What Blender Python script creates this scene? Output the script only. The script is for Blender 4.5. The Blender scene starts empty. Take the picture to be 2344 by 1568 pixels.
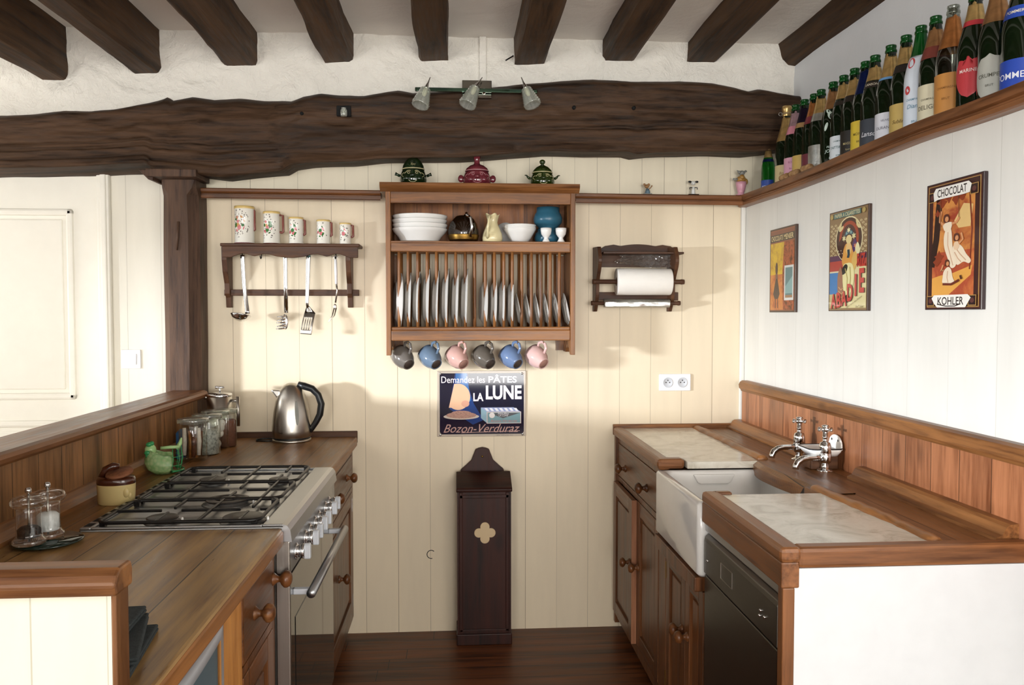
import bpy, bmesh, math, random
from mathutils import Vector, Matrix, noise
random.seed(7)
S = bpy.context.scene
COL = S.collection
R = math.radians
PI = math.pi

# ------------------------------------------------------------------ camera
FPX, CX, CY, H = 1830.0, 1172.0, 784.0, 1.45
PITCH = math.atan(66 / FPX)
YAW = math.atan(127 * math.cos(PITCH) / FPX)
cam = bpy.data.cameras.new('camera')
camo = bpy.data.objects.new('camera', cam)
COL.objects.link(camo)
cam.sensor_fit = 'HORIZONTAL'
cam.sensor_width = 36.0
cam.lens = FPX / 2344 * 36.0
cam.clip_start = 0.05
camo.location = (0, 0, H)
camo.rotation_euler = (PI / 2 - PITCH, 0, -YAW)
S.camera = camo

# ------------------------------------------------------------------ look, world, lights
S.view_settings.view_transform = 'Standard'
S.view_settings.look = 'None'
S.view_settings.gamma = 1.0
S.view_settings.use_curve_mapping = False
S.view_settings.exposure = -0.30
w = bpy.data.worlds.new('daylight')
S.world = w
w.use_nodes = True
w.node_tree.nodes['Background'].inputs[0].default_value = (0.85, 0.92, 1.0, 1)
w.node_tree.nodes['Background'].inputs[1].default_value = 0.6

def area(name, loc, target, sx, sy, power, col=(1, 1, 1)):
    l = bpy.data.lights.new(name, 'AREA')
    l.shape = 'RECTANGLE'; l.size = sx; l.size_y = sy; l.energy = power; l.color = col
    o = bpy.data.objects.new(name, l)
    COL.objects.link(o)
    o.location = loc
    o.rotation_euler = (Vector(target) - Vector(loc)).to_track_quat('-Z', 'Y').to_euler()
    return o
area('low_window_daylight', (-4.9, 0.55, 1.46), (0.2, 2.95, 1.25), 0.45, 0.26, 560, (0.86, 0.92, 1.0))
area('hall_window_daylight', (-3.5, 2.95, 1.5), (-1.4, 3.5, 1.4), 0.5, 0.9, 17, (1.0, 0.99, 0.95))
area('right_window_daylight', (1.30, 0.0, 1.60), (-0.1, 3.0, 1.85), 1.0, 1.0, 26, (1.0, 0.97, 0.92))
area('rear_fill_left', (-1.9, -4.10, 1.55), (-0.6, -1.2, 3.2), 1.5, 1.3, 165, (1.0, 0.985, 0.955))  # soft fill added behind the camera, tilted up to brighten the ceiling
area('rear_fill_right', (0.7, -4.10, 1.30), (0.3, -1.2, 3.2), 1.15, 1.9, 170, (1.0, 0.985, 0.955))  # second fill added behind the camera; no door is seen there

def ray(px, py):
    c, s = math.cos, math.sin
    f = Vector((s(YAW) * c(PITCH), c(YAW) * c(PITCH), -s(PITCH)))
    r = Vector((c(YAW), -s(YAW), 0))
    return f + r * ((px - CX) / FPX) + r.cross(f) * ((CY - py) / FPX)

def at(px, py, X=None, Y=None, Z=None):
    """the point of the plane X, Y or Z = const that the photograph shows at a pixel"""
    d = ray(px, py)
    t = X / d.x if X is not None else Y / d.y if Y is not None else (Z - H) / d.z
    return Vector((d.x * t, d.y * t, H + d.z * t))

def proj(p):
    c, s = math.cos, math.sin
    f = Vector((s(YAW) * c(PITCH), c(YAW) * c(PITCH), -s(PITCH)))
    r = Vector((c(YAW), -s(YAW), 0)); v = Vector(p) - Vector((0, 0, H))
    return CX + FPX * v.dot(r) / v.dot(f), CY - FPX * v.dot(r.cross(f)) / v.dot(f)

# ------------------------------------------------------------------ materials
def lin(c):
    return c / 12.92 if c <= 0.04045 else ((c + 0.055) / 1.055) ** 2.4

def hexc(h):
    return tuple(lin(int(h[i:i + 2], 16) / 255) for i in (0, 2, 4)) + (1,)

class NT:
    def __init__(s, name):
        s.m = bpy.data.materials.new(name); s.m.use_nodes = True
        s.t = s.m.node_tree; s.b = s.t.nodes['Principled BSDF']
    def n(s, ty, **kw):
        o = s.t.nodes.new(ty)
        for k, v in kw.items():
            if hasattr(o, k): setattr(o, k, v)
        return o
    def l(s, a, b): s.t.links.new(a, b)
    def coords(s, sc=(1, 1, 1), loc=(0, 0, 0)):
        tc = s.n('ShaderNodeTexCoord'); mp = s.n('ShaderNodeMapping')
        mp.inputs['Scale'].default_value = sc; mp.inputs['Location'].default_value = loc
        s.l(tc.outputs['Object'], mp.inputs['Vector'])
        return mp.outputs['Vector']
    def noise(s, vec, scale, detail=4, rough=0.55, dist=0.0):
        o = s.n('ShaderNodeTexNoise')
        o.inputs['Scale'].default_value = scale; o.inputs['Detail'].default_value = detail
        o.inputs['Roughness'].default_value = rough; o.inputs['Distortion'].default_value = dist
        s.l(vec, o.inputs['Vector'])
        return o.outputs['Fac']
    def ramp(s, fac, stops):
        o = s.n('ShaderNodeValToRGB'); e = o.color_ramp.elements
        while len(e) < len(stops): e.new(0.5)
        for x, (p, c) in zip(e, stops):
            x.position = p; x.color = c if len(c) == 4 else tuple(c) + (1,)
        s.l(fac, o.inputs['Fac'])
        return o.outputs['Color']
    def math(s, op, a, b=None, clamp=False):
        o = s.n('ShaderNodeMath'); o.operation = op; o.use_clamp = clamp
        for i, v in enumerate((a, b)):
            if v is None: continue
            if isinstance(v, (int, float)): o.inputs[i].default_value = v
            else: s.l(v, o.inputs[i])
        return o.outputs[0]
    def mix(s, fac, a, b, mode='MIX'):
        o = s.n('ShaderNodeMix'); o.data_type = 'RGBA'; o.blend_type = mode
        for i, v in ((0, fac), (6, a), (7, b)):
            if isinstance(v, (int, float)): o.inputs[i].default_value = v
            elif isinstance(v, tuple): o.inputs[i].default_value = v
            else: s.l(v, o.inputs[i])
        return o.outputs[2]
    def bump(s, h, dist=0.002, strength=0.5, normal=None):
        o = s.n('ShaderNodeBump'); o.inputs['Strength'].default_value = strength
        o.inputs['Distance'].default_value = dist
        s.l(h, o.inputs['Height'])
        if normal is not None: s.l(normal, o.inputs['Normal'])
        s.l(o.outputs['Normal'], s.b.inputs['Normal'])
        return o.outputs['Normal']
    def set(s, **kw):
        for k, v in kw.items():
            s.b.inputs[k.replace('_', ' ')].default_value = v
        return s
    def col(s, c): s.l(c, s.b.inputs['Base Color'])

def darker(c, f): return (c[0] * f, c[1] * f, c[2] * f, 1)

def plain(name, h, rough=0.5, metal=0.0, var=0.12, scale=14, bump=0.0, bscale=60, coat=0.0, trans=0.0, ior=1.45, spec=None):
    """one colour with a gentle procedural mottling"""
    k = NT(name); c = hexc(h) if isinstance(h, str) else h
    v = k.coords()
    f = k.noise(v, scale, 3)
    k.col(k.ramp(f, [(0.3, darker(c, 1 - var)), (0.7, darker(c, 1 + var * 0.6))]))
    k.set(Roughness=rough, Metallic=metal, IOR=ior)
    k.b.inputs['Coat Weight'].default_value = coat
    k.b.inputs['Transmission Weight'].default_value = trans
    if spec is not None: k.b.inputs['Specular IOR Level'].default_value = spec
    if bump: k.bump(k.noise(v, bscale, 4), bump, 0.6)
    return k.m

def wood(name, light, dark, axis='X', rough=0.4, stain=0.35, sc=1.0, bump=0.0006, planks=None, line=0.0035, coat=0.0, gloss=0.32, along=None, phase=0.0, knots=True, fine=1.0):
    """grain drawn out along one axis; planks = (axis, width) gives boards with thin dark joints"""
    k = NT(name); L = hexc(light); D = hexc(dark)
    g = {'X': (1.3, 17, 17), 'Y': (17, 1.3, 17), 'Z': (17, 17, 1.3)}[axis]
    v = k.coords(tuple(a * sc for a in g))
    shift = v
    joint = None
    if planks:
        pa, wd = planks
        tc = k.n('ShaderNodeTexCoord'); sp = k.n('ShaderNodeSeparateXYZ')
        k.l(tc.outputs['Object'], sp.inputs[0])
        u = k.math('DIVIDE', k.math('ADD', sp.outputs[pa], phase), wd)
        idx = k.math('FLOOR', u); fr = k.math('FRACT', u)
        wn = k.n('ShaderNodeTexWhiteNoise'); wn.noise_dimensions = '1D'
        k.l(idx, wn.inputs['W'])
        ad = k.n('ShaderNodeVectorMath'); ad.operation = 'MULTIPLY_ADD'
        k.l(wn.outputs['Color'], ad.inputs[0]); ad.inputs[1].default_value = (9, 9, 9); k.l(v, ad.inputs[2])
        shift = ad.outputs[0]
        edge = k.math('MINIMUM', fr, k.math('SUBTRACT', 1.0, fr))
        joint = k.math('LESS_THAN', edge, line / wd / 2)
        if along:
            la, ln = along
            u2 = k.math('ADD', k.math('DIVIDE', sp.outputs[la], ln), k.math('MULTIPLY', wn.outputs['Value'], 7.3))
            f2 = k.math('FRACT', u2)
            joint = k.math('MAXIMUM', joint, k.math('LESS_THAN', f2, line / ln))
    n1 = k.noise(shift, 1.0, 6, 0.6, 0.6)
    n2 = k.noise(shift, 4.5 * fine, 4, 0.6, 0.2)
    f = k.math('ADD', k.math('MULTIPLY', n1, 0.62), k.math('MULTIPLY', n2, 0.38))
    c = k.ramp(f, [(0.36, D), (0.5, tuple((L[i] * 0.62 + D[i] * 0.38) for i in range(3))), (0.64, L)])
    v2 = k.coords(tuple(a * 0.22 * sc for a in g), (3, 1, 7))
    st = k.noise(v2, 1.7, 3, 0.6, 0.4)
    stf = k.ramp(st, [(0.52, (0, 0, 0)), (0.70, (1, 1, 1))])
    c = k.mix(k.math('MULTIPLY', stf, stain), c, darker(D, 0.55))
    if knots:
        vo = k.n('ShaderNodeTexVoronoi'); vo.inputs['Scale'].default_value = 1.0
        vk = k.coords(tuple((2.2 if a < 2 else 5.0) * sc for a in g), (0.3, 0.7, 0.1))
        k.l(vk, vo.inputs['Vector'])
        kf = k.ramp(vo.outputs['Distance'], [(0.05, (1, 1, 1)), (0.13, (0, 0, 0))])
        c = k.mix(k.math('MULTIPLY', kf, 0.55), c, darker(D, 0.4))
    if planks:
        tint = k.ramp(wn.outputs['Value'], [(0, (0.82, 0.82, 0.82)), (1, (1.14, 1.10, 1.06))])
        c = k.mix(1.0, c, tint, 'MULTIPLY')
        c = k.mix(joint, c, darker(D, 0.18))
    k.col(c)
    rr = k.ramp(n2, [(0.3, (rough * 0.8,) * 3), (0.7, (min(1, rough * 1.25),) * 3)])
    k.l(rr, k.b.inputs['Roughness'])
    k.b.inputs['Coat Weight'].default_value = coat
    k.b.inputs['Coat Roughness'].default_value = 0.25
    k.b.inputs['Specular IOR Level'].default_value = gloss
    h = f
    if joint is not None: h = k.math('SUBTRACT', f, k.math('MULTIPLY', joint, 2.0))
    if bump: k.bump(h, bump, 0.7)
    return k.m

def boards(name, colour, width, phase, line=0.0026, strength=0.75, line_col='6a5a3c', pa=0, var=0.06, extra=None):
    """painted tongue and groove boards: thin joints that open and close along their length"""
    k = NT(name); c = hexc(colour)
    tc = k.n('ShaderNodeTexCoord'); sp = k.n('ShaderNodeSeparateXYZ')
    k.l(tc.outputs['Object'], sp.inputs[0])
    u = k.math('DIVIDE', k.math('ADD', sp.outputs[pa], phase), width)
    fr = k.math('FRACT', u); idx = k.math('FLOOR', k.math('ADD', u, 0.5))
    edge = k.math('MULTIPLY', k.math('MINIMUM', fr, k.math('SUBTRACT', 1.0, fr)), width)
    wn = k.n('ShaderNodeTexWhiteNoise'); wn.noise_dimensions = '1D'; k.l(idx, wn.inputs['W'])
    vv = k.n('ShaderNodeCombineXYZ'); k.l(k.math('MULTIPLY', idx, 13.7), vv.inputs[0]); k.l(sp.outputs[2], vv.inputs[2])
    op = k.noise(vv.outputs[0], 2.2, 3)
    wid = k.math('MULTIPLY', k.math('ADD', k.math('MULTIPLY', wn.outputs['Value'], 0.9), op), line * 0.55)
    joint = k.math('LESS_THAN', edge, wid)
    v = k.coords((6, 6, 0.9))
    f = k.noise(v, 2.0, 4)
    wn2 = k.n('ShaderNodeTexWhiteNoise'); wn2.noise_dimensions = '1D'; k.l(k.math('FLOOR', u), wn2.inputs['W'])
    base = k.ramp(f, [(0.3, darker(c, 1 - var)), (0.7, darker(c, 1 + var * 0.4))])
    base = k.mix(1.0, base, k.ramp(wn2.outputs['Value'], [(0, (0.965,) * 3), (1, (1.0,) * 3)]), 'MULTIPLY')
    col = k.mix(k.math('MULTIPLY', joint, strength), base, hexc(line_col))
    k.col(col)
    k.set(Roughness=0.42)
    dip = k.math('MULTIPLY', k.math('LESS_THAN', edge, 0.0035), -1.0)
    vb = k.coords((60, 60, 5))
    h = k.math('ADD', dip, k.math('MULTIPLY', k.noise(vb, 1.0, 3), 0.35))
    k.bump(h, 0.0012, 0.5)
    return k.m

def plaster(name, colour, bump=0.012, var=0.05):
    k = NT(name); c = hexc(colour)
    v = k.coords((1, 1, 1))
    k.col(k.ramp(k.noise(v, 3.0, 5), [(0.3, darker(c, 1 - var)), (0.7, darker(c, 1 + var * 0.3))]))
    k.set(Roughness=0.85)
    a = k.noise(v, 7.0, 6, 0.6, 0.8); b = k.noise(v, 34.0, 4, 0.6, 1.2)
    k.bump(k.math('ADD', a, k.math('MULTIPLY', b, 0.25)), bump, 0.55)
    return k.m

def thin_glass(name, tint, gloss=0.9, mn=0.06, rough=0.02, milky=0.0):
    """clear glassware: lets light through, mirrors more at glancing angles"""
    k = NT(name); t = k.t
    tr = k.n('ShaderNodeBsdfTransparent'); tr.inputs[0].default_value = hexc(tint)
    gl = k.n('ShaderNodeBsdfGlossy'); gl.inputs['Roughness'].default_value = rough
    gl.inputs[0].default_value = (1, 1, 1, 1)
    lw = k.n('ShaderNodeLayerWeight'); lw.inputs[0].default_value = 0.5
    f = k.math('ADD', k.math('MULTIPLY', k.math('POWER', lw.outputs['Facing'], 3.2), gloss), mn, True)
    mx = k.n('ShaderNodeMixShader'); k.l(f, mx.inputs[0]); k.l(tr.outputs[0], mx.inputs[1]); k.l(gl.outputs[0], mx.inputs[2])
    out = t.nodes['Material Output']
    last = mx
    if milky:
        df = k.n('ShaderNodeBsdfDiffuse'); df.inputs[0].default_value = (0.85, 0.87, 0.82, 1)
        m2 = k.n('ShaderNodeMixShader'); m2.inputs[0].default_value = milky
        k.l(mx.outputs[0], m2.inputs[1]); k.l(df.outputs[0], m2.inputs[2]); last = m2
    k.l(last.outputs[0], out.inputs['Surface'])
    return k.m

def brushed(name, h, rough=0.3, axis='Z', aniso=0.0, var=0.035):
    k = NT(name); c = hexc(h)
    g = {'X': (2, 200, 200), 'Y': (200, 2, 200), 'Z': (200, 200, 2)}[axis]
    f = k.noise(k.coords(g), 2.0, 2)
    k.col(k.ramp(f, [(0.3, darker(c, 1 - var)), (0.7, darker(c, 1 + var))]))
    k.l(k.ramp(f, [(0.3, (rough * 0.94,) * 3), (0.7, (rough * 1.06,) * 3)]), k.b.inputs['Roughness'])
    k.set(Metallic=1.0)
    return k.m

def speckle(name, base, spots, scale, th=0.56, rough=0.5, dist=0.5):
    """two colours in irregular patches (printed pictures, cork, herbs)"""
    k = NT(name)
    f = k.noise(k.coords(), scale, 5, 0.65, dist)
    k.col(k.ramp(f, [(th - 0.1, hexc(base)), (th + 0.08, hexc(spots))]))
    k.set(Roughness=rough)
    return k.m

M = {}
M['wall'] = boards('cream_painted_boards', 'e8d8bb', 0.1445, 0.988 + 10 * 0.1445, line=0.0019, strength=0.62, line_col='6a5434')
M['wall_up'] = boards('cream_painted_narrow_boards', 'e9dfc6', 0.103, 0.803 + 20 * 0.103, line=0.0019, strength=0.55, line_col='6a5a3c')
M['wall_right'] = boards('off_white_painted_boards', 'e6e3da', 0.195, 3.0, line=0.0014, strength=0.35, pa=1, line_col='8d8672')
M['wall_hall'] = boards('white_painted_boards', 'f0ebdc', 0.146, 1.44 + 8 * 0.146, line=0.0018, strength=0.5, line_col='a09a88')
M['white_paint'] = plain('white_gloss_paint', 'f2eee2', 0.4, var=0.02)
M['cream_panel'] = boards('cream_end_boards', 'dad5c2', 0.095, 2.02, line=0.0016, strength=0.5, line_col='8d8468')
M['right_panel'] = plain('white_painted_panel', 'd6d8da', 0.5, var=0.03, bump=0.0004, bscale=14)
M['plaster'] = plaster('rough_white_plaster', 'f2eee4', 0.06)
M['plaster_flat'] = plaster('smooth_white_plaster', 'f0f3f6', 0.004)
M['ceiling'] = plaster('white_ceiling_plaster', 'f3eee6', 0.01)
M['floor'] = wood('dark_floor_boards', '7a4624', '341a0c', 'X', 0.42, 0.4, planks=(1, 0.098), line=0.003, phase=5.0, along=(0, 1.3), coat=0.1)
M['beam'] = wood('old_dark_oak', '57402e', '1c120b', 'X', 0.6, 0.6, 1.3, bump=0.007, gloss=0.2, knots=False)
M['joist'] = wood('old_dark_oak_joist', '5c442f', '20150d', 'Y', 0.62, 0.5, 1.2, bump=0.004, gloss=0.2, knots=False)
M['post'] = wood('old_brown_oak_post', '644c3c', '2e201a', 'Z', 0.55, 0.4, 1.5, bump=0.004, gloss=0.25, knots=False)
PL, PD = '9c683a', '543018'
for a in 'XYZ':
    M['pine' + a] = wood('stained_pine_' + a.lower(), PL, PD, a, 0.4, 0.65, 1.25, coat=0.1)
    M['dark' + a] = wood('dark_stained_wood_' + a.lower(), '60402a', '33201a', a, 0.45, 0.3, gloss=0.25)
    M['cab' + a] = wood('brown_cabinet_pine_' + a.lower(), '7a4a26', '3a1f0d', a, 0.38, 0.4, coat=0.2)
    M['box' + a] = wood('very_dark_wood_' + a.lower(), '3e1c12', '180a06', a, 0.42, 0.5, gloss=0.25, bump=0.001)
for a in 'XYZ':
    M['mid' + a] = wood('mid_brown_pine_' + a.lower(), '905d36', '502e16', a, 0.38, 0.45, coat=0.15)
M['lightpine'] = wood('light_pine', 'cf9250', 'a0622c', 'Z', 0.4, 0.15)
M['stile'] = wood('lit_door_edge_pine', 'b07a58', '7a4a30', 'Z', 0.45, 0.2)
M['top_left'] = wood('worn_worktop_boards', 'b8935c', '715132', 'Y', 0.34, 0.4, planks=(0, 0.145), line=0.003, phase=3.005, coat=0.15)
M['top_far'] = wood('worktop_boards_by_wall', 'a27444', '62401f', 'Y', 0.34, 0.4, planks=(0, 0.145), line=0.0025, phase=3.005, coat=0.15)
M['top_right'] = wood('sink_worktop_boards', '94653c', '50301a', 'Y', 0.36, 0.45, planks=(0, 0.09), line=0.0025, phase=2.0, coat=0.15)
M['bs_left'] = wood('brown_upstand_boards', 'a8764a', '5c3a1c', 'Z', 0.4, 0.4, planks=(1, 0.125), line=0.0025, coat=0.1)
M['bs_right'] = wood('orange_upstand_boards', 'b27650', '714024', 'Z', 0.36, 0.35, planks=(1, 0.125), line=0.0022, coat=0.25)
M['marble'] = None
k = NT('pale_marble')
v = k.coords((1, 1, 1))
f = k.noise(v, 9, 8, 0.65, 1.5)
k.col(k.ramp(f, [(0.35, hexc('b9b1a0')), (0.52, hexc('d6d0c2')), (0.7, hexc('e2ddd0'))]))
k.set(Roughness=0.16)
M['marble'] = k.m
M['ceramic'] = plain('white_ceramic', 'efeeea', 0.12, var=0.02, coat=0.3)
M['sink'] = plain('white_fireclay', 'e6e4e0', 0.12, var=0.02, coat=0.4)
M['cream_ceramic'] = plain('cream_glaze', 'e9dcae', 0.15, var=0.05, coat=0.3)
M['blue_glaze'] = plain('teal_blue_glaze', '35687f', 0.28, var=0.15, scale=9)
M['green_glaze'] = plain('dark_green_glaze', '26350f', 0.08, var=0.5, scale=30, coat=0.6)
M['bottle_glaze'] = plain('deep_green_glaze', '132510', 0.07, var=0.5, scale=25, coat=0.6)
M['plum_glaze'] = plain('plum_red_glaze', '6d2a33', 0.1, var=0.2, scale=30, coat=0.5)
M['glaze_line'] = plain('pale_glaze_line', 'b9ae84', 0.2)
M['plum_line'] = plain('pale_plum_line', 'b07c80', 0.2)
M['steel'] = brushed('brushed_steel', 'b9b4ac', 0.3, 'Z')
M['steel_y'] = plain('satin_steel_hob', 'bcbec0', 0.36, 1.0, var=0.02, scale=5)
M['steel_dark'] = brushed('dark_brushed_steel', '6d6a64', 0.34, 'Y')
M['chrome'] = plain('chrome', 'dcdcdc', 0.06, 1.0, var=0.02)
M['silver'] = plain('silver_grey_plastic', 'd2d6dc', 0.3, 0.3, var=0.03)
M['iron'] = plain('black_cast_iron', '14110f', 0.38, var=0.2, bump=0.0004)
M['burner'] = plain('grey_burner_metal', '6a6a68', 0.4, 0.8, var=0.1)
M['burner_cap'] = plain('brown_black_enamel', '2c2520', 0.4, var=0.2)
M['black_glass'] = plain('black_oven_glass', '0a0a08', 0.04, var=0.1, coat=0.6)
M['black'] = plain('black_plastic', '141416', 0.35, var=0.1)
M['black_gap'] = plain('black_slot', '060606', 0.8, var=0.1)
M['brass'] = plain('dull_brass', '8a6a34', 0.35, 1.0)
M['white_plastic'] = plain('white_plastic', 'f0f0f2', 0.3, var=0.01)
M['grey_plastic'] = plain('pale_grey_plastic', 'c9ccd0', 0.35, var=0.03)
M['paper'] = plain('white_paper', 'f0ece4', 0.9, var=0.03, bump=0.0005, bscale=200)
M['cork'] = speckle('cork', 'b58e62', '8a6238', 60, 0.55, 0.8)
M['corklid'] = speckle('brown_cork_lid', '8a5636', '6a3c22', 60, 0.55, 0.7)
M['felt'] = plain('dark_grey_felt', '33393a', 0.95, var=0.3, scale=120, bump=0.001, bscale=300)
M['clear'] = thin_glass('clear_glass', 'fcfdfc', 1.0, 0.09)
M['jar_glass'] = thin_glass('jar_glass', 'fafcf8', 0.8, 0.05)
M['shade_glass'] = thin_glass('ribbed_shade_glass', 'eaf0e4', 0.9, 0.18, 0.08, 0.22)
M['trivet'] = plain('dark_green_glass_disc', '10261e', 0.06, var=0.3, scale=30, coat=0.5)
M['film'] = thin_glass('clear_plastic_film', 'f4f0ee', 1.0, 0.05, 0.10, 0.08)
M['bottle_dark'] = plain('very_dark_green_bottle_glass', '0c1a0b', 0.06, var=0.1, coat=0.5)
M['bottle_green'] = plain('green_bottle_glass', '1c7a24', 0.04, var=0.1, trans=0.75)
M['bottle_lip'] = plain('green_bottle_lip_glass', '0f5a20', 0.05, var=0.1, trans=0.35)
M['bottle_clear'] = thin_glass('clear_bottle_glass', 'c8ccc4', 0.9, 0.1)
M['brown_glass'] = plain('smoky_brown_glass', '20130a', 0.05, var=0.3, coat=0.6)
def foil(name, h): return plain(name, h, 0.3, 0.75, var=0.18, scale=60, bump=0.0006, bscale=150)
M['gold'] = foil('gold_foil', 'd9b676'); M['tan'] = foil('tan_foil', 'b98a5c'); M['copper'] = foil('copper_foil', 'c8834a')
M['pinkfoil'] = foil('pink_foil', 'd8b3bd'); M['purple'] = foil('dark_purple_foil', '2b2036'); M['bluefoil'] = foil('blue_foil', '1d2c66')
M['silverfoil'] = foil('silver_foil', 'b9b9b2')
def lab(h, r=0.45): return plain('paper_label_' + h, h, r, var=0.04)
# ------------------------------------------------------------------ mesh building
def chain(o):
    m = Matrix.Identity(4)
    while o is not None:
        m = o.matrix_basis @ m
        o = o.parent
    return m

class MB:
    """collects shapes, in world coordinates, that become ONE mesh object"""
    def __init__(s): s.b = bmesh.new(); s.smooth = set()
    def add(s, src, mat=0, M4=None, smooth=True):
        mp = {}
        for vv in src.verts:
            mp[vv] = s.b.verts.new(M4 @ vv.co if M4 else vv.co)
        for f in src.faces:
            try: nf = s.b.faces.new([mp[q] for q in f.verts])
            except ValueError: continue
            nf.material_index = mat; nf.smooth = smooth
        src.free()
        return s
    def box(s, x0, y0, z0, x1, y1, z1, mat=0, bev=0.0, seg=2, M4=None):
        x0, x1 = min(x0, x1), max(x0, x1); y0, y1 = min(y0, y1), max(y0, y1); z0, z1 = min(z0, z1), max(z0, z1)
        t = bmesh.new()
        bmesh.ops.create_cube(t, size=1.0, matrix=Matrix.Translation(((x0 + x1) / 2, (y0 + y1) / 2, (z0 + z1) / 2)) @ Matrix.Diagonal((x1 - x0, y1 - y0, z1 - z0, 1)))
        bev = min(bev, 0.45 * min(x1 - x0, y1 - y0, z1 - z0))
        if bev > 0:
            bmesh.ops.bevel(t, geom=list(t.edges), offset=bev, segments=seg, affect='EDGES', profile=0.5)
        return s.add(t, mat, M4, smooth=False)
    def lathe(s, prof, M4=None, seg=32, mat=0, a0=0.0, a1=2 * PI, smooth=True, mod=None):
        t = bmesh.new(); full = abs(a1 - a0 - 2 * PI) < 1e-6
        n = seg if full else seg + 1
        rings = []
        for r, z in prof:
            if r < 1e-6 and full:
                rings.append([t.verts.new((0, 0, z))]); continue
            ring = []
            for i in range(n):
                a = a0 + (a1 - a0) * i / seg
                q = mod(r, z, a) if mod else (r, z)
                ring.append(t.verts.new((q[0] * math.cos(a), q[0] * math.sin(a), q[1])))
            rings.append(ring)
        for A, B in zip(rings, rings[1:]):
            m = seg
            for i in range(m):
                j = (i + 1) % n if full else i + 1
                if len(A) == 1 and len(B) == 1: continue
                if len(A) == 1: q = (A[0], B[j], B[i])
                elif len(B) == 1: q = (A[i], A[j], B[0])
                else: q = (A[i], A[j], B[j], B[i])
                try: t.faces.new(q)
                except ValueError: pass
        bmesh.ops.recalc_face_normals(t, faces=list(t.faces))
        return s.add(t, mat, M4, smooth)
    def tube(s, pts, r, seg=10, mat=0, caps=True, closed=False, M4=None, flat=1.0, thin=1.0):
        t = bmesh.new(); P = [Vector(p) for p in pts]; n = len(P)
        rr = r if isinstance(r, (list, tuple)) else [r] * n
        ref = None; rings = []
        for i in range(n):
            a = P[(i - 1) % n] if (i > 0 or closed) else P[i]
            c = P[(i + 1) % n] if (i < n - 1 or closed) else P[i]
            d = (c - a).normalized()
            if ref is None:
                ref = Vector((0, 0, 1)) if abs(d.z) < 0.9 else Vector((1, 0, 0))
            u = (ref - d * ref.dot(d)).normalized(); w_ = d.cross(u); ref = u
            rings.append([t.verts.new(P[i] + (u * math.cos(2 * PI * k / seg) * flat + w_ * math.sin(2 * PI * k / seg) * thin) * rr[i]) for k in range(seg)])
        for i in range(n if closed else n - 1):
            A, B = rings[i], rings[(i + 1) % n]
            for k in range(seg):
                t.faces.new((A[k], A[(k + 1) % seg], B[(k + 1) % seg], B[k]))
        if caps and not closed:
            t.faces.new(rings[0][::-1]); t.faces.new(rings[-1])
        bmesh.ops.recalc_face_normals(t, faces=list(t.faces))
        return s.add(t, mat, M4)
    def prism(s, poly, O, U, V, N, d, mat=0, bev=0.0, smooth=False):
        """a 2-D outline on the axes U, V from O, given the thickness d along N"""
        t = bmesh.new(); O, U, V, N = Vector(O), Vector(U), Vector(V), Vector(N)
        a = [t.verts.new(O + U * x + V * y) for x, y in poly]
        c = [t.verts.new(O + U * x + V * y + N * d) for x, y in poly]
        n = len(poly)
        f1 = t.faces.new(a); f2 = t.faces.new(c[::-1])
        for i in range(n): t.faces.new((a[i], c[i], c[(i + 1) % n], a[(i + 1) % n]))
        bmesh.ops.recalc_face_normals(t, faces=list(t.faces))
        if bev:
            es = [e for e in t.edges if e.calc_face_angle(0) > 0.6]
            bmesh.ops.bevel(t, geom=es, offset=bev, segments=2, affect='EDGES', profile=0.5)
        bmesh.ops.triangulate(t, faces=[f for f in t.faces if len(f.verts) > 4])
        return s.add(t, mat, None, smooth)
    def ball(s, c, rx, ry=None, rz=None, seg=16, rings=10, mat=0, M4=None):
        ry = rx if ry is None else ry; rz = rx if rz is None else rz
        t = bmesh.new()
        bmesh.ops.create_uvsphere(t, u_segments=seg, v_segments=rings, radius=1.0)
        T = Matrix.Translation(c) @ (M4 or Matrix.Identity(4)) @ Matrix.Diagonal((rx, ry, rz, 1))
        return s.add(t, mat, T)
    def grid(s, fn, nu, nv, mat=0, smooth=True, wrap=False):
        t = bmesh.new()
        g = [[t.verts.new(fn(i / nu, j / nv)) for j in range(nv + 1)] for i in range(nu + 1)]
        for i in range(nu):
            for j in range(nv): t.faces.new((g[i][j], g[i + 1][j], g[i + 1][j + 1], g[i][j + 1]))
        return s.add(t, mat, None, smooth)
    def build(s, name, mats, parent=None, recalc=False):
        if recalc: bmesh.ops.recalc_face_normals(s.b, faces=list(s.b.faces))
        if parent is not None:
            s.b.transform(chain(parent).inverted())
        me = bpy.data.meshes.new(name); s.b.to_mesh(me); s.b.free()
        for m in (mats if isinstance(mats, (list, tuple)) else [mats]):
            me.materials.append(M[m] if isinstance(m, str) else m)
        o = bpy.data.objects.new(name, me); COL.objects.link(o)
        if parent is not None: o.parent = parent
        return o

def thing(name, label, cat, loc=(0, 0, 0), group=None):
    o = bpy.data.objects.new(name, None); COL.objects.link(o)
    o.empty_display_size = 0.05
    o.location = loc; o['label'] = label; o['category'] = cat
    if group: o['group'] = group
    return o

def tag(o, label, cat, group=None):
    o['label'] = label; o['category'] = cat
    if group: o['group'] = group
    return o

def struct(o):
    o['kind'] = 'structure'
    return o

def dup(root, loc=None, label=None):
    r = root.copy(); COL.objects.link(r)
    if loc is not None: r.location = loc
    if label: r['label'] = label
    for ch in list(root.children):
        c = ch.copy(); COL.objects.link(c); c.parent = r
        for g in ch.children:
            d = g.copy(); COL.objects.link(d); d.parent = c
    return r

def basis(O, x, y, z):
    m = Matrix.Identity(4)
    for i, q in enumerate((x, y, z)):
        for j in range(3): m[j][i] = q[j]
    for j in range(3): m[j][3] = O[j]
    return m

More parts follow.
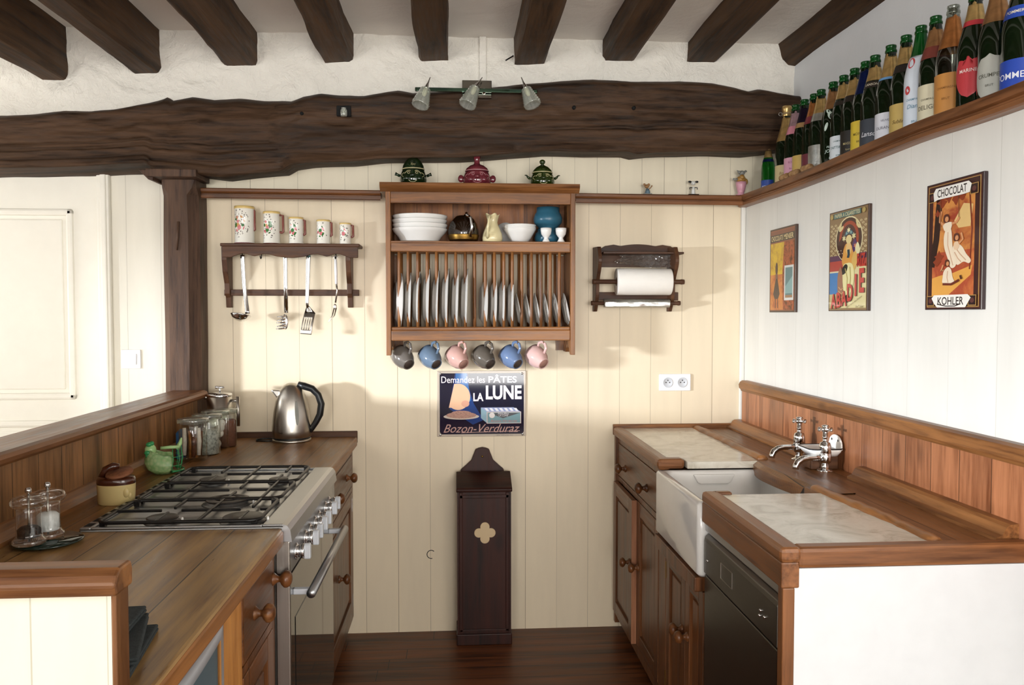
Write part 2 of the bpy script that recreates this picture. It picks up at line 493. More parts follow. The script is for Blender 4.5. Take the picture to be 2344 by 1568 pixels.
def text_bm(string, size, bold=0.0, extrude=0.0, shear=0.0, width=1.0, align='CENTER', spacing=1.0):
    cu = bpy.data.curves.new('lettering', 'FONT')
    cu.body = string; cu.size = size; cu.offset = bold * size; cu.extrude = extrude
    cu.shear = shear; cu.align_x = align; cu.align_y = 'CENTER'; cu.resolution_u = 3; cu.space_character = spacing
    o = bpy.data.objects.new('lettering', cu); COL.objects.link(o)
    dg = bpy.context.evaluated_depsgraph_get()
    me = o.evaluated_get(dg).to_mesh()
    t = bmesh.new(); t.from_mesh(me)
    o.evaluated_get(dg).to_mesh_clear()
    bpy.data.objects.remove(o); bpy.data.curves.remove(cu)
    if width != 1.0:
        for vv in t.verts: vv.co.x *= width
    return t

def text_fit(string, w_, h_, **kw):
    """lettering stretched to a width and a height"""
    t = text_bm(string, 1.0, **kw)
    xs = [q.co.x for q in t.verts]; ys = [q.co.y for q in t.verts]
    sx = w_ / max(1e-6, max(xs) - min(xs)); sy = h_ / max(1e-6, max(ys) - min(ys))
    mx, my = (max(xs) + min(xs)) / 2, (max(ys) + min(ys)) / 2
    for q in t.verts: q.co = ((q.co.x - mx) * sx, (q.co.y - my) * sy, 0)
    return t

class Board:
    """a flat picture: shapes laid in 0..1 coordinates on a panel, one mesh"""
    def __init__(s, O, U, V, N):
        s.O, s.U, s.V, s.N = Vector(O), Vector(U), Vector(V), Vector(N).normalized()
        s.mb = MB(); s.mats = []; s.k = 0
    def mi(s, m):
        if m not in s.mats: s.mats.append(m)
        return s.mats.index(m)
    def P(s, x, y, d=0): return s.O + s.U * x + s.V * y + s.N * d
    def poly(s, pts, mat, lift=None):
        s.k += 1
        d = 0.00005 * s.k if lift is None else lift
        t = bmesh.new()
        f = t.faces.new([t.verts.new(s.P(x, y, d)) for x, y in pts])
        if f.normal.dot(s.N) < 0:
            f.normal_update()
        f.normal_update()
        if f.normal.dot(s.N) < 0: f.normal_flip()
        if len(pts) > 4: bmesh.ops.triangulate(t, faces=[f])
        s.mb.add(t, s.mi(mat), None, False)
        return d
    def blob(s, pts, mat, n=6):
        out = []; N_ = len(pts)
        for i in range(N_):
            p0, p1, p2, p3 = (Vector(pts[(i + k_) % N_]) for k_ in (-1, 0, 1, 2))
            for j in range(n):
                t_ = j / n
                q = 0.5 * ((2 * p1) + (p2 - p0) * t_ + (2 * p0 - 5 * p1 + 4 * p2 - p3) * t_ ** 2 + (3 * p1 - p0 - 3 * p2 + p3) * t_ ** 3)
                out.append((q.x, q.y))
        return s.poly(out, mat)
    def rect(s, x0, y0, x1, y1, mat): return s.poly([(x0, y0), (x1, y0), (x1, y1), (x0, y1)], mat)
    def oval(s, cx, cy, rx, ry, mat, n=28, a=0.0):
        return s.poly([(cx + rx * math.cos(2 * PI * i / n) * math.cos(a) - ry * math.sin(2 * PI * i / n) * math.sin(a),
                 cy + rx * math.cos(2 * PI * i / n) * math.sin(a) + ry * math.sin(2 * PI * i / n) * math.cos(a)) for i in range(n)], mat)
    def line(s, pts, wd, mat, asp=1.0):
        """a band along a polyline; asp = width/height of the board"""
        L = []; Rr = []
        for i, (x, y) in enumerate(pts):
            a = pts[max(0, i - 1)]; c = pts[min(len(pts) - 1, i + 1)]
            dx, dy = (c[0] - a[0]) * asp, c[1] - a[1]; q = math.hypot(dx, dy) or 1
            nx, ny = -dy / q * wd / asp, dx / q * wd
            L.append((x + nx, y + ny)); Rr.append((x - nx, y - ny))
        s.k += 1; d = 0.00005 * s.k
        for i in range(len(pts) - 1):
            s.poly([L[i], L[i + 1], Rr[i + 1], Rr[i]], mat, d)
    def text(s, string, cx, cy, w_, h_, mat, rot=0.0, **kw):
        s.k += 1
        W_, H_ = s.U.length, s.V.length
        t = text_fit(string, w_ * W_, h_ * H_, **kw)
        u, v2 = s.U.normalized(), s.V.normalized()
        m = basis(s.P(cx, cy, 0.00005 * s.k), u, v2, s.N) @ Matrix.Rotation(rot, 4, 'Z')
        s.mb.add(t, s.mi(mat), m, False)
    def build(s, name, parent): return s.mb.build(name, s.mats, parent)

def interp(tab, x):
    if x <= tab[0][0]: return tab[0][1]
    for (a, va), (b, vb) in zip(tab, tab[1:]):
        if x <= b: return va + (vb - va) * (x - a) / (b - a)
    return tab[-1][1]
XA, YA, ZA = Vector((1, 0, 0)), Vector((0, 1, 0)), Vector((0, 0, 1))

# ------------------------------------------------------------------ the room
D = 3.62        # back wall
WZ = 0.90       # left worktop
RZ = 0.925      # sink worktop
CEIL = 2.645
XR = 1.325      # panelled right wall
XP = 1.505      # plastered right wall above the ledge
XL = -3.6       # hall wall on the left
YB = -4.2
struct(MB().box(XL - 0.1, YB - 0.1, -0.1, XP + 0.1, D + 0.1, 0).build('floor', 'floor'))
struct(MB().box(XL - 0.1, YB - 0.1, CEIL, XP + 0.1, D + 0.1, CEIL + 0.1).build('ceiling', 'ceiling'))
struct(MB().box(-1.2, D, 0, XP, D + 0.1, 1.985).build('wall_back', 'wall'))
struct(MB().box(-1.2, D, 1.985, XP, D + 0.1, 2.42).build('wall_back_upper', 'wall_up'))
struct(MB().box(XL, D, 0, -1.2, D + 0.1, 2.42).build('wall_hall', 'wall_hall'))
m = MB()
m.box(XR, 0.62, 0, XP + 0.1, D, 1.955); m.box(XR, YB, 0, XP + 0.1, -0.62, 1.955); m.box(XR, -0.62, 0, XP + 0.1, 0.62, 1.0)
struct(m.build('wall_right', 'wall_right'))
m = MB(); m.box(XP, YB, 1.955, XP + 0.1, -0.62, CEIL); m.box(XP, 0.62, 1.955, XP + 0.1, D, CEIL); m.box(XP, -0.62, 2.2, XP + 0.1, 0.62, CEIL)
struct(m.build('wall_right_upper', 'plaster_flat'))
# wall on the hall side and behind the photographer, unseen, with openings added and sized for the light
def wall_with_hole(name, fixed, a0, a1, holes, axis, mat):
    m = MB()
    def blk(u0, u1, z0, z1):
        if axis == 'X': m.box(fixed - 0.1, u0, z0, fixed, u1, z1)
        else: m.box(u0, fixed - 0.1, z0, u1, fixed, z1)
    u = a0
    for (h0, h1, z0, z1) in holes:
        blk(u, h0, 0, CEIL)
        if z0 > 0: blk(h0, h1, 0, z0)
        blk(h0, h1, z1, CEIL); u = h1
    blk(u, a1, 0, CEIL)
    return struct(m.build(name, mat))
wall_with_hole('wall_left', XL, YB, D, [(0.35, 1.62, 0.80, 1.51), (2.68, 3.22, 0.95, 2.05)], 'X', 'plaster_flat')  # low opening sized to bound the light patch on the back wall
wall_with_hole('wall_rear', YB, XL, XP, [(-2.7, -1.1, 0.9, 2.2), (0.1, 1.3, 0, 2.2)], 'Y', 'plaster_flat')
def window_frame(name, fixed, u0, u1, z0, z1, axis):
    m = MB(); t = 0.05
    def blk(a, b, c, d):
        if axis == 'X': m.box(fixed - 0.09, a, c, fixed - 0.03, b, d, bev=0.004)
        else: m.box(a, fixed - 0.09, c, b, fixed - 0.03, d, bev=0.004)
    blk(u0, u0 + t, z0, z1); blk(u1 - t, u1, z0, z1); blk(u0, u1, z0, z0 + t); blk(u0, u1, z1 - t, z1)
    blk((u0 + u1) / 2 - 0.025, (u0 + u1) / 2 + 0.025, z0, z1)
    return struct(m.build(name, 'white_paint'))
window_frame('window_1', XL, 2.68, 3.22, 0.95, 2.05, 'X')
window_frame('window_4', XP + 0.08, -0.62, 0.62, 1.0, 2.2, 'X')
window_frame('window_2', YB, -2.7, -1.1, 0.9, 2.2, 'Y')  # unseen frame added around the left rear fill
window_frame('window_3', YB, 0.1, 1.3, 0.0, 2.2, 'Y')  # unseen frame added around the right rear fill

# rough plaster between the joists, coming down behind the big beam
def plaster_face(u, v):
    x = XL + u * (XP - XL); z = 2.2 + v * (CEIL + 0.02 - 2.2)
    n = noise.noise((x * 5, z * 7, 1.3)) * 0.014 + noise.noise((x * 17, z * 19, 5)) * 0.009 + noise.noise((x * 41, z * 45, 2)) * 0.004
    return Vector((x, 3.505 + n, z))
m = MB(); m.grid(plaster_face, 420, 44)
m.box(XL, 3.53, 2.2, XP, D + 0.1, CEIL + 0.02)
m.box(at(1097, 90, Y=3.5).x, 3.49, 2.3, at(1113, 90, Y=3.5).x, 3.52, CEIL, bev=0.003)   # plastered cable duct over the lamp
struct(m.build('wall_back_plaster', 'plaster'))

# door and its surround in the hall
dx1 = at(228, 600, Y=D).x
m = MB()
dy = D - 0.012
m.box(dx1 - 0.83, dy, 0.01, dx1, D, 2.05)
def raised(m, x0, x1, z0, z1, y):
    """moulding around a sunk panel"""
    for (a, b, c, d_) in ((x0, z0, x1, z0 + 0.03), (x0, z1 - 0.03, x1, z1), (x0, z0, x0 + 0.03, z1), (x1 - 0.03, z0, x1, z1)):
        m.box(a, y - 0.012, b, c, y + 0.01, d_, bev=0.011)
    m.box(x0 + 0.045, y - 0.007, z0 + 0.045, x1 - 0.045, y + 0.01, z1 - 0.045, bev=0.006)
px1 = at(170, 600, Y=dy).x
zt, zm, zb = at(100, 478, Y=dy).z, at(100, 915, Y=dy).z, at(100, 962, Y=dy).z
raised(m, px1 - 0.6, px1, zm, zt, dy)
raised(m, px1 - 0.6, px1, 0.2, zb, dy)
struct(m.build('door_1', 'white_paint'))
m = MB()
m.box(dx1 + 0.002, D - 0.03, 0, dx1 + 0.055, D, 2.2, bev=0.008)
m.box(dx1 + 0.02, D - 0.038, 0, dx1 + 0.045, D, 2.2, bev=0.006)
struct(m.build('trim_1', 'white_paint'))
# light switch
p = at(301, 822, Y=D)
t = thing('light_switch', 'white square light switch on the pale boards beside the hall door', 'switch', p)
MB().box(p.x - 0.042, D - 0.009, p.z - 0.042, p.x + 0.042, D - 0.0003, p.z + 0.042, bev=0.004).build('plate', 'white_plastic', t)
MB().box(p.x - 0.025, D - 0.014, p.z - 0.024, p.x + 0.025, D - 0.009, p.z + 0.024, bev=0.003).build('rocker', 'white_plastic', t)
# double socket
p = at(1544, 875, Y=D)
t = thing('double_socket', 'white double power socket on the cream boards above the far marble slab', 'socket', p)
MB().box(p.x - 0.074, D - 0.01, p.z - 0.039, p.x + 0.074, D - 0.0003, p.z + 0.039, bev=0.004).build('plate', 'white_plastic', t)
for q in (-0.034, 0.034):
    T = basis((p.x + q, D - 0.01, p.z), XA, ZA, -YA)
    o = MB().lathe([(0, 0.0005), (0.019, 0.0005), (0.021, 0.002), (0.0235, 0.002), (0.0235, -0.001)], T, 28).build('outlet', 'grey_plastic', t)
    mm = MB()
    for ax, az, rr in ((-0.0085, 0, 0.0028), (0.0085, 0, 0.0028), (0, 0.010, 0.0028)):
        mm.lathe([(0, 0.0012), (rr, 0.0012), (rr, 0)], T @ Matrix.Translation((ax, az, 0)), 10)
    mm.build('pin_holes', 'black', o)
# brown ledge rails
def rail_profile():
    return [(0, 0), (0.0, 0.002), (-0.004, 0.004), (-0.004, 0.016), (0.004, 0.018), (0.004, 0.021), (-0.002, 0.024), (-0.006, 0.030), (-0.006, 0.040), (-0.002, 0.044), (0.02, 0.045)]
def rail_back(x0, x1, name):
    m = MB(); ZT = 1.992
    pr = [(yy, zz) for yy, zz in rail_profile()]
    def fn(u, v):
        i = v * (len(pr) - 1); q = pr[int(round(i))]
        x = x0 + (x1 - x0) * u
        return Vector((x, 3.545 + q[0], ZT + 0.009 * (x + 1.1) * -0.4 - 0.045 + q[1]))
    m.grid(fn, 8, len(pr) - 1, smooth=False)
    m.box(x0, 3.55, ZT - 0.03, x1, D, ZT - 0.013)
    return struct(m.build(name, 'midX'))
def ztop(x): return 1.992 - 0.0036 * (x + 1.1)
rail_back(at(460, 430, Y=3.545).x, -0.33, 'trim_2')
rail_back(0.53, 1.30, 'trim_3')
LED = [(1.2, 1.981), (1.742, 1.981), (1.851, 1.981), (1.967, 1.983), (2.099, 1.988), (2.204, 1.990), (2.394, 1.987), (2.53, 1.985), (2.782, 1.982), (3.047, 1.981), (3.221, 1.983), (3.506, 1.988), (3.63, 1.989)]
def ledge_z(y): return interp(LED, y)
m = MB()
pr = [(0.05, 0), (0.012, 0), (0.004, 0.003), (0.002, 0.014), (0.010, 0.018), (0.008, 0.022), (-0.002, 0.026), (-0.004, 0.048), (0.004, 0.052), (0.24, 0.053)]
ys = [y for y, z in LED]
def fn(u, v):
    y = LED[0][0] + u * (3.60 - LED[0][0]); q = pr[int(round(v * (len(pr) - 1)))]
    return Vector((1.284 + q[0] if q[0] < 0.2 else XP, y, ledge_z(y) - 0.053 + q[1]))
m.grid(fn, 40, len(pr) - 1, smooth=False)
struct(m.build('trim_4', 'midY'))
# white corner bead and little corner post between the two panelled walls
struct(MB().box(1.305, D - 0.022, RZ, XR, D, 1.945, bev=0.005).build('trim_5', 'wall_right'))

# ------------------------------------------------------------------ beams
TOP = [(-1400, 262), (0, 255), (60, 252), (130, 243), (190, 245), (250, 240), (330, 225), (362, 217), (372, 212), (385, 221), (430, 212), (480, 219), (540, 215), (590, 220), (660, 224), (690, 213), (730, 206), (770, 210), (830, 213), (880, 204), (910, 200), (945, 206), (1000, 203), (1060, 197), (1130, 193), (1200, 186), (1300, 179), (1360, 176), (1450, 180), (1560, 177), (1640, 183), (1690, 194), (1720, 202), (1745, 197), (1830, 212)]
BOT = [(-1400, 392), (0, 384), (160, 380), (330, 372), (345, 388), (500, 404), (560, 397), (610, 392), (640, 389), (662, 376), (700, 371), (800, 368), (870, 362), (960, 359), (1050, 359), (1120, 354), (1180, 349), (1250, 344), (1350, 346), (1440, 346), (1462, 352), (1500, 348), (1540, 346), (1650, 345), (1730, 346), (1790, 340), (1830, 335)]
YBM = 3.43
x_a, x_b = at(-1250, 300, Y=YBM).x, XP + 0.0
def beam_fn(u, v):
    x = x_a + (x_b - x_a) * u
    px = proj((x, YBM, 2.27))[0]
    zt_, zb_ = at(px, interp(TOP, px), Y=YBM).z, at(px, interp(BOT, px), Y=YBM).z
    if v < 0.8:
        w_ = v / 0.8
        z = zt_ + (zb_ - zt_) * w_
        n = noise.noise((x * 2.2, w_ * 3, 0.5)) * 0.02 + noise.noise((x * 9, w_ * 11, 2)) * 0.006 + noise.noise((x * 30, w_ * 24, 4)) * 0.0025
        y = YBM + n + 0.05 * max(0, 1 - w_ / 0.12) ** 2
        if px < 640:      # run mouldings along the lower part of the left length, ending in a stop
            fade = min(1, max(0, (640 - px) / 30))
            for c0, dp in ((0.60, 0.020), (0.70, 0.020), (0.86, 0.016)):
                y += fade * dp * math.exp(-((w_ - c0) / 0.013) ** 2)
            y += fade * (0.016 if w_ < 0.60 else 0.008 if w_ < 0.70 else 0.0)
        if px > 1180:     # long cut moulding on the right length
            c0 = 0.72 - 0.05 * math.sin(min(1, (px - 1180) / 600) * PI)
            fade = min(1, (px - 1180) / 120)
            y += fade * 0.014 * math.exp(-((w_ - c0) / 0.02) ** 2)
            if w_ > c0: y += fade * 0.03 * ((w_ - c0) / (1 - c0)) ** 2
        elif px > 640:
            y += 0.03 * max(0, (w_ - 0.8) / 0.2) ** 2
    else:                 # the underside back to the wall
        w_ = (v - 0.8) / 0.2
        z = zb_ + noise.noise((x * 5, w_ * 2, 9)) * 0.006 * w_ - (0.012 * w_ if px < 340 else -0.01 * w_)
        y = YBM + 0.004 + (D - YBM) * w_
    return Vector((x, y, z))
m = MB(); m.grid(beam_fn, 420, 60)
t = thing('main_beam', 'massive wavy dark oak beam spanning the whole width above the cream boards', 'beam', (0, YBM, 2.2))
m.build('timber', 'beam', t)
mm = MB()
for px, py in ((1314, 246), (1451, 247), (691, 260)):
    q = at(px, py, Y=YBM)
    mm.lathe([(0, 0.001), (0.007, 0.001), (0.009, -0.02)], basis(q + Vector((0, -0.006, 0)), XA, ZA, -YA), 14)
mm.build('peg_holes', 'black_gap', t)
q = at(786, 255, Y=YBM - 0.012)
MB().box(q.x - 0.03, YBM - 0.004, q.z - 0.017, q.x + 0.03, YBM + 0.05, q.z + 0.027, bev=0.003).build('mortise', 'black_gap', t)
q = at(787, 256, Y=YBM - 0.02)
t = thing('small_glass_jar', 'tiny clear glass jar tucked in the notch of the main beam', 'jar', q - Vector((0, 0, 0.018)))
MB().lathe([(0, -0.018), (0.012, -0.018), (0.014, -0.012), (0.014, 0.006), (0.009, 0.012), (0.011, 0.016)], Matrix.Translation(q), 18).build('body', 'shade_glass', t)

JO = [(85, 150, 180), (300, 362, 164), (513, 587, 147), (740, 807, 138), (958, 1028, 137), (1178, 1247, 146), (1380, 1455, 137), (1575, 1645, 139)]
where = ['at the far left corner, leftmost of the row', 'second from the left, above the hall door', 'third from the left, above the oak post', 'fourth from the left, above the hanging utensils', 'straight above the spotlight bar, seen end on', 'just right of the spotlight bar, with a nail in its end', 'second to the right of the spotlight bar', 'last but one before the bottles']
for i, (a, b_, y_) in enumerate(JO):
    p0, p1 = at(a, y_, Y=3.49), at(b_, y_, Y=3.49)
    def jf(u, v, p0=p0, p1=p1, i=i):
        y = 3.52 - u * 5.9
        pts = [(p0.x, CEIL + 0.02), (p0.x, p0.z + 0.02), (p0.x + 0.003, p0.z + 0.004), (p0.x + 0.012, p0.z), (p1.x - 0.012, p1.z), (p1.x - 0.003, p1.z + 0.004), (p1.x, p1.z + 0.02), (p1.x, CEIL + 0.02)]
        q = pts[int(round(v * 7))]
        n = noise.noise((y * 2.3, v * 4, i * 5.1)) * 0.010 + noise.noise((y * 9, v * 9, i * 3.7)) * 0.003
        return Vector((q[0] + n * 1.2, y, q[1] + n * (0.8 if q[1] < CEIL else 0)))
    m = MB(); m.grid(jf, 90, 7, smooth=False)
    tag(m.build('ceiling_joist', 'joist'), 'dark hand-cut ceiling joist ' + where[i], 'joist', 'dark ceiling joists above the beam')
def jf(u, v):
    y = 3.52 - u * 5.9
    q = [(1.42, CEIL + 0.02), (1.455, 2.585), (1.475, 2.555), (XP + 0.01, 2.55)][int(round(v * 3))]
    n = noise.noise((y * 2.3, v * 4, 77)) * 0.010
    return Vector((q[0] + n, y, q[1] + n))
m = MB(); m.grid(jf, 60, 3, smooth=False)
tag(m.build('ceiling_joist', 'joist'), 'dark ceiling joist lying against the right wall above the bottles', 'joist', 'dark ceiling joists above the beam')
q = at(1168, 133, Y=3.47)
tag(MB().tube([q + Vector((0.014, 0.02, 0.016)), q + Vector((-0.02, -0.02, -0.016))], 0.003, 8).build('nail', 'iron'), 'old iron nail sticking out of the plaster beside a joist end', 'nail')

# post under the beam
t = thing('oak_post', 'square brown oak post with chamfered corners carrying the left of the beam', 'post', (-1.15, 3.52, 0))
xa, xb = at(372, 600, Y=3.48).x, at(458, 600, Y=3.52).x
def post_fn(u, v):
    z = 0.0 + u * 2.10
    c = 0.028 if 0.3 < z < 1.95 else 0.004 if z > 2.0 else 0.028 * (2.0 - z) / 0.05 if z > 1.95 else 0.004
    ring = [(xa, D - 0.002), (xa, 3.475 + c), (xa + c, 3.475), (xb - c * 1.3, 3.475), (xb, 3.475 + c * 1.3), (xb, D - 0.002)]
    q = ring[int(round(v * 5))]
    n = noise.noise((q[0] * 9, z * 3, q[1] * 5)) * 0.005
    return Vector((q[0] + n, q[1] + n * 0.5, z))
m = MB(); m.grid(post_fn, 70, 5, smooth=False)
m.build('shaft', 'post', t)
qa, qb = at(332, 395, Y=3.40), at(470, 388, Y=3.40)
m = MB()
m.box(qa.x, 3.40, at(400, 404, Y=3.40).z, -1.07, 3.585, at(400, 386, Y=3.40).z, bev=0.004); m.prism([(-1.31, 2.045), (-1.25, 2.045), (-1.25, 2.0), (-1.27, 2.005)], (0, 3.42, 0), XA, ZA, YA, 0.15, bev=0.003)
m.build('bolster', 'post', t)
q = at(407, 540, Y=3.474)
MB().tube([q + Vector((-0.004, -0.004, -0.06)), q + Vector((0, -0.006, 0)), q + Vector((0.004, -0.004, 0.06))], [0.004, 0.006, 0.005], 8).build('peg', 'post', t)
# ------------------------------------------------------------------ helpers for joinery
def knob(name, p, d, r, mat, parent):
    """turned wooden knob: rose, neck, bulb"""
    d = Vector(d).normalized(); u = Vector((0, 0, 1)) if abs(d.z) < 0.9 else XA; v_ = d.cross(u).normalized(); u = v_.cross(d)
    T = basis(p, u, v_, d)
    return MB().lathe([(0, -0.002), (r * 0.72, -0.002), (r * 0.76, r * 0.12), (r * 0.55, r * 0.35), (r * 0.36, r * 0.6), (r * 0.36, r * 0.85), (r * 0.7, r * 1.05), (r * 0.98, r * 1.35), (r, r * 1.6), (r * 0.85, r * 1.95), (r * 0.5, r * 2.15), (0, r * 2.22)], T, 24).build(name, mat, parent)

def panel_door(name, x, y0, y1, z0, z1, side, parent, pre='cab', sw=0.055, th=0.02, label=None):
    """frame-and-panel door in the plane x = const, facing side (+1 right, -1 left)"""
    m = MB(); xi, xo = x - side * th, x
    m.box(xi, y0, z0, xo, y0 + sw, z1, 0, 0.002); m.box(xi, y1 - sw, z0, xo, y1, z1, 0, 0.002)
    m.box(xi, y0 + sw, z0, xo, y1 - sw, z0 + sw, 1, 0.002); m.box(xi, y0 + sw, z1 - sw, xo, y1 - sw, z1, 1, 0.002)
    xp = x - side * th * 0.55
    m.box(xi, y0 + sw - 0.003, z0 + sw - 0.003, xp, y1 - sw + 0.003, z1 - sw + 0.003, 0)
    b = 0.018
    m.box(xi, y0 + sw + b, z0 + sw + b, x - side * th * 0.25, y1 - sw - b, z1 - sw - b, 0, 0.004)
    o = m.build(name, [pre + 'Z', pre + 'Y'], parent)
    if label: o['label'] = label
    return o

# ------------------------------------------------------------------ left side
XLF = -0.447      # front edge of the left worktop
XLB = -1.10       # face of the left upstand
CK0, CK1 = 2.07, 2.845
# far worktop by the wall, near worktop, strip behind the cooker
t = thing('worktop', 'brown plank worktop in the far left corner, under the kettle and jars', 'worktop', (-0.75, 3.2, WZ))
m = MB(); m.box(XLB, CK1, WZ - 0.035, XLF, D - 0.018, WZ, bev=0.006); m.box(XLB, CK0 + 0.005, WZ - 0.035, -0.955, CK1, WZ, bev=0.003)
m.build('planks', 'top_far', t)
MB().box(XLF - 0.012, CK1, WZ - 0.042, XLF + 0.002, D - 0.018, WZ - 0.004, bev=0.005).build('front_edge', 'pineY', t)
MB().box(-1.10, D - 0.018, WZ - 0.03, XLF + 0.002, D - 0.0005, WZ + 0.024, bev=0.003).build('wall_strip', 'darkX', t)
t = thing('worktop', 'worn brown plank worktop in the left foreground, nearer than the hob', 'worktop', (-0.75, 1.6, WZ))
MB().box(XLB, 1.092, WZ - 0.035, XLF, CK0, WZ, bev=0.007).build('planks', 'top_left', t)
MB().box(XLF - 0.014, 1.092, WZ - 0.045, XLF + 0.003, CK0, WZ - 0.006, bev=0.006).build('front_edge', 'pineY', t)
# boarded upstand of the half wall
t = thing('upstand', 'brown boarded upstand with a rounded cap behind the left worktop and hob', 'upstand', (XLB, 2.3, WZ))
MB().box(XLB - 0.022, 1.092, 0.0, XLB, 3.47, 1.10).build('boards', 'bs_left', t)
m = MB()
m.prism([(-0.10, 1.092), (0.035, 1.092), (0.043, 1.100), (0.045, 1.110), (0.041, 1.120), (0.03, 1.125), (-0.10, 1.125)], (XLB, 1.092, 0), XA, ZA, YA, 2.38, bev=0.0)
m.build('cap', 'midY', t)
m = MB(); m.prism([(0, WZ), (0.034, WZ), (0.034, WZ + 0.012), (0.02, WZ + 0.03), (0.006, WZ + 0.042), (0, WZ + 0.045)], (XLB, 1.092, 0), XA, ZA, YA, 2.35)
m.build('base_moulding', 'pineY', t)
MB().box(XLB - 0.10, 1.092, 0, XLB - 0.022, 3.47, 1.092).build('hall_facing', 'cream_panel', t)
# end wall at the near left
t = thing('end_panel', 'cream boarded end panel with an orange wood cap at the bottom left', 'panel', (-0.9, 1.085, 0))
MB().box(-1.35, 1.050, 0, -0.4445, 1.088, 1.093).build('boards', 'cream_panel', t)
MB().box(-0.4445, 1.049, 0, -0.438, 1.089, 1.092, bev=0.002).build('edge_post', 'pineZ', t)
m = MB(); m.prism([(-0.012, 1.090), (0.041, 1.090), (0.042, 1.112), (0.037, 1.124), (0.002, 1.124), (-0.010, 1.117), (-0.016, 1.106)], (-1.35, 1.048, 0), YA, ZA, XA, 0.918, bev=0.004)
m.build('cap', 'pineX', t)

# cabinets under the left worktop
def plinth(m, x, y0, y1, side): m.box(x - side * 0.06, y0, 0, x - side * 0.55, y1, 0.10)
XC = -0.468
t = thing('base_cabinet', 'brown pine base cabinet in the far left corner with one drawer over a door', 'cabinet', (-0.7, 3.2, 0))
m = MB(); m.box(-1.08, CK1 + 0.004, 0.10, XC - 0.022, D - 0.003, WZ - 0.036); m.box(-1.08, CK1 + 0.004, 0, XC - 0.06, D - 0.003, 0.1)
m.box(XC - 0.022, CK1 + 0.004, 0.08, XC, CK1 + 0.045, WZ - 0.036, bev=0.002); m.box(XC - 0.022, D - 0.045, 0.08, XC, D - 0.003, WZ - 0.036, bev=0.002)
m.box(XC - 0.022, CK1 + 0.045, WZ - 0.075, XC, D - 0.045, WZ - 0.036); m.box(XC - 0.022, CK1 + 0.045, 0.66, XC, D - 0.045, 0.68); m.box(XC - 0.022, CK1 + 0.045, 0.08, XC, D - 0.045, 0.12)
m.build('carcass', 'cabZ', t)
o = MB().box(XC - 0.02, CK1 + 0.048, 0.683, XC + 0.002, D - 0.048, WZ - 0.078, bev=0.004).build('drawer', 'cabY', t)
knob('knob', (XC + 0.002, 3.02, 0.755), XA, 0.021, 'cabX', o); knob('knob', (XC + 0.002, 3.40, 0.755), XA, 0.021, 'cabX', o)
o = panel_door('door', XC + 0.002, CK1 + 0.048, D - 0.048, 0.123, 0.657, 1, t)
knob('knob', (XC + 0.002, CK1 + 0.32, 0.40), XA, 0.021, 'cabX', o)
m = MB()
for zz in (0.17, 0.60): m.box(XC + 0.001, D - 0.051, zz - 0.03, XC + 0.004, D - 0.045, zz + 0.03)
m.build('hinges', 'chrome', o)
t = thing('base_cabinet', 'brown pine base cabinet nearer than the oven, with two knobs on its drawer', 'cabinet', (-0.7, 1.85, 0))
y0, y1 = 1.60, CK0 - 0.004
m = MB(); m.box(-1.08, y0, 0.10, XC - 0.022, y1, WZ - 0.036); m.box(-1.08, y0, 0, XC - 0.06, y1, 0.1)
m.box(XC - 0.022, y1 - 0.03, 0.08, XC, y1, WZ - 0.036, bev=0.002); m.box(XC - 0.022, y0 + 0.155, WZ - 0.065, XC, y1 - 0.03, WZ - 0.036); m.box(XC - 0.022, y0 + 0.155, 0.08, XC, y1 - 0.03, 0.12)
m.box(XC - 0.022, y0 + 0.155, 0.655, XC, y1 - 0.03, 0.675)
m.build('carcass', 'cabZ', t)
MB().box(XC - 0.022, y0, 0.02, XC, y0 + 0.155, WZ - 0.046, bev=0.003).build('wide_stile', 'lightpine', t)['label'] = 'pale knotty pine stile'
o = MB().box(XC - 0.02, y0 + 0.157, 0.678, XC + 0.002, y1 - 0.032, WZ - 0.068, bev=0.004).build('drawer', 'cabY', t)
knob('knob', at(612, 1403, X=XC + 0.03) - Vector((0.03, 0, 0)), XA, 0.022, 'pineX', o); knob('knob', at(652, 1325, X=XC + 0.03) - Vector((0.03, 0, 0)), XA, 0.022, 'cabX', o)
panel_door('door', XC + 0.002, y0 + 0.157, y1 - 0.032, 0.123, 0.652, 1, t)
# under-counter appliance with a white frame
t = thing('undercounter_fridge', 'white-framed appliance with a grey-blue front under the left worktop at the bottom edge', 'appliance', (-0.75, 1.36, 0))
MB().box(-1.05, 1.095, 0.0, XC - 0.02, 1.597, 0.85, bev=0.004).build('body', 'white_plastic', t)
N_ = 24
def bow(f): return XC + 0.004 + 0.010 * math.sin(PI * f)
def front(m, y0, y1, z0, z1, off, mat=0):
    m.grid(lambda u, v: Vector((bow((y0 + (y1 - y0) * u - 1.095) / 0.5) + off, y0 + (y1 - y0) * u, z0 + (z1 - z0) * v)), N_, 2, mat)
m = MB()
front(m, 1.098, 1.594, 0.815, 0.851, 0.003); front(m, 1.098, 1.594, 0.05, 0.09, 0.003); front(m, 1.098, 1.14, 0.09, 0.815, 0.003); front(m, 1.572, 1.594, 0.09, 0.815, 0.003)
bmesh.ops.solidify(m.b, geom=list(m.b.faces), thickness=0.02)
m.build('door_frame', 'white_plastic', t)
M['blue_grey'] = plain('grey_blue_front', '9dbac6', 0.35, var=0.05)
m = MB(); front(m, 1.14, 1.572, 0.09, 0.815, -0.004); bmesh.ops.solidify(m.b, geom=list(m.b.faces), thickness=0.008)
m.build('door_panel', 'blue_grey', t)

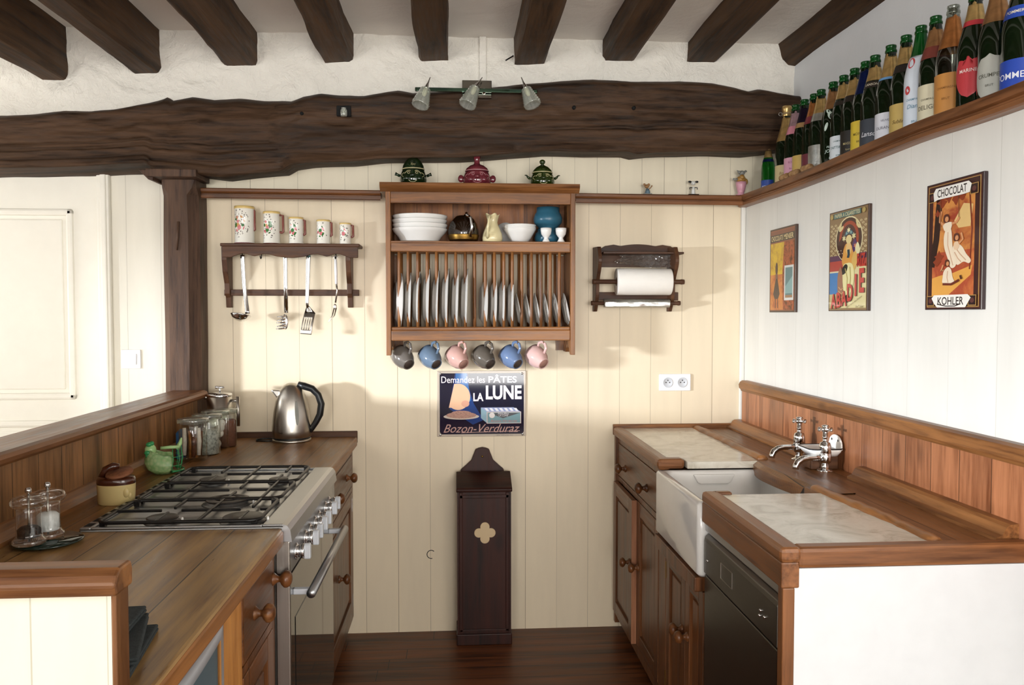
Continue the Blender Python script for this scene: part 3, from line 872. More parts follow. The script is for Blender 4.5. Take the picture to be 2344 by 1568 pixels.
# ------------------------------------------------------------------ range cooker
t = thing('range_cooker', 'stainless steel range cooker with a five-burner gas hob let into the left worktop', 'cooker', (-0.7, 2.45, 0))
y0, y1 = CK0 + 0.003, CK1 - 0.003
MB().box(-0.953, y0, 0.06, -0.462, y1, 0.885).build('body', 'steel_dark', t)
# hob tray with a raised rim and a dished floor
m = MB()
m.box(-0.953, y0, 0.886, -0.445, y1, 0.902, bev=0.003)
m.box(-0.953, y0, 0.902, -0.925, y1, 0.908, bev=0.003); m.box(-0.50, y0, 0.902, -0.445, y1, 0.909, bev=0.004)
m.box(-0.925, y0, 0.902, -0.50, y0 + 0.012, 0.908, bev=0.002); m.box(-0.925, y1 - 0.012, 0.902, -0.50, y1, 0.908, bev=0.002)
m.prism([(-0.447, 0.909), (-0.436, 0.905), (-0.428, 0.893), (-0.424, 0.862), (-0.447, 0.862)], (0, y0, 0), XA, ZA, YA, y1 - y0)
m.build('hob_plate', 'steel_y', t)
m = MB()
for i in range(15):
    yy = y0 + 0.03 + (y1 - y0 - 0.06) * i / 14
    m.box(-0.949, yy - 0.016, 0.9075, -0.931, yy + 0.016, 0.9085)
m.build('vent_slots', 'black_gap', t)
burn = [(372, 1184, 0.040), (557, 1182, 0.052), (521, 1142, 0.062), (487, 1097, 0.040), (638, 1096, 0.030)]
for i, (bx, by, br) in enumerate(burn):
    q = at(bx, by, Z=0.915)
    T = Matrix.Translation((q.x, q.y, 0.902)) @ Matrix.Diagonal((1, 1, 0.5, 1))
    o = MB().lathe([(0, 0), (br * 1.15, 0), (br * 1.1, 0.006), (br * 0.98, 0.009), (br * 0.98, 0.02), (br * 0.85, 0.022), (0, 0.022)], T, 36).build('burner', 'burner', t)
    if i == 2:
        MB().lathe([(br * 0.55, 0.022), (br * 0.97, 0.023), (br * 0.97, 0.028), (br * 0.9, 0.030), (br * 0.58, 0.030), (br * 0.55, 0.024)], T, 36).lathe([(0, 0.026), (br * 0.38, 0.026), (br * 0.4, 0.030), (br * 0.36, 0.033), (0, 0.033)], T, 30).build('burner_cap', 'burner_cap', o)
    else:
        MB().lathe([(0, 0.022), (br * 1.0, 0.023), (br * 1.0, 0.028), (br * 0.92, 0.031), (0, 0.032)], T, 36).build('burner_cap', 'burner_cap', o)
    MB().lathe([(0, 0), (0.004, 0), (0.003, 0.014), (0, 0.015)], Matrix.Translation((q.x + br + 0.014, q.y - 0.01, 0.902)), 8).build('igniter', 'ceramic', o)
def grate(ya, yb, hubs):
    m = MB(); z0, z1 = 0.912, 0.920; xa_, xb_ = -0.918, -0.512; r = 0.03; w_ = 0.0075
    # rounded outer ring
    ring = []
    for cx_, cy_, a0 in ((xb_ - r, yb - r, 0), (xa_ + r, yb - r, 90), (xa_ + r, ya + r, 180), (xb_ - r, ya + r, 270)):
        for k_ in range(6):
            a = R(a0 + 90 * k_ / 5); ring.append((cx_ + r * math.cos(a), cy_ + r * math.sin(a), (z0 + z1) / 2))
    m.tube(ring, 0.005, 8, closed=True)
    for fx, fy in ((xa_ + 0.012, ya + 0.012), (xb_ - 0.012, ya + 0.012), (xa_ + 0.012, yb - 0.012), (xb_ - 0.012, yb - 0.012)):
        m.box(fx - 0.007, fy - 0.007, 0.903, fx + 0.007, fy + 0.007, z0 + 0.006)
    ym = (ya + yb) / 2
    def bar(p, q):
        if abs(p[0] - q[0]) > abs(p[1] - q[1]): m.box(p[0], p[1] - w_ / 2, z0, q[0], p[1] + w_ / 2, z1, bev=0.002)
        else: m.box(p[0] - w_ / 2, p[1], z0, p[0] + w_ / 2, q[1], z1, bev=0.002)
    xs = sorted(h[0] for h in hubs); gap = 0.026
    px_ = xa_
    for hx in xs:
        bar((px_, ym), (hx - gap, ym)); px_ = hx + gap
        bar((hx, ya), (hx, ym - gap)); bar((hx, ym + gap), (hx, yb))
    bar((px_, ym), (xb_, ym))
    if len(xs) == 2:
        xm = sum(xs) / 2; bar((xm, ya), (xm, yb))
    else:
        for xm in ((xa_ + xs[0]) / 2 - 0.02, (xb_ + xs[0]) / 2 + 0.02): bar((xm, ya), (xm, yb))
    return m.build('pan_support', 'iron', t)
hb = [at(b[0], b[1], Z=0.915) for b in burn]
grate(y0 + 0.016, y0 + 0.262, (hb[0], hb[1])); grate(y0 + 0.268, y0 + 0.500, (hb[2],)); grate(y0 + 0.506, y1 - 0.016, (hb[3], hb[4]))
MB().box(-0.462, y0, 0.775, -0.432, y1, 0.864, bev=0.003).build('control_panel', 'steel_y', t)
for i, yy in enumerate((2.155, 2.285, 2.355, 2.44, 2.51, 2.63, 2.70)):
    T = basis((-0.432, yy, 0.815), YA, ZA, XA)
    o = MB().lathe([(0, 0), (0.022, 0), (0.022, 0.004), (0.019, 0.006), (0.016, 0.007), (0.016, 0.014), (0.0195, 0.016), (0.0195, 0.024), (0.017, 0.026), (0, 0.026)], T, 28).build('control_knob', 'chrome', t)
    m = MB(); m.prism([(-0.008, -0.021), (0.008, -0.021), (0.009, 0.016), (0.006, 0.021), (-0.006, 0.021), (-0.009, 0.016)], (-0.408, yy, 0.815), YA, ZA, XA, 0.017, bev=0.003)
    m.build('grip', 'silver', o)
o = MB().box(-0.462, y0 + 0.004, 0.15, -0.438, y1 - 0.004, 0.768, bev=0.003).build('oven_door', 'black_glass', t)
MB().box(-0.4385, y0 + 0.10, 0.25, -0.4365, y1 - 0.10, 0.63, bev=0.001).build('window_pane', 'black_glass', o)
MB().tube([(-0.388, 2.135, 0.705), (-0.388, 2.78, 0.705)], 0.0125, 20).build('handle', 'steel_y', o)
for yy in (2.16, 2.755):
    MB().box(-0.439, yy - 0.010, 0.697, -0.392, yy + 0.010, 0.713, bev=0.003).build('handle_bracket', 'silver', o)
MB().box(-0.462, y0, 0.03, -0.445, y1, 0.146, bev=0.003).build('lower_drawer', 'black_glass', t)
MB().box(-0.466, y0 - 0.002, 0.03, -0.430, y0 + 0.012, 0.864, bev=0.003).build('side_trim', 'steel', t)

# ------------------------------------------------------------------ right side
SY0, SY1 = 2.292, 2.797     # sink, near and far
RF = 0.715                 # front edge
RY0 = 1.705                # near end of the run
XB = 1.30                  # face of the right upstand
t = thing('worktop', 'brown wood frame of the sink worktop along the right wall, around the marble slabs', 'worktop', (1.0, 2.7, RZ))
m = MB()
m.box(RF, RY0, RZ - 0.029, RF + 0.05, 2.285, RZ + 0.006, 0, 0.010); m.box(RF + 0.003, RY0 + 0.004, RZ - 0.086, RF + 0.045, 2.287, RZ - 0.027, 0, 0.004)
m.box(RF + 0.04, RY0, RZ - 0.042, XB + 0.02, RY0 + 0.045, RZ + 0.006, 1, 0.010)    # near end rim
m.box(RF + 0.03, 2.258, RZ - 0.029, RF + 0.085, 2.285, RZ + 0.006, 1, 0.006)
m.build('front_rim', ['midY', 'midX'], t); m = MB()
m.box(RF, 2.78, RZ - 0.032, RF + 0.045, D - 0.018, RZ + 0.008, 0, 0.010)           # far rim
m.box(RF - 0.004, 2.775, RZ - 0.028, RF + 0.095, 2.83, RZ + 0.008, 1, 0.012)       # rounded corner
m.build('far_rim', ['midY', 'midX'], t)
m = MB(); m.box(1.06, 2.27, RZ - 0.033, 1.12, 2.36, RZ - 0.004); m.box(1.10, RY0 + 0.046, RZ - 0.033, XB, D - 0.018, RZ - 0.002); m.build('back_boards', 'top_right', t)
def bead(u, v):
    y = 1.75 + u * (D - 0.03 - 1.75)
    xx = 1.100 + 0.008 * noise.noise((y * 3, 0, 3)) - (0.020 * min(1, max(0, (y - 1.95) / 0.3)) if y < 2.5 else 0)
    a = PI * v
    n = 1 + 0.25 * noise.noise((y * 6, v * 3, 0))
    return Vector((xx + 0.022 * n * math.cos(PI - a), y, RZ - 0.004 + 0.016 * n * math.sin(a)))
for nm, a_, b__ in (('near_bead', 1.752, 2.33), ('far_bead', 2.79, D - 0.025)):
    m = MB(); n_ = 40
    pts = [bead((a_ + (b__ - a_) * i / n_ - 1.75) / (D - 0.03 - 1.75), 0.5) + Vector((0, 0, -0.014)) for i in range(n_ + 1)]
    m.tube(pts, [0.021 * (1 + 0.2 * noise.noise((i * 0.4, 3, a_))) * (0.8 if i in (0, n_) else 1) for i in range(n_ + 1)], 14, flat=0.75)
    m.build(nm, 'pineY', t)
# rough piece over the sink back edge
def rough(u, v):
    y = 2.24 + u * 0.60; q = [(1.06, RZ - 0.05), (1.055, RZ - 0.012), (1.072, RZ), (1.16, RZ + 0.002), (1.16, RZ - 0.05)][int(round(v * 4))]
    n = noise.noise((y * 8, v * 2, 6)) * 0.008 + 0.012 * math.sin(u * 2.2 * PI)
    return Vector((q[0] + (n if v < 0.7 else 0), y, q[1]))
m = MB(); m.grid(rough, 40, 4, smooth=False); m.build('sink_back_piece', 'top_right', t)
MB().box(RF, D - 0.018, RZ - 0.03, XB, D - 0.0005, RZ + 0.018, bev=0.003).build('wall_strip', 'pineX', t)
def slab(pts, z0, z1, label):
    m = MB(); m.prism(pts, (0, 0, z0), XA, YA, ZA, z1 - z0, bev=0.003)
    return tag(m.build('marble_slab', 'marble'), label, 'slab')
slab([(0.765, 1.752), (1.099, 1.752), (1.099, 2.257), (0.80, 2.257), (0.765, 2.256)], RZ - 0.025, RZ, 'pale veined marble slab in the near right worktop, over the dishwasher')
slab([(0.762, 2.833), (0.815, 2.83), (0.815, 2.765), (1.10, 2.765), (1.10, D - 0.02), (0.762, D - 0.02)], RZ - 0.025, RZ, 'pale marble slab in the far right corner beyond the sink')
# upstand
t = thing('upstand', 'orange-brown boarded upstand with a rounded cap behind the taps', 'upstand', (XB, 2.6, RZ))
MB().box(XB, 1.42, RZ - 0.04, XR - 0.001, D - 0.06, 1.122).build('boards', 'bs_right', t)
m = MB()
m.prism([(XR - 0.001, 1.098), (XB - 0.004, 1.098), (XB - 0.008, 1.106), (XB - 0.014, 1.112), (XB - 0.016, 1.128), (XB - 0.010, 1.14), (XB, 1.146), (XR - 0.001, 1.146)], (0, 1.42, 0), XA, ZA, YA, D - 0.06 - 1.42)
m.build('cap', 'pineY', t)
m = MB()
pts = [(XB + 0.003, RZ - 0.003), (XB - 0.055, RZ - 0.003), (XB - 0.055, RZ + 0.006), (XB - 0.04, RZ + 0.012), (XB - 0.03, RZ + 0.03), (XB - 0.02, RZ + 0.036), (XB + 0.003, RZ + 0.038)]
m.prism(pts, (0, RY0 + 0.046, 0), XA, ZA, YA, 2.46 - RY0 - 0.046); m.prism(pts, (0, 2.64, 0), XA, ZA, YA, D - 0.02 - 2.64)
m.build('base_moulding', 'pineY', t)

# Belfast sink
t = thing('belfast_sink', 'white glazed farmhouse sink with a deep front between the two marble slabs', 'sink', (0.9, 2.5, 0.67))
xf, xk, y0, y1, z0, z1 = 0.708, 1.135, SY0, SY1, 0.668, 0.893
m = MB(); th_ = 0.032
def rr(x0, x1, ya, yb, r, n=5):
    L = []
    for cx_, cy_, a0 in ((x1 - r, yb - r, 0), (x0 + r, yb - r, 90), (x0 + r, ya + r, 180), (x1 - r, ya + r, 270)):
        for k_ in range(n + 1):
            a = R(a0 + 90 * k_ / n); L.append((cx_ + r * math.cos(a), cy_ + r * math.sin(a)))
    return L
tb = bmesh.new()
rings = []
for (x0, x1, ya, yb, r, z) in ((xf + 0.012, xk - 0.01, y0 + 0.012, y1 - 0.012, 0.01, z0), (xf, xk, y0, y1, 0.014, z0 + 0.012), (xf, xk, y0, y1, 0.014, z1 - 0.008), (xf + 0.006, xk - 0.006, y0 + 0.006, y1 - 0.006, 0.012, z1),
        (xf + th_ - 0.008, xk - th_ + 0.008, y0 + th_ - 0.008, y1 - th_ + 0.008, 0.03, z1), (xf + th_, xk - th_, y0 + th_, y1 - th_, 0.035, z1 - 0.008), (xf + th_ + 0.008, xk - th_ - 0.008, y0 + th_ + 0.008, y1 - th_ - 0.008, 0.04, z0 + 0.06), (xf + th_ + 0.04, xk - th_ - 0.04, y0 + th_ + 0.04, y1 - th_ - 0.04, 0.04, z0 + 0.035)):
    rings.append([tb.verts.new((p_[0], p_[1], z)) for p_ in rr(x0, x1, ya, yb, r)])
for A, B in zip(rings, rings[1:]):
    n_ = len(A)
    for i in range(n_): tb.faces.new((A[i], A[(i + 1) % n_], B[(i + 1) % n_], B[i]))
tb.faces.new(rings[0][::-1]); tb.faces.new(rings[-1])
bmesh.ops.recalc_face_normals(tb, faces=list(tb.faces))
m.add(tb); m.build('basin', 'sink', t)
m = MB(); m.prism([(-0.075, 0), (0.075, 0), (0.06, -0.028), (0.05, -0.034), (-0.05, -0.034), (-0.06, -0.028)], (0.91, y1 - th_ + 0.002, z1 - 0.012), XA, ZA, -YA, 0.014, bev=0.004)
m.build('overflow', 'sink', t)
MB().lathe([(0, 0.004), (0.03, 0.004), (0.035, 0.0)], Matrix.Translation((0.915, 2.51, z0 + 0.035)), 24).build('drain', 'chrome', t)

# taps
def tap(base, label):
    t = thing('pillar_tap', label, 'tap', base, 'pillar taps over the sink')
    B = Vector(base); T = Matrix.Translation(B)
    MB().lathe([(0, 0), (0.026, 0), (0.027, 0.003), (0.022, 0.006), (0.014, 0.008), (0.0125, 0.018), (0.012, 0.026)], T, 28).build('base_flange', 'chrome', t)
    MB().lathe([(0.012, 0.024), (0.0185, 0.030), (0.0205, 0.040), (0.0205, 0.060), (0.0198, 0.061), (0.0205, 0.062), (0.0195, 0.085), (0.016, 0.096), (0.0085, 0.099), (0.0085, 0.112), (0.0095, 0.113), (0.0095, 0.116), (0.0085, 0.117), (0.0082, 0.135), (0, 0.135)], T, 28).build('barrel', 'chrome', t)
    pts = [(-0.010, 0, 0.048), (-0.035, -0.002, 0.046), (-0.06, -0.004, 0.046), (-0.082, -0.006, 0.042), (-0.097, -0.008, 0.032), (-0.104, -0.009, 0.018), (-0.105, -0.009, 0.010)]
    MB().tube([B + Vector(p_) for p_ in pts], [0.013, 0.0105, 0.010, 0.0105, 0.011, 0.0105, 0.011], 16).build('spout', 'chrome', t)
    hz = 0.140
    o = MB().lathe([(0, hz - 0.008), (0.010, hz - 0.008), (0.012, hz), (0.010, hz + 0.006), (0.0125, hz + 0.010), (0.011, hz + 0.014), (0, hz + 0.016)], T, 24).build('cross_head', 'chrome', t)
    m = MB()
    for k_ in range(4):
        a = R(20 + 90 * k_); d = Vector((math.cos(a), math.sin(a), 0))
        m.tube([B + d * 0.006 + Vector((0, 0, hz)), B + d * 0.02 + Vector((0, 0, hz - 0.001)), B + d * 0.028 + Vector((0, 0, hz)), B + d * 0.031 + Vector((0, 0, hz))], [0.0045, 0.0035, 0.0055, 0.004], 10)
    m.build('cross_arms', 'chrome', o)
q = at(1829, 1052, Z=RZ - 0.002); tap((q.x, q.y, RZ - 0.002), 'chrome pillar tap with a cross handle, the farther one over the sink')
q = at(1888, 1078, Z=RZ - 0.002); tap((q.x, q.y, RZ - 0.002), 'chrome pillar tap with a cross handle, nearer one in front of the soap dish')
# soap dish
sx, sy = XB - 0.056, 2.56
t = thing('soap_dish', 'white enamel soap dish with black edges hung on the upstand behind the taps', 'soap dish', (1.24, 2.63, 0.965))
m = MB(); zb_ = 0.970
x0, x1, ya, yb = 1.178, 1.292, 2.575, 2.69
tb = bmesh.new(); rings = []
for (i_, z, r) in ((0.018, zb_, 0.02), (0.003, zb_ + 0.016, 0.02), (0.0, zb_ + 0.026, 0.02), (0.004, zb_ + 0.026, 0.018), (0.02, zb_ + 0.006, 0.018)):
    rings.append([tb.verts.new((p_[0], p_[1], z)) for p_ in rr(x0 + i_, x1 - i_ * 0.3, ya + i_, yb - i_, r)])
for A, B in zip(rings, rings[1:]):
    n_ = len(A)
    for i in range(n_): tb.faces.new((A[i], A[(i + 1) % n_], B[(i + 1) % n_], B[i]))
tb.faces.new(rings[0][::-1]); tb.faces.new(rings[-1]); bmesh.ops.recalc_face_normals(tb, faces=list(tb.faces))
m.add(tb); m.build('tray', 'ceramic', t)
m = MB(); m.tube([(p_[0], p_[1], zb_ + 0.026) for p_ in rr(x0, x1, ya, yb, 0.02)], 0.0022, 6, closed=True); m.build('black_rim', 'black', t)
pl = [(ya + 0.012, 0), (yb - 0.012, 0)] + [((ya + yb) / 2 + (yb - ya - 0.024) / 2 * math.cos(a), 0.014 + 0.034 * math.sin(a)) for a in [PI * i / 14 for i in range(15)]]
m = MB(); m.prism(pl, (1.287, 0, zb_ + 0.02), YA, ZA, XA, 0.006, bev=0.002); m.build('back_plate', 'ceramic', t)
m = MB()
for yy in (-0.022, 0.022): m.lathe([(0, 0.0006), (0.0035, 0.0006), (0.0045, 0)], basis((1.287, (ya + yb) / 2 + yy, zb_ + 0.050), YA, ZA, -XA), 10)
m.build('screw_holes', 'black', t)
MB().box(1.19, 2.60, RZ + 0.0, 1.285, 2.665, zb_, bev=0.004).build('support', 'darkX', t)

# cabinets and dishwasher under the sink worktop
t = thing('base_cabinet', 'brown pine base cabinet in the far right corner, one door standing slightly ajar', 'cabinet', (1.0, 3.2, 0))
xf2 = 0.735; y0, y1 = 2.80, D - 0.003
m = MB(); m.box(xf2 + 0.022, y0, 0.09, 1.28, y1, RZ - 0.036); m.box(xf2 + 0.06, y0, 0, 1.28, y1, 0.09)
m.box(xf2, y0, 0.05, xf2 + 0.022, y0 + 0.045, RZ - 0.034, bev=0.002); m.box(xf2 - 0.012, y1 - 0.03, 0.03, xf2 + 0.022, y1, RZ + 0.004, bev=0.002)
m.box(xf2, y0 + 0.045, RZ - 0.06, xf2 + 0.022, y1 - 0.03, RZ - 0.034); m.box(xf2, y0 + 0.045, 0.69, xf2 + 0.022, y1 - 0.03, 0.712); m.box(xf2, y0 + 0.045, 0.05, xf2 + 0.022, y1 - 0.03, 0.09)
m.build('carcass', 'cabZ', t)
o = MB().box(xf2 - 0.002, y0 + 0.048, 0.715, xf2 + 0.02, y1 - 0.034, RZ - 0.063, bev=0.004).build('drawer', 'cabY', t)
knob('knob', (xf2 - 0.002, 3.03, 0.775), -XA, 0.022, 'cabX', o); knob('knob', (xf2 - 0.002, 3.42, 0.775), -XA, 0.022, 'cabX', o)
ym = 3.20
o = panel_door('door', xf2 - 0.002, y0 + 0.048, ym - 0.003, 0.093, 0.687, -1, t)
knob('knob', (xf2 - 0.002, ym - 0.035, 0.42), -XA, 0.02, 'cabX', o)
o = panel_door('door', xf2 - 0.022, ym + 0.003, y1 - 0.034, 0.093, 0.687, -1, t, label='left-hand door standing slightly ajar, its edge lit')
MB().box(xf2 - 0.0225, ym - 0.002, 0.093, xf2 - 0.002, ym + 0.004, 0.687).build('lit_edge', 'stile', o)
knob('knob', (xf2 - 0.022, ym + 0.04, 0.42), -XA, 0.02, 'cabX', o)
t = thing('sink_cabinet', 'dark pine cabinet carrying the white farmhouse sink, with panelled doors', 'cabinet', (1.0, 2.52, 0))
y0, y1 = 2.312, 2.797
m = MB(); m.box(xf2 + 0.022, y0, 0.09, 1.28, y1, z0 - 0.003 if False else 0.664); m.box(xf2 + 0.06, y0, 0, 1.28, y1, 0.09)
m.box(xf2 - 0.03, y0, 0.62, xf2 + 0.022, y1, 0.664, bev=0.004); m.box(xf2, y0, 0.05, xf2 + 0.022, y1, 0.09); m.box(xf2 - 0.002, y1 - 0.055, 0.05, xf2 + 0.022, y1, 0.62, bev=0.002)
m.build('carcass', 'cabZ', t)
o = panel_door('door', xf2 - 0.002, y0 + 0.003, 2.50, 0.093, 0.617, -1, t, sw=0.045)
knob('knob', (xf2 - 0.002, 2.47, 0.42), -XA, 0.02, 'cabX', o)
o = panel_door('door', xf2 - 0.002, 2.503, y1 - 0.058, 0.093, 0.617, -1, t, sw=0.045)
knob('knob', (xf2 - 0.002, 2.535, 0.42), -XA, 0.02, 'cabX', o)
m = MB()
for zz in (0.16, 0.55): m.box(xf2 - 0.004, y1 - 0.060, zz - 0.03, xf2 - 0.001, y1 - 0.056, zz + 0.03)
m.build('hinges', 'brass', o)
t = thing('dishwasher', 'dark steel dishwasher under the near marble slab, with a pale trim above its door', 'dishwasher', (1.0, 2.02, 0))
y0, y1 = 1.742, 2.286
MB().box(0.76, y0, 0.05, 1.28, y1, 0.838).build('body', 'black', t)
MB().box(0.728, y0, 0.812, 0.762, y1, 0.840, bev=0.004).build('top_trim', 'steel_y', t)
m = MB(); m.prism([(0.724, 0.69), (0.76, 0.69), (0.76, 0.806), (0.738, 0.806), (0.727, 0.797), (0.724, 0.785)], (0, y0 + 0.003, 0), XA, ZA, YA, y1 - y0 - 0.006, bev=0.002)
o = m.build('control_panel', 'steel_dark', t)
m = MB()
yy0, yy1, za, zb2 = 2.04, 2.13, 0.722, 0.765
for (a_, b__, c_, d_) in ((yy0, za, yy1, za + 0.0015), (yy0, zb2, yy1, zb2 + 0.0015), (yy0, za, yy0 + 0.0015, zb2), (yy1, za, yy1 + 0.0015, zb2)): m.box(0.7225, a_, b__, 0.7245, c_, d_)
m.build('display_outline', 'steel', o)
for yy, zz in ((1.84, 0.742), (1.815, 0.735), (1.845, 0.728), (2.245, 0.735)):
    MB().ball((0.723, yy, zz), 0.004, seg=10, rings=6).build('button', 'chrome', o)
MB().box(0.726, y0 + 0.003, 0.10, 0.758, y1 - 0.003, 0.685, bev=0.004).build('door', 'steel_dark', t)
# painted end panel of the right run
t = thing('end_panel', 'white painted end panel below the wood rim at the bottom right', 'panel', (1.05, 1.72, 0))
MB().box(RF + 0.035, 1.715, 0, XR - 0.001, 1.735, RZ - 0.043).build('board', 'right_panel', t)
MB().box(RF + 0.008, 1.712, 0, RF + 0.036, 1.741, RZ - 0.086, bev=0.003).build('edge_post', 'midZ', t)
# ------------------------------------------------------------------ plate rack dresser on the back wall
YD = 3.385
DX0, DX1 = at(883, 600, Y=YD).x, at(1317, 600, Y=YD).x
zc = lambda y_, Y=YD: at(1100, y_, Y=Y).z
t = thing('plate_rack', 'wooden plate rack with shelf and dowels in the middle of the back wall', 'plate rack', ((DX0 + DX1) / 2, 3.5, zc(813)))
ZTOP, ZF0, ZSH, ZSB, ZR1, ZR0, ZB = 1.995, zc(466), zc(552), zc(577), zc(748), zc(780), zc(813)
YK = D - 0.001
for sx, nm in ((1, 'left'), (-1, 'right')):
    xo = DX0 if sx == 1 else DX1
    m = MB()
    # side board with a curved foot
    pr = [(YD, ZTOP - 0.03), (YK, ZTOP - 0.03), (YK, ZB + 0.005), (YK - 0.07, ZB + 0.005), (YK - 0.09, ZB + 0.025), (YD + 0.09, ZB + 0.035), (YD + 0.055, ZB + 0.03), (YD + 0.04, ZB + 0.008), (YD + 0.02, ZB), (YD, ZB)]
    m.prism(pr, (xo, 0, 0), YA, ZA, XA * sx, 0.020, bev=0.002)
    m.build('side_panel', 'pineZ', t)
def mould_x(m, x0, x1, prof):      # profile (y, z) run along x with mitred returns left square
    m.prism(prof, (x0, 0, 0), YA, ZA, XA, x1 - x0)
m = MB()
z = ZTOP
mould_x(m, DX0 - 0.022, DX1 + 0.015, [(YK, z), (YD - 0.026, z), (YD - 0.028, z - 0.012), (YD - 0.022, z - 0.020), (YD - 0.018, z - 0.024), (YD - 0.008, z - 0.030), (YD, z - 0.036), (YD + 0.01, z - 0.036), (YD + 0.01, z - 0.03), (YK, z - 0.03)])
m.build('cornice', 'pineX', t)
MB().box(DX0 + 0.020, YD + 0.004, ZF0, DX1 - 0.020, YD + 0.022, ZTOP - 0.030, bev=0.002).build('frieze', 'pineX', t)
MB().box(DX0 + 0.020, YD + 0.004, ZSH - 0.018, DX1 - 0.020, YK, ZSH, bev=0.002).build('shelf', 'pineX', t)
MB().box(DX0 + 0.020, YD + 0.002, ZSB, DX1 - 0.020, YD + 0.020, ZSH - 0.006, bev=0.004).build('shelf_rail', 'pineX', t)
MB().box(DX0 + 0.020, YK - 0.012, ZSH, DX1 - 0.020, YK, ZTOP - 0.03).build('back_board', M.setdefault('backboard', wood('dresser_back_boards', 'ac7040', '64391a', 'Z', 0.45, 0.3, planks=(0, 0.16), phase=3.0, line=0.002)), t)
YR2 = 3.555
m = MB(); m.box(DX0 + 0.020, YD + 0.002, ZR0, DX1 - 0.020, YD + 0.022, ZR1 - 0.014, bev=0.004); m.box(DX0 + 0.020, YD + 0.004, ZR1 - 0.016, DX1 - 0.020, YD + 0.026, ZR1, bev=0.005)
m.build('bottom_rail', 'pineX', t)
MB().box(DX0 + 0.020, YR2 - 0.012, ZR0 + 0.01, DX1 - 0.020, YR2 + 0.012, ZR1 - 0.004, bev=0.004).build('rear_bottom_rail', 'pineX', t)
MB().box(DX0 + 0.020, YR2 - 0.012, ZSB + 0.004, DX1 - 0.020, YR2 + 0.012, ZSH - 0.018, bev=0.004).build('rear_top_rail', 'pineX', t)
for yy in (YK - 0.02,):
    for xx in (DX0 + 0.02, DX1 - 0.055):
        MB().box(xx, yy, ZB + 0.01, xx + 0.035, YK, ZSB).build('wall_batten', 'pineZ', t)
DPX = [913.7, 934.7, 956.3, 978.2, 999.3, 1021.4, 1043.3, 1065.4, 1086.7, 1110.9, 1132, 1153.3, 1172.7, 1194.2, 1216.3, 1238.5, 1259.3, 1280.4]
DX = [at(q, 660, Y=YD + 0.013).x for q in DPX]
for xx in DX:
    MB().lathe([(0, ZR1 - 0.004), (0.0065, ZR1 - 0.004), (0.0068, ZR1 + 0.05), (0.0068, ZSB - 0.04), (0.0065, ZSB + 0.004), (0, ZSB + 0.004)], Matrix.Translation((xx, YD + 0.013, 0)), 12).build('dowel', 'pineZ', t)
for xx in DX:
    MB().lathe([(0, ZR1 - 0.008), (0.0065, ZR1 - 0.008), (0.0065, ZSB + 0.008), (0, ZSB + 0.008)], Matrix.Translation((xx, YR2, 0)), 12).build('rear_dowel', 'pineZ', t)
MUGX = [935, 998, 1060, 1121, 1184, 1243]
for q in MUGX:
    x = at(q, 785, Y=3.44).x
    pts = [Vector((x, 3.44, ZR0 + 0.016)), Vector((x, 3.44, ZR0 - 0.006))] + [Vector((x, 3.44 - 0.010 + 0.010 * math.cos(a), ZR0 - 0.006 - 0.010 * math.sin(a))) for a in [PI * i / 8 for i in range(1, 9)]]
    MB().tube(pts, 0.0018, 8).build('hook', 'brass', t)
m = MB(); m.box(DX0 + 0.02, YD + 0.03, ZR0 + 0.012, DX1 - 0.02, 3.47, ZR0 + 0.024); m.build('hook_board', 'pineX', t)

# plates standing on edge: local axis z = plate axis, foot at the back
def plate_mesh(r):
    d = r * 0.19
    return [(0, 0.004), (r * 0.58, 0.004), (r * 0.62, 0.0), (r * 0.66, 0.004), (r * 0.74, d * 0.45), (r * 0.9, d * 0.8), (r, d), (r * 0.995, d + 0.003), (r * 0.88, d * 0.95), (r * 0.72, d * 0.6), (r * 0.62, 0.0075), (0, 0.0072)]
M['plate'] = plain('pale_stoneware_plate', 'e4e6e2', 0.2, var=0.04, coat=0.2)
M['plate_under'] = plain('shaded_plate_underside', 'd2cec8', 0.25, var=0.05, scale=8)  # same white plate toned greyer: shade between the plates put into the colour
def plate(name, label, r, group):
    pm = plate_mesh(r)
    o = MB().lathe(pm[:7], None, 56, 1).lathe(pm[6:], None, 56, 0).build(name, ['plate', 'plate_under'])
    return tag(o, label, 'plate', group)
def spot_plate(o, r, x, lean, yaw):
    A = Vector((math.cos(yaw), -math.sin(yaw), math.sin(lean))).normalized()        # the eating side looks along A
    up = (ZA - A * ZA.dot(A)).normalized()
    m = basis((0, 0, 0), up.cross(A) * -1, up, A)
    m = basis((0, 0, 0), up, A.cross(up), A)
    o.matrix_basis = Matrix.Translation((x, 3.475, ZR1 - 0.012 + r * up.z + 0.0)) @ m
BIGX = [903, 926, 947, 969, 990, 1012, 1034, 1055]
big = None
lab_big = ['leftmost large white plate in the rack, turned to show its bright face', 'second large plate from the left end of the rack, wavy rim', 'third large plate from the left end of the rack', 'fourth large plate from the left in the rack, taller white edge', 'fifth large plate from the left end of the rack', 'sixth large plate from the left end of the rack', 'seventh large plate from the left end of the rack', 'last large plate, just left of the empty slot in the rack']
for i, q in enumerate(BIGX):
    r = [0.122, 0.123, 0.125, 0.132, 0.128, 0.132, 0.132, 0.132][i]
    x = at(q, 690, Y=3.475).x
    o = plate('dinner_plate', lab_big[i], r, 'large plates in the rack')
    spot_plate(o, r, x, -0.03, -0.16 if i == 0 else -0.06 if i == 1 else 0.01 * (i % 3))
lab_med = ['first middle-sized plate right of the empty slot in the rack', 'second middle-sized plate right of the empty slot', 'third middle-sized plate right of the empty slot', 'fourth middle-sized plate, beside the small leaning plates']
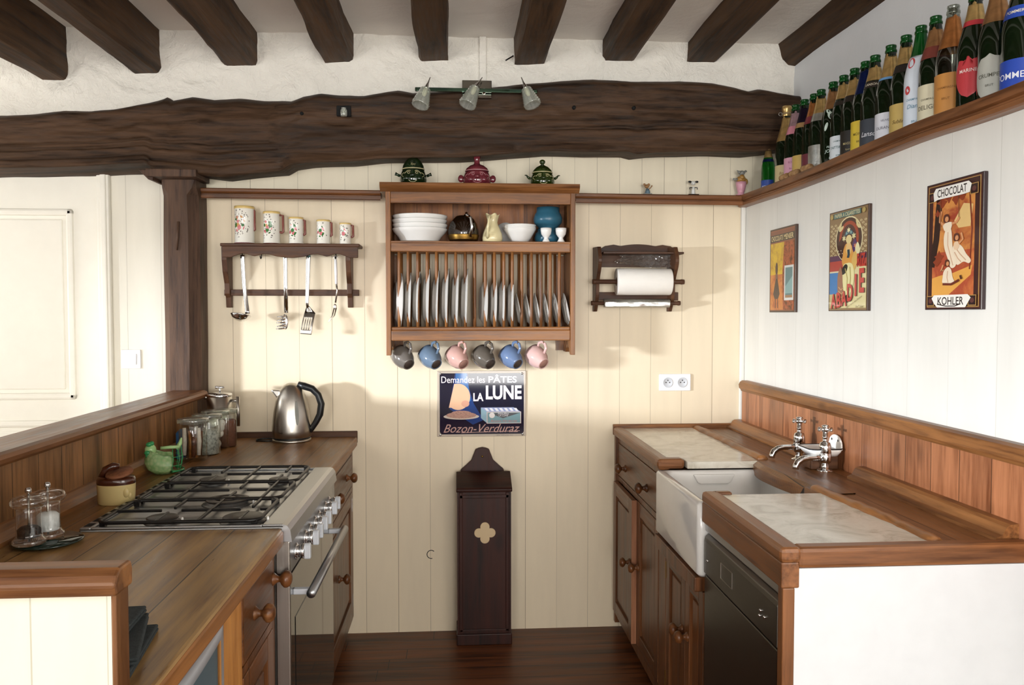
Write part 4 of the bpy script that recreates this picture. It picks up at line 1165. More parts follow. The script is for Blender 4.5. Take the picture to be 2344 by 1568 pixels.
for i, q in enumerate([1099, 1121, 1140, 1161]):
    r = 0.113; o = plate('side_plate', lab_med[i], r, 'middle-sized plates in the rack')
    spot_plate(o, r, at(q, 690, Y=3.475).x, -0.02, -0.05 + 0.03 * i)
lab_sm = ['first of the small leaning plates, beside the middle-sized ones', 'second small leaning plate from the middle of the rack', 'third small leaning plate from the middle of the rack', 'fourth small leaning plate from the middle of the rack', 'fifth small leaning plate, last but one on the right', 'small leaning plate at the right end of the rack']
for i, q in enumerate([1181, 1202, 1223, 1244, 1267, 1289]):
    r = 0.079; o = plate('tea_plate', lab_sm[i], r, 'small plates in the rack')
    spot_plate(o, r, at(q, 710, Y=3.475).x, 0.20, 0.05)

# bowls and pots on the shelf
def stack(name, q, r, n, prof, dz, labels, group, mat='ceramic'):
    p = at(q[0], q[1], Y=3.49)
    for i in range(n):
        o = MB().lathe([(a * r, b * r) for a, b in prof], None, 48).build(name, mat)
        o.location = (p.x + 0.0012 * math.sin(i * 2.3), 3.49, ZSH + i * dz); tag(o, labels[i], 'bowl', group)
soup = [(0, 0.06), (0.62, 0.06), (0.66, 0.0), (0.70, 0.06), (0.78, 0.20), (0.93, 0.36), (1.0, 0.47), (1.0, 0.50), (0.95, 0.46), (0.78, 0.28), (0.66, 0.11), (0, 0.10)]
pos = ['bottom', 'second from the bottom', 'third from the bottom', 'top']
stack('soup_bowl', (961, 548), 0.119, 4, soup, 0.0185, ['wide white bowl, %s in the big stack on the shelf' % a for a in pos], 'wide white bowls stacked on the shelf')
dip = [(0, 0.03), (0.36, 0.03), (0.40, 0.0), (0.46, 0.03), (0.68, 0.3), (0.86, 0.62), (1.0, 0.86), (1.0, 0.90), (0.95, 0.88), (0.66, 0.36), (0.42, 0.09), (0, 0.08)]
stack('cereal_bowl', (1190, 552), 0.070, 4, dip, 0.0055, ['small white bowl, %s of the nested stack beside the cream jug' % a for a in pos], 'small white bowls stacked on the shelf')
q = at(1158, 530, Y=3.56)
o = MB().lathe([(0, 0.0), (0.03, 0), (0.048, 0.01), (0.05, 0.013), (0, 0.008)], basis((q.x, 3.585, ZSH + 0.05), XA, ZA, -YA), 32).build('saucer', 'ceramic')
tag(o, 'small white saucer standing behind the nested small bowls', 'saucer')
# smoky glass coffee pot
p = at(1061, 548, Y=3.48)
t = thing('coffee_pot', 'smoky brown glass coffee pot with a steel handle strap on the plate rack shelf', 'coffee pot', (p.x, 3.48, ZSH))
MB().lathe([(0, 0.001), (0.05, 0.001), (0.060, 0.008), (0.066, 0.03), (0.066, 0.055), (0.060, 0.08), (0.048, 0.10), (0.036, 0.112), (0.030, 0.116), (0, 0.116)], Matrix.Translation((p.x, 3.48, ZSH)), 40).build('glass_body', 'brown_glass', t)
pts = [Vector((p.x + 0.012, 3.415, ZSH + 0.112)), Vector((p.x + 0.030, 3.395, ZSH + 0.10)), Vector((p.x + 0.034, 3.392, ZSH + 0.06)), Vector((p.x + 0.028, 3.405, ZSH + 0.02))]
MB().tube(pts, 0.0075, 12, thin=0.4).build('handle', 'chrome', t)
MB().tube([(p.x, 3.48, ZSH + 0.112), (p.x + 0.012, 3.43, ZSH + 0.122), (p.x + 0.016, 3.412, ZSH + 0.112)], 0.006, 10).build('lid_clip', 'chrome', t)
MB().lathe([(0.062, 0.012), (0.0672, 0.03), (0.0672, 0.034), (0.063, 0.036)], Matrix.Translation((p.x, 3.48, ZSH)), 40).build('base_band', 'brass', t)
# cream jug
p = at(1127, 548, Y=3.47)
t = thing('cream_jug', 'cream glazed pear-shaped jug with a wavy lip between the coffee pot and small bowls', 'jug', (p.x, 3.47, ZSH))
def lip(r, z, a):
    if z < 0.095: return r, z
    return r * (1 + 0.10 * math.cos(5 * a)), z + 0.004 * math.cos(5 * a)
MB().lathe([(0, 0), (0.036, 0), (0.042, 0.004), (0.0445, 0.02), (0.042, 0.038), (0.033, 0.06), (0.025, 0.078), (0.022, 0.088), (0.023, 0.10), (0.028, 0.116), (0.031, 0.122), (0.028, 0.120), (0.020, 0.098), (0.019, 0.085)], Matrix.Translation((p.x, 3.47, ZSH)), 40, mod=lip).build('body', 'cream_ceramic', t)
pts = [Vector((p.x - 0.012, 3.450, ZSH + 0.108)), Vector((p.x - 0.014, 3.422, ZSH + 0.112)), Vector((p.x - 0.018, 3.405, ZSH + 0.09)), Vector((p.x - 0.022, 3.405, ZSH + 0.06)), Vector((p.x - 0.022, 3.418, ZSH + 0.03)), Vector((p.x - 0.021, 3.436, ZSH + 0.02))]
MB().tube(pts, [0.006, 0.006, 0.005, 0.005, 0.006, 0.007], 10).build('handle', 'cream_ceramic', t)
# teal bowls, one standing on the other
p = at(1254, 550, Y=3.535)
pot = [(0, 0.001), (0.045, 0.001), (0.055, 0.008), (0.060, 0.028), (0.056, 0.048), (0.047, 0.056), (0.047, 0.064), (0.050, 0.0655), (0.045, 0.066), (0.043, 0.05), (0, 0.045)]
o = MB().lathe(pot, Matrix.Translation((p.x, 3.535, ZSH)), 44).build('teal_pot', 'blue_glaze')
tag(o, 'teal glazed round pot at the bottom of the pair, behind the egg cups', 'pot', 'teal pots on the shelf')
zq = ZSH + 0.0662
o = MB().lathe([(0, 0.0), (0.042, 0.0), (0.042, 0.008), (0.050, 0.015), (0.062, 0.03), (0.064, 0.048), (0.058, 0.066), (0.051, 0.076), (0.050, 0.096), (0.046, 0.096), (0.046, 0.076), (0, 0.02)], Matrix.Translation((p.x, 3.535, zq)), 44).build('teal_pot', 'blue_glaze')
tag(o, 'teal glazed round pot standing on top of the other, under the rack frieze', 'pot', 'teal pots on the shelf')
cup = [(0, 0.0), (0.017, 0.0), (0.018, 0.002), (0.012, 0.012), (0.009, 0.020), (0.014, 0.026), (0.021, 0.036), (0.0235, 0.050), (0.024, 0.062), (0.022, 0.062), (0.021, 0.045), (0.012, 0.034), (0, 0.032)]
for q, la in ((1250, 'white egg cup in front of the teal pots, the left one'), (1284, 'white egg cup against the right side of the rack shelf')):
    p = at(q, 553, Y=3.435)
    o = MB().lathe(cup, None, 32).build('egg_cup', 'ceramic'); o.location = (p.x, 3.435, ZSH); tag(o, la, 'egg cup', 'white egg cups on the shelf')

# mugs on hooks
MC = [('6c6660', 'charcoal grey', 'leftmost'), ('66788c', 'slate blue', 'second'), ('c9a096', 'pink', 'third'), ('5f5850', 'charcoal grey', 'fourth'), ('6a7ea0', 'blue', 'fifth'), ('d9b4ae', 'pale pink', 'rightmost')]
for i, q in enumerate(MUGX):
    mat = plain('mug_glaze_' + MC[i][1].replace(' ', '_') + '_' + MC[i][2], MC[i][0], 0.12, var=0.06, coat=0.4)
    ft = plain('mug_foot_' + MC[i][2], 'b08478' if i in (2, 5) else '4a3d36', 0.6, var=0.1)
    x = at(q, 785, Y=3.43).x
    t = thing('mug', MC[i][1] + ' mug hanging from the plate rack, %s of the six' % (MC[i][2] if i in (0, 5) else MC[i][2] + ' from the left'), 'mug', (0, 0, 0), 'mugs hanging under the plate rack')
    MB().lathe([(0, 0.002), (0.022, 0.002), (0.023, 0), (0.026, 0.0), (0.028, 0.006), (0.038, 0.022), (0.0445, 0.045), (0.0455, 0.066), (0.043, 0.088), (0.041, 0.088), (0.043, 0.066), (0.041, 0.044), (0.033, 0.018), (0, 0.010)], None, 40).build('body', mat, t)
    MB().lathe([(0, 0.001), (0.0215, 0.001), (0.0215, 0.0022)], None, 28).build('foot_disc', ft, t)
    hp = [(0.040, 0, 0.072), (0.058, 0, 0.078), (0.072, 0, 0.066), (0.074, 0, 0.046), (0.062, 0, 0.030), (0.039, 0, 0.026)]
    MB().tube(hp, 0.0052, 10, flat=1.3).build('handle', mat, t)
    z = Vector((-0.50, 0.62, 0.52)).normalized()          # base to mouth
    u = (Vector((0.12, -0.05, 1)) - z * Vector((0.12, -0.05, 1)).dot(z)).normalized()
    Rm = basis((0, 0, 0), u, z.cross(u), z)
    hang = Rm @ Vector((0.071, 0, 0.058))
    t.matrix_basis = Matrix.Translation(Vector((x, 3.43, ZR0 - 0.0115)) - hang) @ Rm

# ------------------------------------------------------------------ face pots and figurines on the ledge
def tubes_on(m, c, r_fn, pts, rad, mat=0):
    """a raised line on a round body; pts are (angle from the front, height)"""
    m.tube([(c[0] + (r_fn(z) + rad * 0.3) * math.sin(a), c[1] - (r_fn(z) + rad * 0.3) * math.cos(a), c[2] + z) for a, z in pts], rad, 6, mat)
def face_pot(name, label, px, w_, h_body, mat, line, lid, ears):
    p = at(px, 425, Y=3.46)
    c = Vector((p.x, 3.47, ZTOP + 0.0005)); r = w_ / 2
    t = thing(name, label, 'jar', c, 'face jars on top of the plate rack')
    prof = [(0, 0), (r * 0.82, 0), (r * 0.92, h_body * 0.08), (r, h_body * 0.35), (r * 0.97, h_body * 0.62), (r * 0.84, h_body * 0.9), (r * 0.76, h_body)]
    rf = lambda z: interp([(b, a) for a, b in prof[1:]], z)
    MB().lathe(prof + [(0, h_body)], Matrix.Translation(c), 40).build('body', mat, t)
    for s_ in (-1, 1): MB().ball(c + Vector((s_ * r * 0.45, -r * 0.78, h_body * 0.38)), r * 0.26, r * 0.22, r * 0.24).build('cheek', mat, t)
    MB().ball(c + Vector((0, -r * 0.95, h_body * 0.55)), r * 0.2, r * 0.2, r * 0.17).build('nose', mat, t)
    m = MB()
    for s_ in (-1, 1):
        tubes_on(m, c, rf, [(s_ * (0.32 + 0.10 * math.cos(a)), h_body * (0.72 + 0.07 * math.sin(a))) for a in [2 * PI * i / 12 for i in range(13)]], 0.0012)
        tubes_on(m, c, rf, [(s_ * (0.18 + 0.5 * k_ / 6), h_body * (0.86 - 0.05 * (k_ / 6 - 0.3) ** 2 * 8)) for k_ in range(7)], 0.0014)
        tubes_on(m, c, rf, [(s_ * (0.75 + 0.25 * math.sin(k_)), h_body * (0.75 - 0.09 * k_)) for k_ in range(6)], 0.0010)
    tubes_on(m, c, rf, [(0.30 * math.sin(k_), h_body * (0.30 - 0.14 * math.cos(k_))) for k_ in [(-1.3 + 2.6 * i / 10) for i in range(11)]], 0.0013)
    m.build('eyes_and_smile', line, t)
    zl = c.z + h_body
    lm = MB()
    if lid == 'cap': prof = [(r * 0.80, 0), (r * 0.82, 0.004), (r * 0.76, 0.016), (r * 0.58, 0.036), (r * 0.30, 0.052), (r * 0.1, 0.060), (0, 0.062)]
    elif lid == 'spout': prof = [(r * 0.80, 0), (r * 0.82, 0.003), (r * 0.74, 0.012), (r * 0.5, 0.024), (r * 0.24, 0.030), (r * 0.19, 0.036), (r * 0.21, 0.050), (r * 0.27, 0.064), (r * 0.20, 0.064), (0, 0.05)]
    else: prof = [(r * 0.80, 0), (r * 0.82, 0.003), (r * 0.74, 0.012), (r * 0.5, 0.025), (r * 0.22, 0.033), (r * 0.13, 0.036), (r * 0.13, 0.038)] + [(r * 0.24 * math.sin(a), 0.048 - 0.011 * math.cos(a)) for a in [0.6 + (PI - 0.6) * i / 8 for i in range(9)]]
    lo = lm.lathe(prof, Matrix.Translation((c.x, c.y, zl)), 36).build('lid', mat, t)
    m = MB()
    m.lathe([(r * 0.825, -0.001), (r * 0.84, 0.001), (r * 0.825, 0.003)], Matrix.Translation((c.x, c.y, zl)), 36)
    m.build('lid_rim', line, lo)
    for s_ in (-1, 1):
        m = MB()
        e = c + Vector((s_ * r * 0.98, 0, h_body * 0.62))
        if ears == 'stub': m.tube([e, e + Vector((s_ * 0.012, 0, 0.006)), e + Vector((s_ * 0.020, 0, 0.009))], [0.006, 0.0055, 0.008], 12)
        elif ears == 'round': m.ball(e + Vector((s_ * 0.008, 0, -0.006)), 0.013, 0.007, 0.016)
        else: m.tube([e, e + Vector((s_ * 0.010, 0, 0.006)), e + Vector((s_ * 0.016, 0, 0.014)), e + Vector((s_ * 0.024, 0, 0.015))], [0.006, 0.005, 0.003, 0.0015], 10)
        m.build('ear', mat, t)
    if lid == 'cap':
        MB().tube([(c.x, c.y, zl + 0.058), (c.x - 0.004, c.y, zl + 0.070)], [0.004, 0.003], 8).build('stalk', mat, lo)
        a_ = text_bm('Sau', 0.014, shear=0.3)
        for vv in a_.verts:
            an = vv.co.x / 0.042; zz = 0.018 + vv.co.y; rr_ = interp([(0.004, r * 0.82), (0.016, r * 0.76), (0.036, r * 0.58)], zz) + 0.0008
            vv.co = (c.x + rr_ * math.sin(an), c.y - rr_ * math.cos(an), zl + zz)
        m = MB(); m.add(a_); m.build('lettering', line, lo)
    return t
face_pot('face_jar', 'dark green glazed face jar with a pointed lid, leftmost on the plate rack', 946, 0.116, 0.070, 'bottle_glaze', 'glaze_line', 'cap', 'stub')
face_pot('face_jar', 'plum red glazed face jar with a flared chimney lid, middle of the plate rack', 1092, 0.124, 0.066, 'plum_glaze', 'plum_line', 'spout', 'round')
face_pot('face_jar', 'olive green glazed face jar with a ball-topped lid, right of the red one', 1242, 0.108, 0.062, 'green_glaze', 'glaze_line', 'ball', 'horn')

def leg2(m, a, b, r, mat=0): m.tube([a, b], r, 8, mat)
ZL = 1.988
def figure(name, label, px, s, mats):
    p = at(px, 432, Y=3.575); c = Vector((p.x, 3.575, ZL - 0.0036 * (p.x - 0.5)))
    return thing(name, label, 'figurine', c), c
mt = {k_: plain('figurine_' + k_, h_, 0.3, var=0.1) for k_, h_ in (('brown', '9a7248'), ('blue', '5f7480'), ('white', 'e2e2dc'), ('blackish', '1e1e1c'), ('greyish', '8a8a84'), ('pink', 'd49aa8'), ('ochre', 'a57a3c'))}
M.update({'fig_' + k_: v_ for k_, v_ in mt.items()})
t, c = figure('mouse_figurine', 'tiny brown and blue ceramic mouse on the ledge right of the plate rack', 1482, 1, None)
MB().box(c.x - 0.020, 3.565, c.z, c.x + 0.020, 3.595, c.z + 0.005, bev=0.002).build('base', 'fig_greyish', t)
MB().tube([c + Vector((0, 0, 0.004)), c + Vector((0.001, 0, 0.015)), c + Vector((0, 0, 0.027))], [0.013, 0.011, 0.006], 14).build('body', 'fig_blue', t)
MB().ball(c + Vector((-0.004, -0.004, 0.036)), 0.010, 0.010, 0.009).ball(c + Vector((-0.011, -0.010, 0.035)), 0.005).build('head', 'fig_brown', t)
m = MB()
for s_ in (-0.014, 0.006): m.ball(c + Vector((s_, 0, 0.044)), 0.006, 0.002, 0.006)
m.build('ears', 'fig_brown', t)
m = MB(); m.tube([c + Vector((0.006, 0, 0.024)), c + Vector((0.014, -0.004, 0.030)), c + Vector((0.018, -0.004, 0.036))], 0.0022, 8); m.ball(c + Vector((0.019, -0.004, 0.038)), 0.0035); m.build('arm', 'fig_brown', t)
t, c = figure('dog_figurine', 'tiny white ceramic dog with black ears and paws on the ledge above the paper holder', 1587, 1, None)
MB().box(c.x - 0.024, 3.562, c.z, c.x + 0.024, 3.592, c.z + 0.004, bev=0.002).build('feet', 'fig_blackish', t)
MB().tube([c + Vector((0, 0, 0.003)), c + Vector((0, 0, 0.02)), c + Vector((0.001, 0, 0.038))], [0.009, 0.008, 0.005], 14).build('body', 'fig_white', t)
MB().ball(c + Vector((-0.001, -0.003, 0.054)), 0.010, 0.010, 0.009).ball(c + Vector((-0.003, -0.012, 0.051)), 0.005).build('head', 'fig_white', t)
m = MB()
for s_ in (-1, 1): m.ball(c + Vector((s_ * 0.016, 0, 0.060)), 0.008, 0.003, 0.005)
m.build('ears', 'fig_blackish', t)
m = MB()
for s_ in (-1, 1): m.tube([c + Vector((s_ * 0.006, 0, 0.034)), c + Vector((s_ * 0.017, -0.003, 0.034)), c + Vector((s_ * 0.017, -0.004, 0.026))], 0.0022, 8)
m.build('paws', 'fig_blackish', t)
p = at(1697, 436, Y=3.575); c = Vector((min(p.x, 1.29), 3.572, 1.987))
t = thing('donkey_egg_cup', 'small grey and ochre ceramic donkey sitting in a pink cup by the corner', 'figurine', c)
MB().lathe([(0, 0), (0.022, 0), (0.023, 0.003), (0.013, 0.008), (0.017, 0.020), (0.023, 0.045), (0.024, 0.060), (0.022, 0.060), (0, 0.055)], Matrix.Translation(c), 26).build('cup', 'fig_pink', t)
m = MB(); m.ball(c + Vector((0, 0, 0.072)), 0.022, 0.018, 0.016); m.ball(c + Vector((0.022, 0, 0.062)), 0.010, 0.008, 0.014); m.ball(c + Vector((0.0, -0.012, 0.080)), 0.012); m.build('coat', 'fig_ochre', t)
m = MB(); m.ball(c + Vector((0.002, -0.004, 0.100)), 0.014, 0.012, 0.011); m.ball(c + Vector((-0.012, -0.010, 0.103)), 0.008, 0.008, 0.006); m.tube([c + Vector((0.012, 0, 0.104)), c + Vector((0.022, 0, 0.110)), c + Vector((0.027, 0, 0.108))], [0.004, 0.005, 0.001], 8); m.tube([c + Vector((-0.006, 0.004, 0.106)), c + Vector((-0.018, 0.006, 0.113))], [0.004, 0.002], 8); m.build('head', 'fig_greyish', t)
MB().tube([c + Vector((-0.016, -0.004, 0.072)), c + Vector((-0.030, -0.008, 0.070)), c + Vector((-0.040, -0.008, 0.072))], [0.006, 0.004, 0.005], 8).build('foreleg', 'fig_greyish', t)

# ------------------------------------------------------------------ utensil rack and measuring jugs
YU = 3.50
ux0, ux1 = at(503, 570, Y=YU).x, at(823, 570, Y=YU).x
uz = at(660, 557, Y=YU).z
t = thing('utensil_rack', 'dark scalloped wooden wall rack holding floral jugs with utensils hung below', 'rack', ((ux0 + ux1) / 2, 3.56, uz))
MB().box(ux0, YU, uz - 0.014, ux1, D - 0.001, uz, bev=0.004).build('shelf', 'darkX', t)
n_ = 60; lo = []
for i in range(n_ + 1):
    f_ = i / n_; s_ = abs(f_ - 0.5) * 2
    d_ = 0.047 - 0.010 * math.sin(PI * (s_ - 0.22) / 0.30) if 0.22 < s_ < 0.52 else 0.047 + 0.006 * math.cos(s_ / 0.22 * PI / 2) if s_ <= 0.22 else 0.047 - 0.012 * math.sin(PI * (s_ - 0.52) / 0.34) ** 2 if s_ < 0.86 else 0.052
    lo.append((ux0 + 0.008 + (ux1 - ux0 - 0.016) * f_, uz - d_ - 0.008))
m = MB(); m.prism([(ux0 + 0.008, uz - 0.012), (ux1 - 0.008, uz - 0.012)] + lo[::-1], (0, YU + 0.006, 0), XA, ZA, YA, 0.012, bev=0.002); m.build('valance', 'darkX', t)
zb_ = at(660, 704, Y=D - 0.03).z
for bx, wx in ((at(520, 650, Y=D - 0.05).x, 0.022), (at(800, 650, Y=D - 0.05).x, 0.022)):
    m = MB()
    pr = [(D - 0.001, uz - 0.014), (YU + 0.025, uz - 0.014), (YU + 0.027, uz - 0.07), (YU + 0.04, uz - 0.12), (YU + 0.065, uz - 0.17), (YU + 0.068, uz - 0.215), (YU + 0.085, uz - 0.23), (YU + 0.09, zb_), (D - 0.001, zb_)]
    m.prism(pr, (bx - wx / 2, 0, 0), YA, ZA, XA, wx, bev=0.002); m.build('bracket', 'darkZ', t)
za, zb2 = at(660, 663, Y=D - 0.03).z, at(660, 677, Y=D - 0.03).z
MB().box(at(514, 670, Y=D - 0.03).x, D - 0.036, zb2, at(822, 670, Y=D - 0.03).x, D - 0.018, za, bev=0.002).build('bar', 'darkX', t)
YH = YU + 0.03
for hx in (553, 597, 653, 706, 768):
    x = at(hx, 585, Y=YH).x
    m = MB(); m.tube([(x, YH + 0.012, uz - 0.013), (x, YH + 0.012, uz - 0.052)] + [(x, YH + 0.012 * math.cos(a), uz - 0.052 - 0.012 * math.sin(a)) for a in [PI * i / 8 for i in range(1, 9)]], 0.0022, 8)
    m.build('hook', 'iron', t)
def zpx(px, py): return at(px, py, Y=YH - 0.012).z
def P3(px, py, y=None): return at(px, py, Y=(YH - 0.004 if y is None else y))
def strip(m, pts, w0, w1, th_=0.0022, mat=0):
    n = len(pts); m.tube(pts, [w0 + (w1 - w0) * i / (n - 1) for i in range(n)], 10, mat, flat=th_ / max(w0, w1) * 0 + 0.3)
# ladle
a = P3(555, 588); b = P3(559, 655); c = P3(566, 712)
t = thing('soup_ladle', 'shiny steel soup ladle, leftmost utensil hanging from the dark rack', 'ladle', a)
m = MB(); m.tube([a + Vector((0, 0, 0.008)), a, b, c, c + Vector((0.002, -0.004, -0.012))], [0.009, 0.009, 0.0085, 0.0095, 0.0105], 12, thin=0.4); m.build('handle', 'chrome', t)
q = P3(549, 724, YH - 0.03)
Tl = Matrix.Translation(q + Vector((0.004, 0, 0.004))) @ Matrix.Rotation(R(8), 4, 'Y') @ Matrix.Rotation(R(-10), 4, 'X')
MB().lathe([(0, -0.026), (0.018, -0.023), (0.034, -0.014), (0.043, 0.0), (0.0435, 0.003), (0.041, 0.001), (0.032, -0.012), (0.017, -0.020), (0, -0.023)], Tl, 32).build('bowl', 'chrome', t)
# pasta fork
a = P3(653, 588); c = P3(655, 716)
t = thing('pasta_server', 'steel pasta server with curved prongs, second utensil from the left', 'server', a)
MB().tube([a + Vector((0, 0, 0.008)), a, (a + c) / 2, c], [0.009, 0.009, 0.0085, 0.0095], 12, thin=0.4).build('handle', 'chrome', t)
hb_ = P3(650, 738)
m = MB(); m.ball(hb_ + Vector((0.004, 0.004, 0.002)), 0.014, 0.006, 0.034); m.build('spoon', 'chrome', t)
m = MB()
for k_ in range(5):
    z_ = 0.026 - 0.013 * k_
    m.tube([hb_ + Vector((0.006, 0, z_)), hb_ + Vector((-0.010, -0.008, z_ - 0.001)), hb_ + Vector((-0.026, -0.018 - 0.004 * k_ % 3, z_ - 0.002 - 0.004 * (k_ % 2)))], [0.005, 0.004, 0.0018], 8)
m.build('prongs', 'chrome', t)
# spatula
a = P3(706, 588); c = P3(703, 692)
t = thing('slotted_turner', 'steel slotted turner with a wide blade, third utensil from the left', 'spatula', a)
m = MB(); m.tube([a + Vector((0, 0, 0.006)), a, (a + c) / 2, c, P3(704, 706)], [0.010, 0.010, 0.009, 0.007, 0.005], 12, thin=0.4); m.build('handle', 'chrome', t)
MB().ball(a + Vector((0.001, -0.003, 0.004)), 0.008, 0.004, 0.008).build('hanging_eye', M.setdefault('teal_plastic', plain('teal_plastic', '2c5c58', 0.3)), t)
blade = [P3(x, y, YH - 0.006) for x, y in ((697, 716), (722, 717), (721, 738), (713, 764), (700, 767), (686, 762), (693, 738))]
tb = bmesh.new()
def bl(u, v, d=0):     # u across, v down
    top = P3(697, 716, YH - 0.002).lerp(P3(722, 717, YH - 0.002), u); bot = P3(687, 764, YH - 0.028).lerp(P3(713, 766, YH - 0.028), u)
    return top.lerp(bot, v) + Vector((0, -0.008 * math.sin(v * PI), 0))
m = MB()
us = [0, 0.10, 0.22, 0.31, 0.42, 0.51, 0.62, 0.71, 0.80, 0.90, 1.0]
for i in range(10):
    for (v0, v1) in ((0, 0.22), (0.22, 0.80), (0.80, 1.0)):
        if v0 == 0.22 and i in (1, 3, 5, 7): continue
        m.grid(lambda u, v: bl(us[i] + (us[i + 1] - us[i]) * u, v0 + (v1 - v0) * v), 1, 4)
bmesh.ops.remove_doubles(m.b, verts=list(m.b.verts), dist=0.0004)
bmesh.ops.solidify(m.b, geom=list(m.b.faces), thickness=0.0012)
m.build('blade', 'steel', t)
m = MB(); m.grid(lambda u, v: P3(702, 700, YH - 0.004).lerp(P3(707, 700, YH - 0.004), u).lerp(bl(u, 0), v), 4, 4); bmesh.ops.solidify(m.b, geom=list(m.b.faces), thickness=0.0012)
m.build('blade_shoulder', 'chrome', t)
# meat fork
a = P3(768, 594); c = P3(770, 650)
t = thing('meat_fork', 'two-pronged fork with a white handle, rightmost utensil on the dark rack', 'fork', a)
m = MB(); m.tube([a, (a + c) / 2, c], [0.007, 0.0085, 0.0075], 14, flat=0.8); m.build('handle', 'white_plastic', t)
m = MB(); m.tube([a + Vector((0.0075 * math.cos(q_), 0, 0.008 + 0.0075 * math.sin(q_))) for q_ in [2 * PI * i / 12 for i in range(12)]], 0.0012, 6, closed=True); m.build('hanging_loop', 'chrome', t)
m = MB(); m.tube([c, P3(772, 665), P3(768, 693)], 0.0038, 8); m.ball(P3(767, 702), 0.007, 0.003, 0.012); m.build('shank', 'steel', t)
m = MB()
for s_ in (-0.004, 0.005): m.tube([P3(767, 705) + Vector((s_, 0, 0)), P3(763, 722, YH - 0.012) + Vector((s_, 0, 0)), P3(752, 738, YH - 0.03) + Vector((s_ * 0.5, 0, 0.003 if s_ > 0 else 0))], [0.0028, 0.0024, 0.0008], 8)
m.build('prongs', 'steel', t)

# floral jugs, five sizes
k = NT('floral_jug_glaze')
v = k.coords((1, 1, 1))
base = hexc('eeebe0')
dots = k.n('ShaderNodeTexVoronoi'); dots.inputs['Scale'].default_value = 105; k.l(v, dots.inputs['Vector'])
tc = k.n('ShaderNodeTexCoord'); gr = k.n('ShaderNodeSeparateXYZ'); k.l(tc.outputs['Generated'], gr.inputs[0])
def band(o, lo_, hi):
    return k.math('MULTIPLY', k.math('GREATER_THAN', o, lo_), k.math('LESS_THAN', o, hi))
gx, gz = gr.outputs[0], gr.outputs[2]
rad = k.math('ADD', k.math('POWER', k.math('SUBTRACT', gx, 0.36), 2.0), k.math('MULTIPLY', k.math('POWER', k.math('SUBTRACT', gz, 0.52), 2.0), 1.4))
ring = k.math('MULTIPLY', k.math('LESS_THAN', dots.outputs['Distance'], 0.30), k.math('LESS_THAN', rad, 0.22))
col = k.mix(k.math('MULTIPLY', ring, 0.85), base, hexc('4a4038'))
fl = k.n('ShaderNodeTexVoronoi'); fl.inputs['Scale'].default_value = 58; k.l(v, fl.inputs['Vector'])
near = k.math('LESS_THAN', rad, 0.075)
leaf = k.math('MULTIPLY', k.math('LESS_THAN', fl.outputs['Distance'], 0.52), near)
fc = k.ramp(fl.outputs['Color'], [(0.0, hexc('2f6a34')), (0.45, hexc('3f7a3a')), (0.5, hexc('c05a62')), (0.75, hexc('d98a8c')), (1.0, hexc('c9a040'))])
col = k.mix(leaf, col, fc)
col = k.mix(k.math('GREATER_THAN', gz, 0.93), col, hexc('e0c27a'))
col = k.mix(k.math('LESS_THAN', gz, 0.03), col, hexc('6a3038'))
k.col(col); k.set(Roughness=0.15)
M['floral'] = k.m
M['jug_line'] = plain('maroon_jug_handle', '8a5048', 0.2)
JG = [(533, 579, 473, 585, 'largest'), (599, 638, 485, 650, 'second largest'), (658, 692, 498, 700, 'middle-sized'), (722, 754, 504, 761, 'second smallest'), (775, 802, 511, 810, 'smallest')]
YJ = 3.56
for (a, b, tp, hx, la) in JG:
    pa, pb = at(a, 550, Y=YJ - 0.03), at(b, 550, Y=YJ - 0.03)
    r = (pb.x - pa.x) / 2; cx_ = (pa.x + pb.x) / 2; h = at((a + b) / 2, tp, Y=YJ).z - uz
    t = thing('floral_jug', 'white flower-painted jug with square handle, %s of the five on the dark rack' % la, 'jug', (cx_, YJ, uz), 'set of floral measuring jugs')
    MB().lathe([(0, 0.0), (r * 1.04, 0), (r * 1.05, 0.004), (r * 0.97, 0.008), (r * 0.95, h * 0.5), (r * 0.96, h * 0.92), (r * 1.02, h * 0.945), (r, h), (r * 0.94, h), (r * 0.88, h * 0.9), (r * 0.86, 0.01), (0, 0.008)], Matrix.Translation((cx_, YJ, uz)), 40).build('body', 'floral', t)
    x1 = at(hx, 520, Y=YJ).x; tk = 0.0042
    m = MB(); m.tube([(cx_ + r * 0.93, YJ, uz + h * 0.90), (x1 - tk, YJ, uz + h * 0.89), (x1 - tk * 0.8, YJ, uz + h * 0.38), (x1 - tk * 2, YJ, uz + h * 0.36), (cx_ + r * 0.93, YJ, uz + h * 0.38)], tk, 6, flat=1.2); m.build('handle', 'jug_line', t)

# ------------------------------------------------------------------ paper holder
YP = 3.50
px_ = lambda q, Y=YP: at(q, 640, Y=Y).x
pz_ = lambda q, Y=YP: at(1450, q, Y=Y).z
t = thing('roll_holder', 'dark carved wooden roll holder on the cream boards right of the plate rack', 'roll holder', (px_(1458), 3.56, pz_(712)))
xa, xb = at(1367, 600, Y=D - 0.02).x, at(1554, 600, Y=D - 0.02).x
n_ = 50; up_ = []
for i in range(n_ + 1):
    f_ = i / n_; s_ = abs(f_ - 0.5) * 2
    h_ = 0.034 if s_ < 0.02 else 0.034 - 0.008 * (s_ / 0.42) ** 2 if s_ < 0.42 else 0.026 + 0.006 * max(0, 1 - abs(s_ - 0.6) / 0.18) if s_ < 0.8 else 0.026 - 0.024 * (s_ - 0.8) / 0.2
    up_.append((xa + (xb - xa) * f_, pz_(583, D) + h_ + 0.012))
m = MB(); m.prism([(xa, pz_(612, D)), (xb, pz_(612, D))] + up_[::-1], (0, D - 0.016, 0), XA, ZA, YA, 0.015, bev=0.001); m.build('back_board', 'darkX', t)
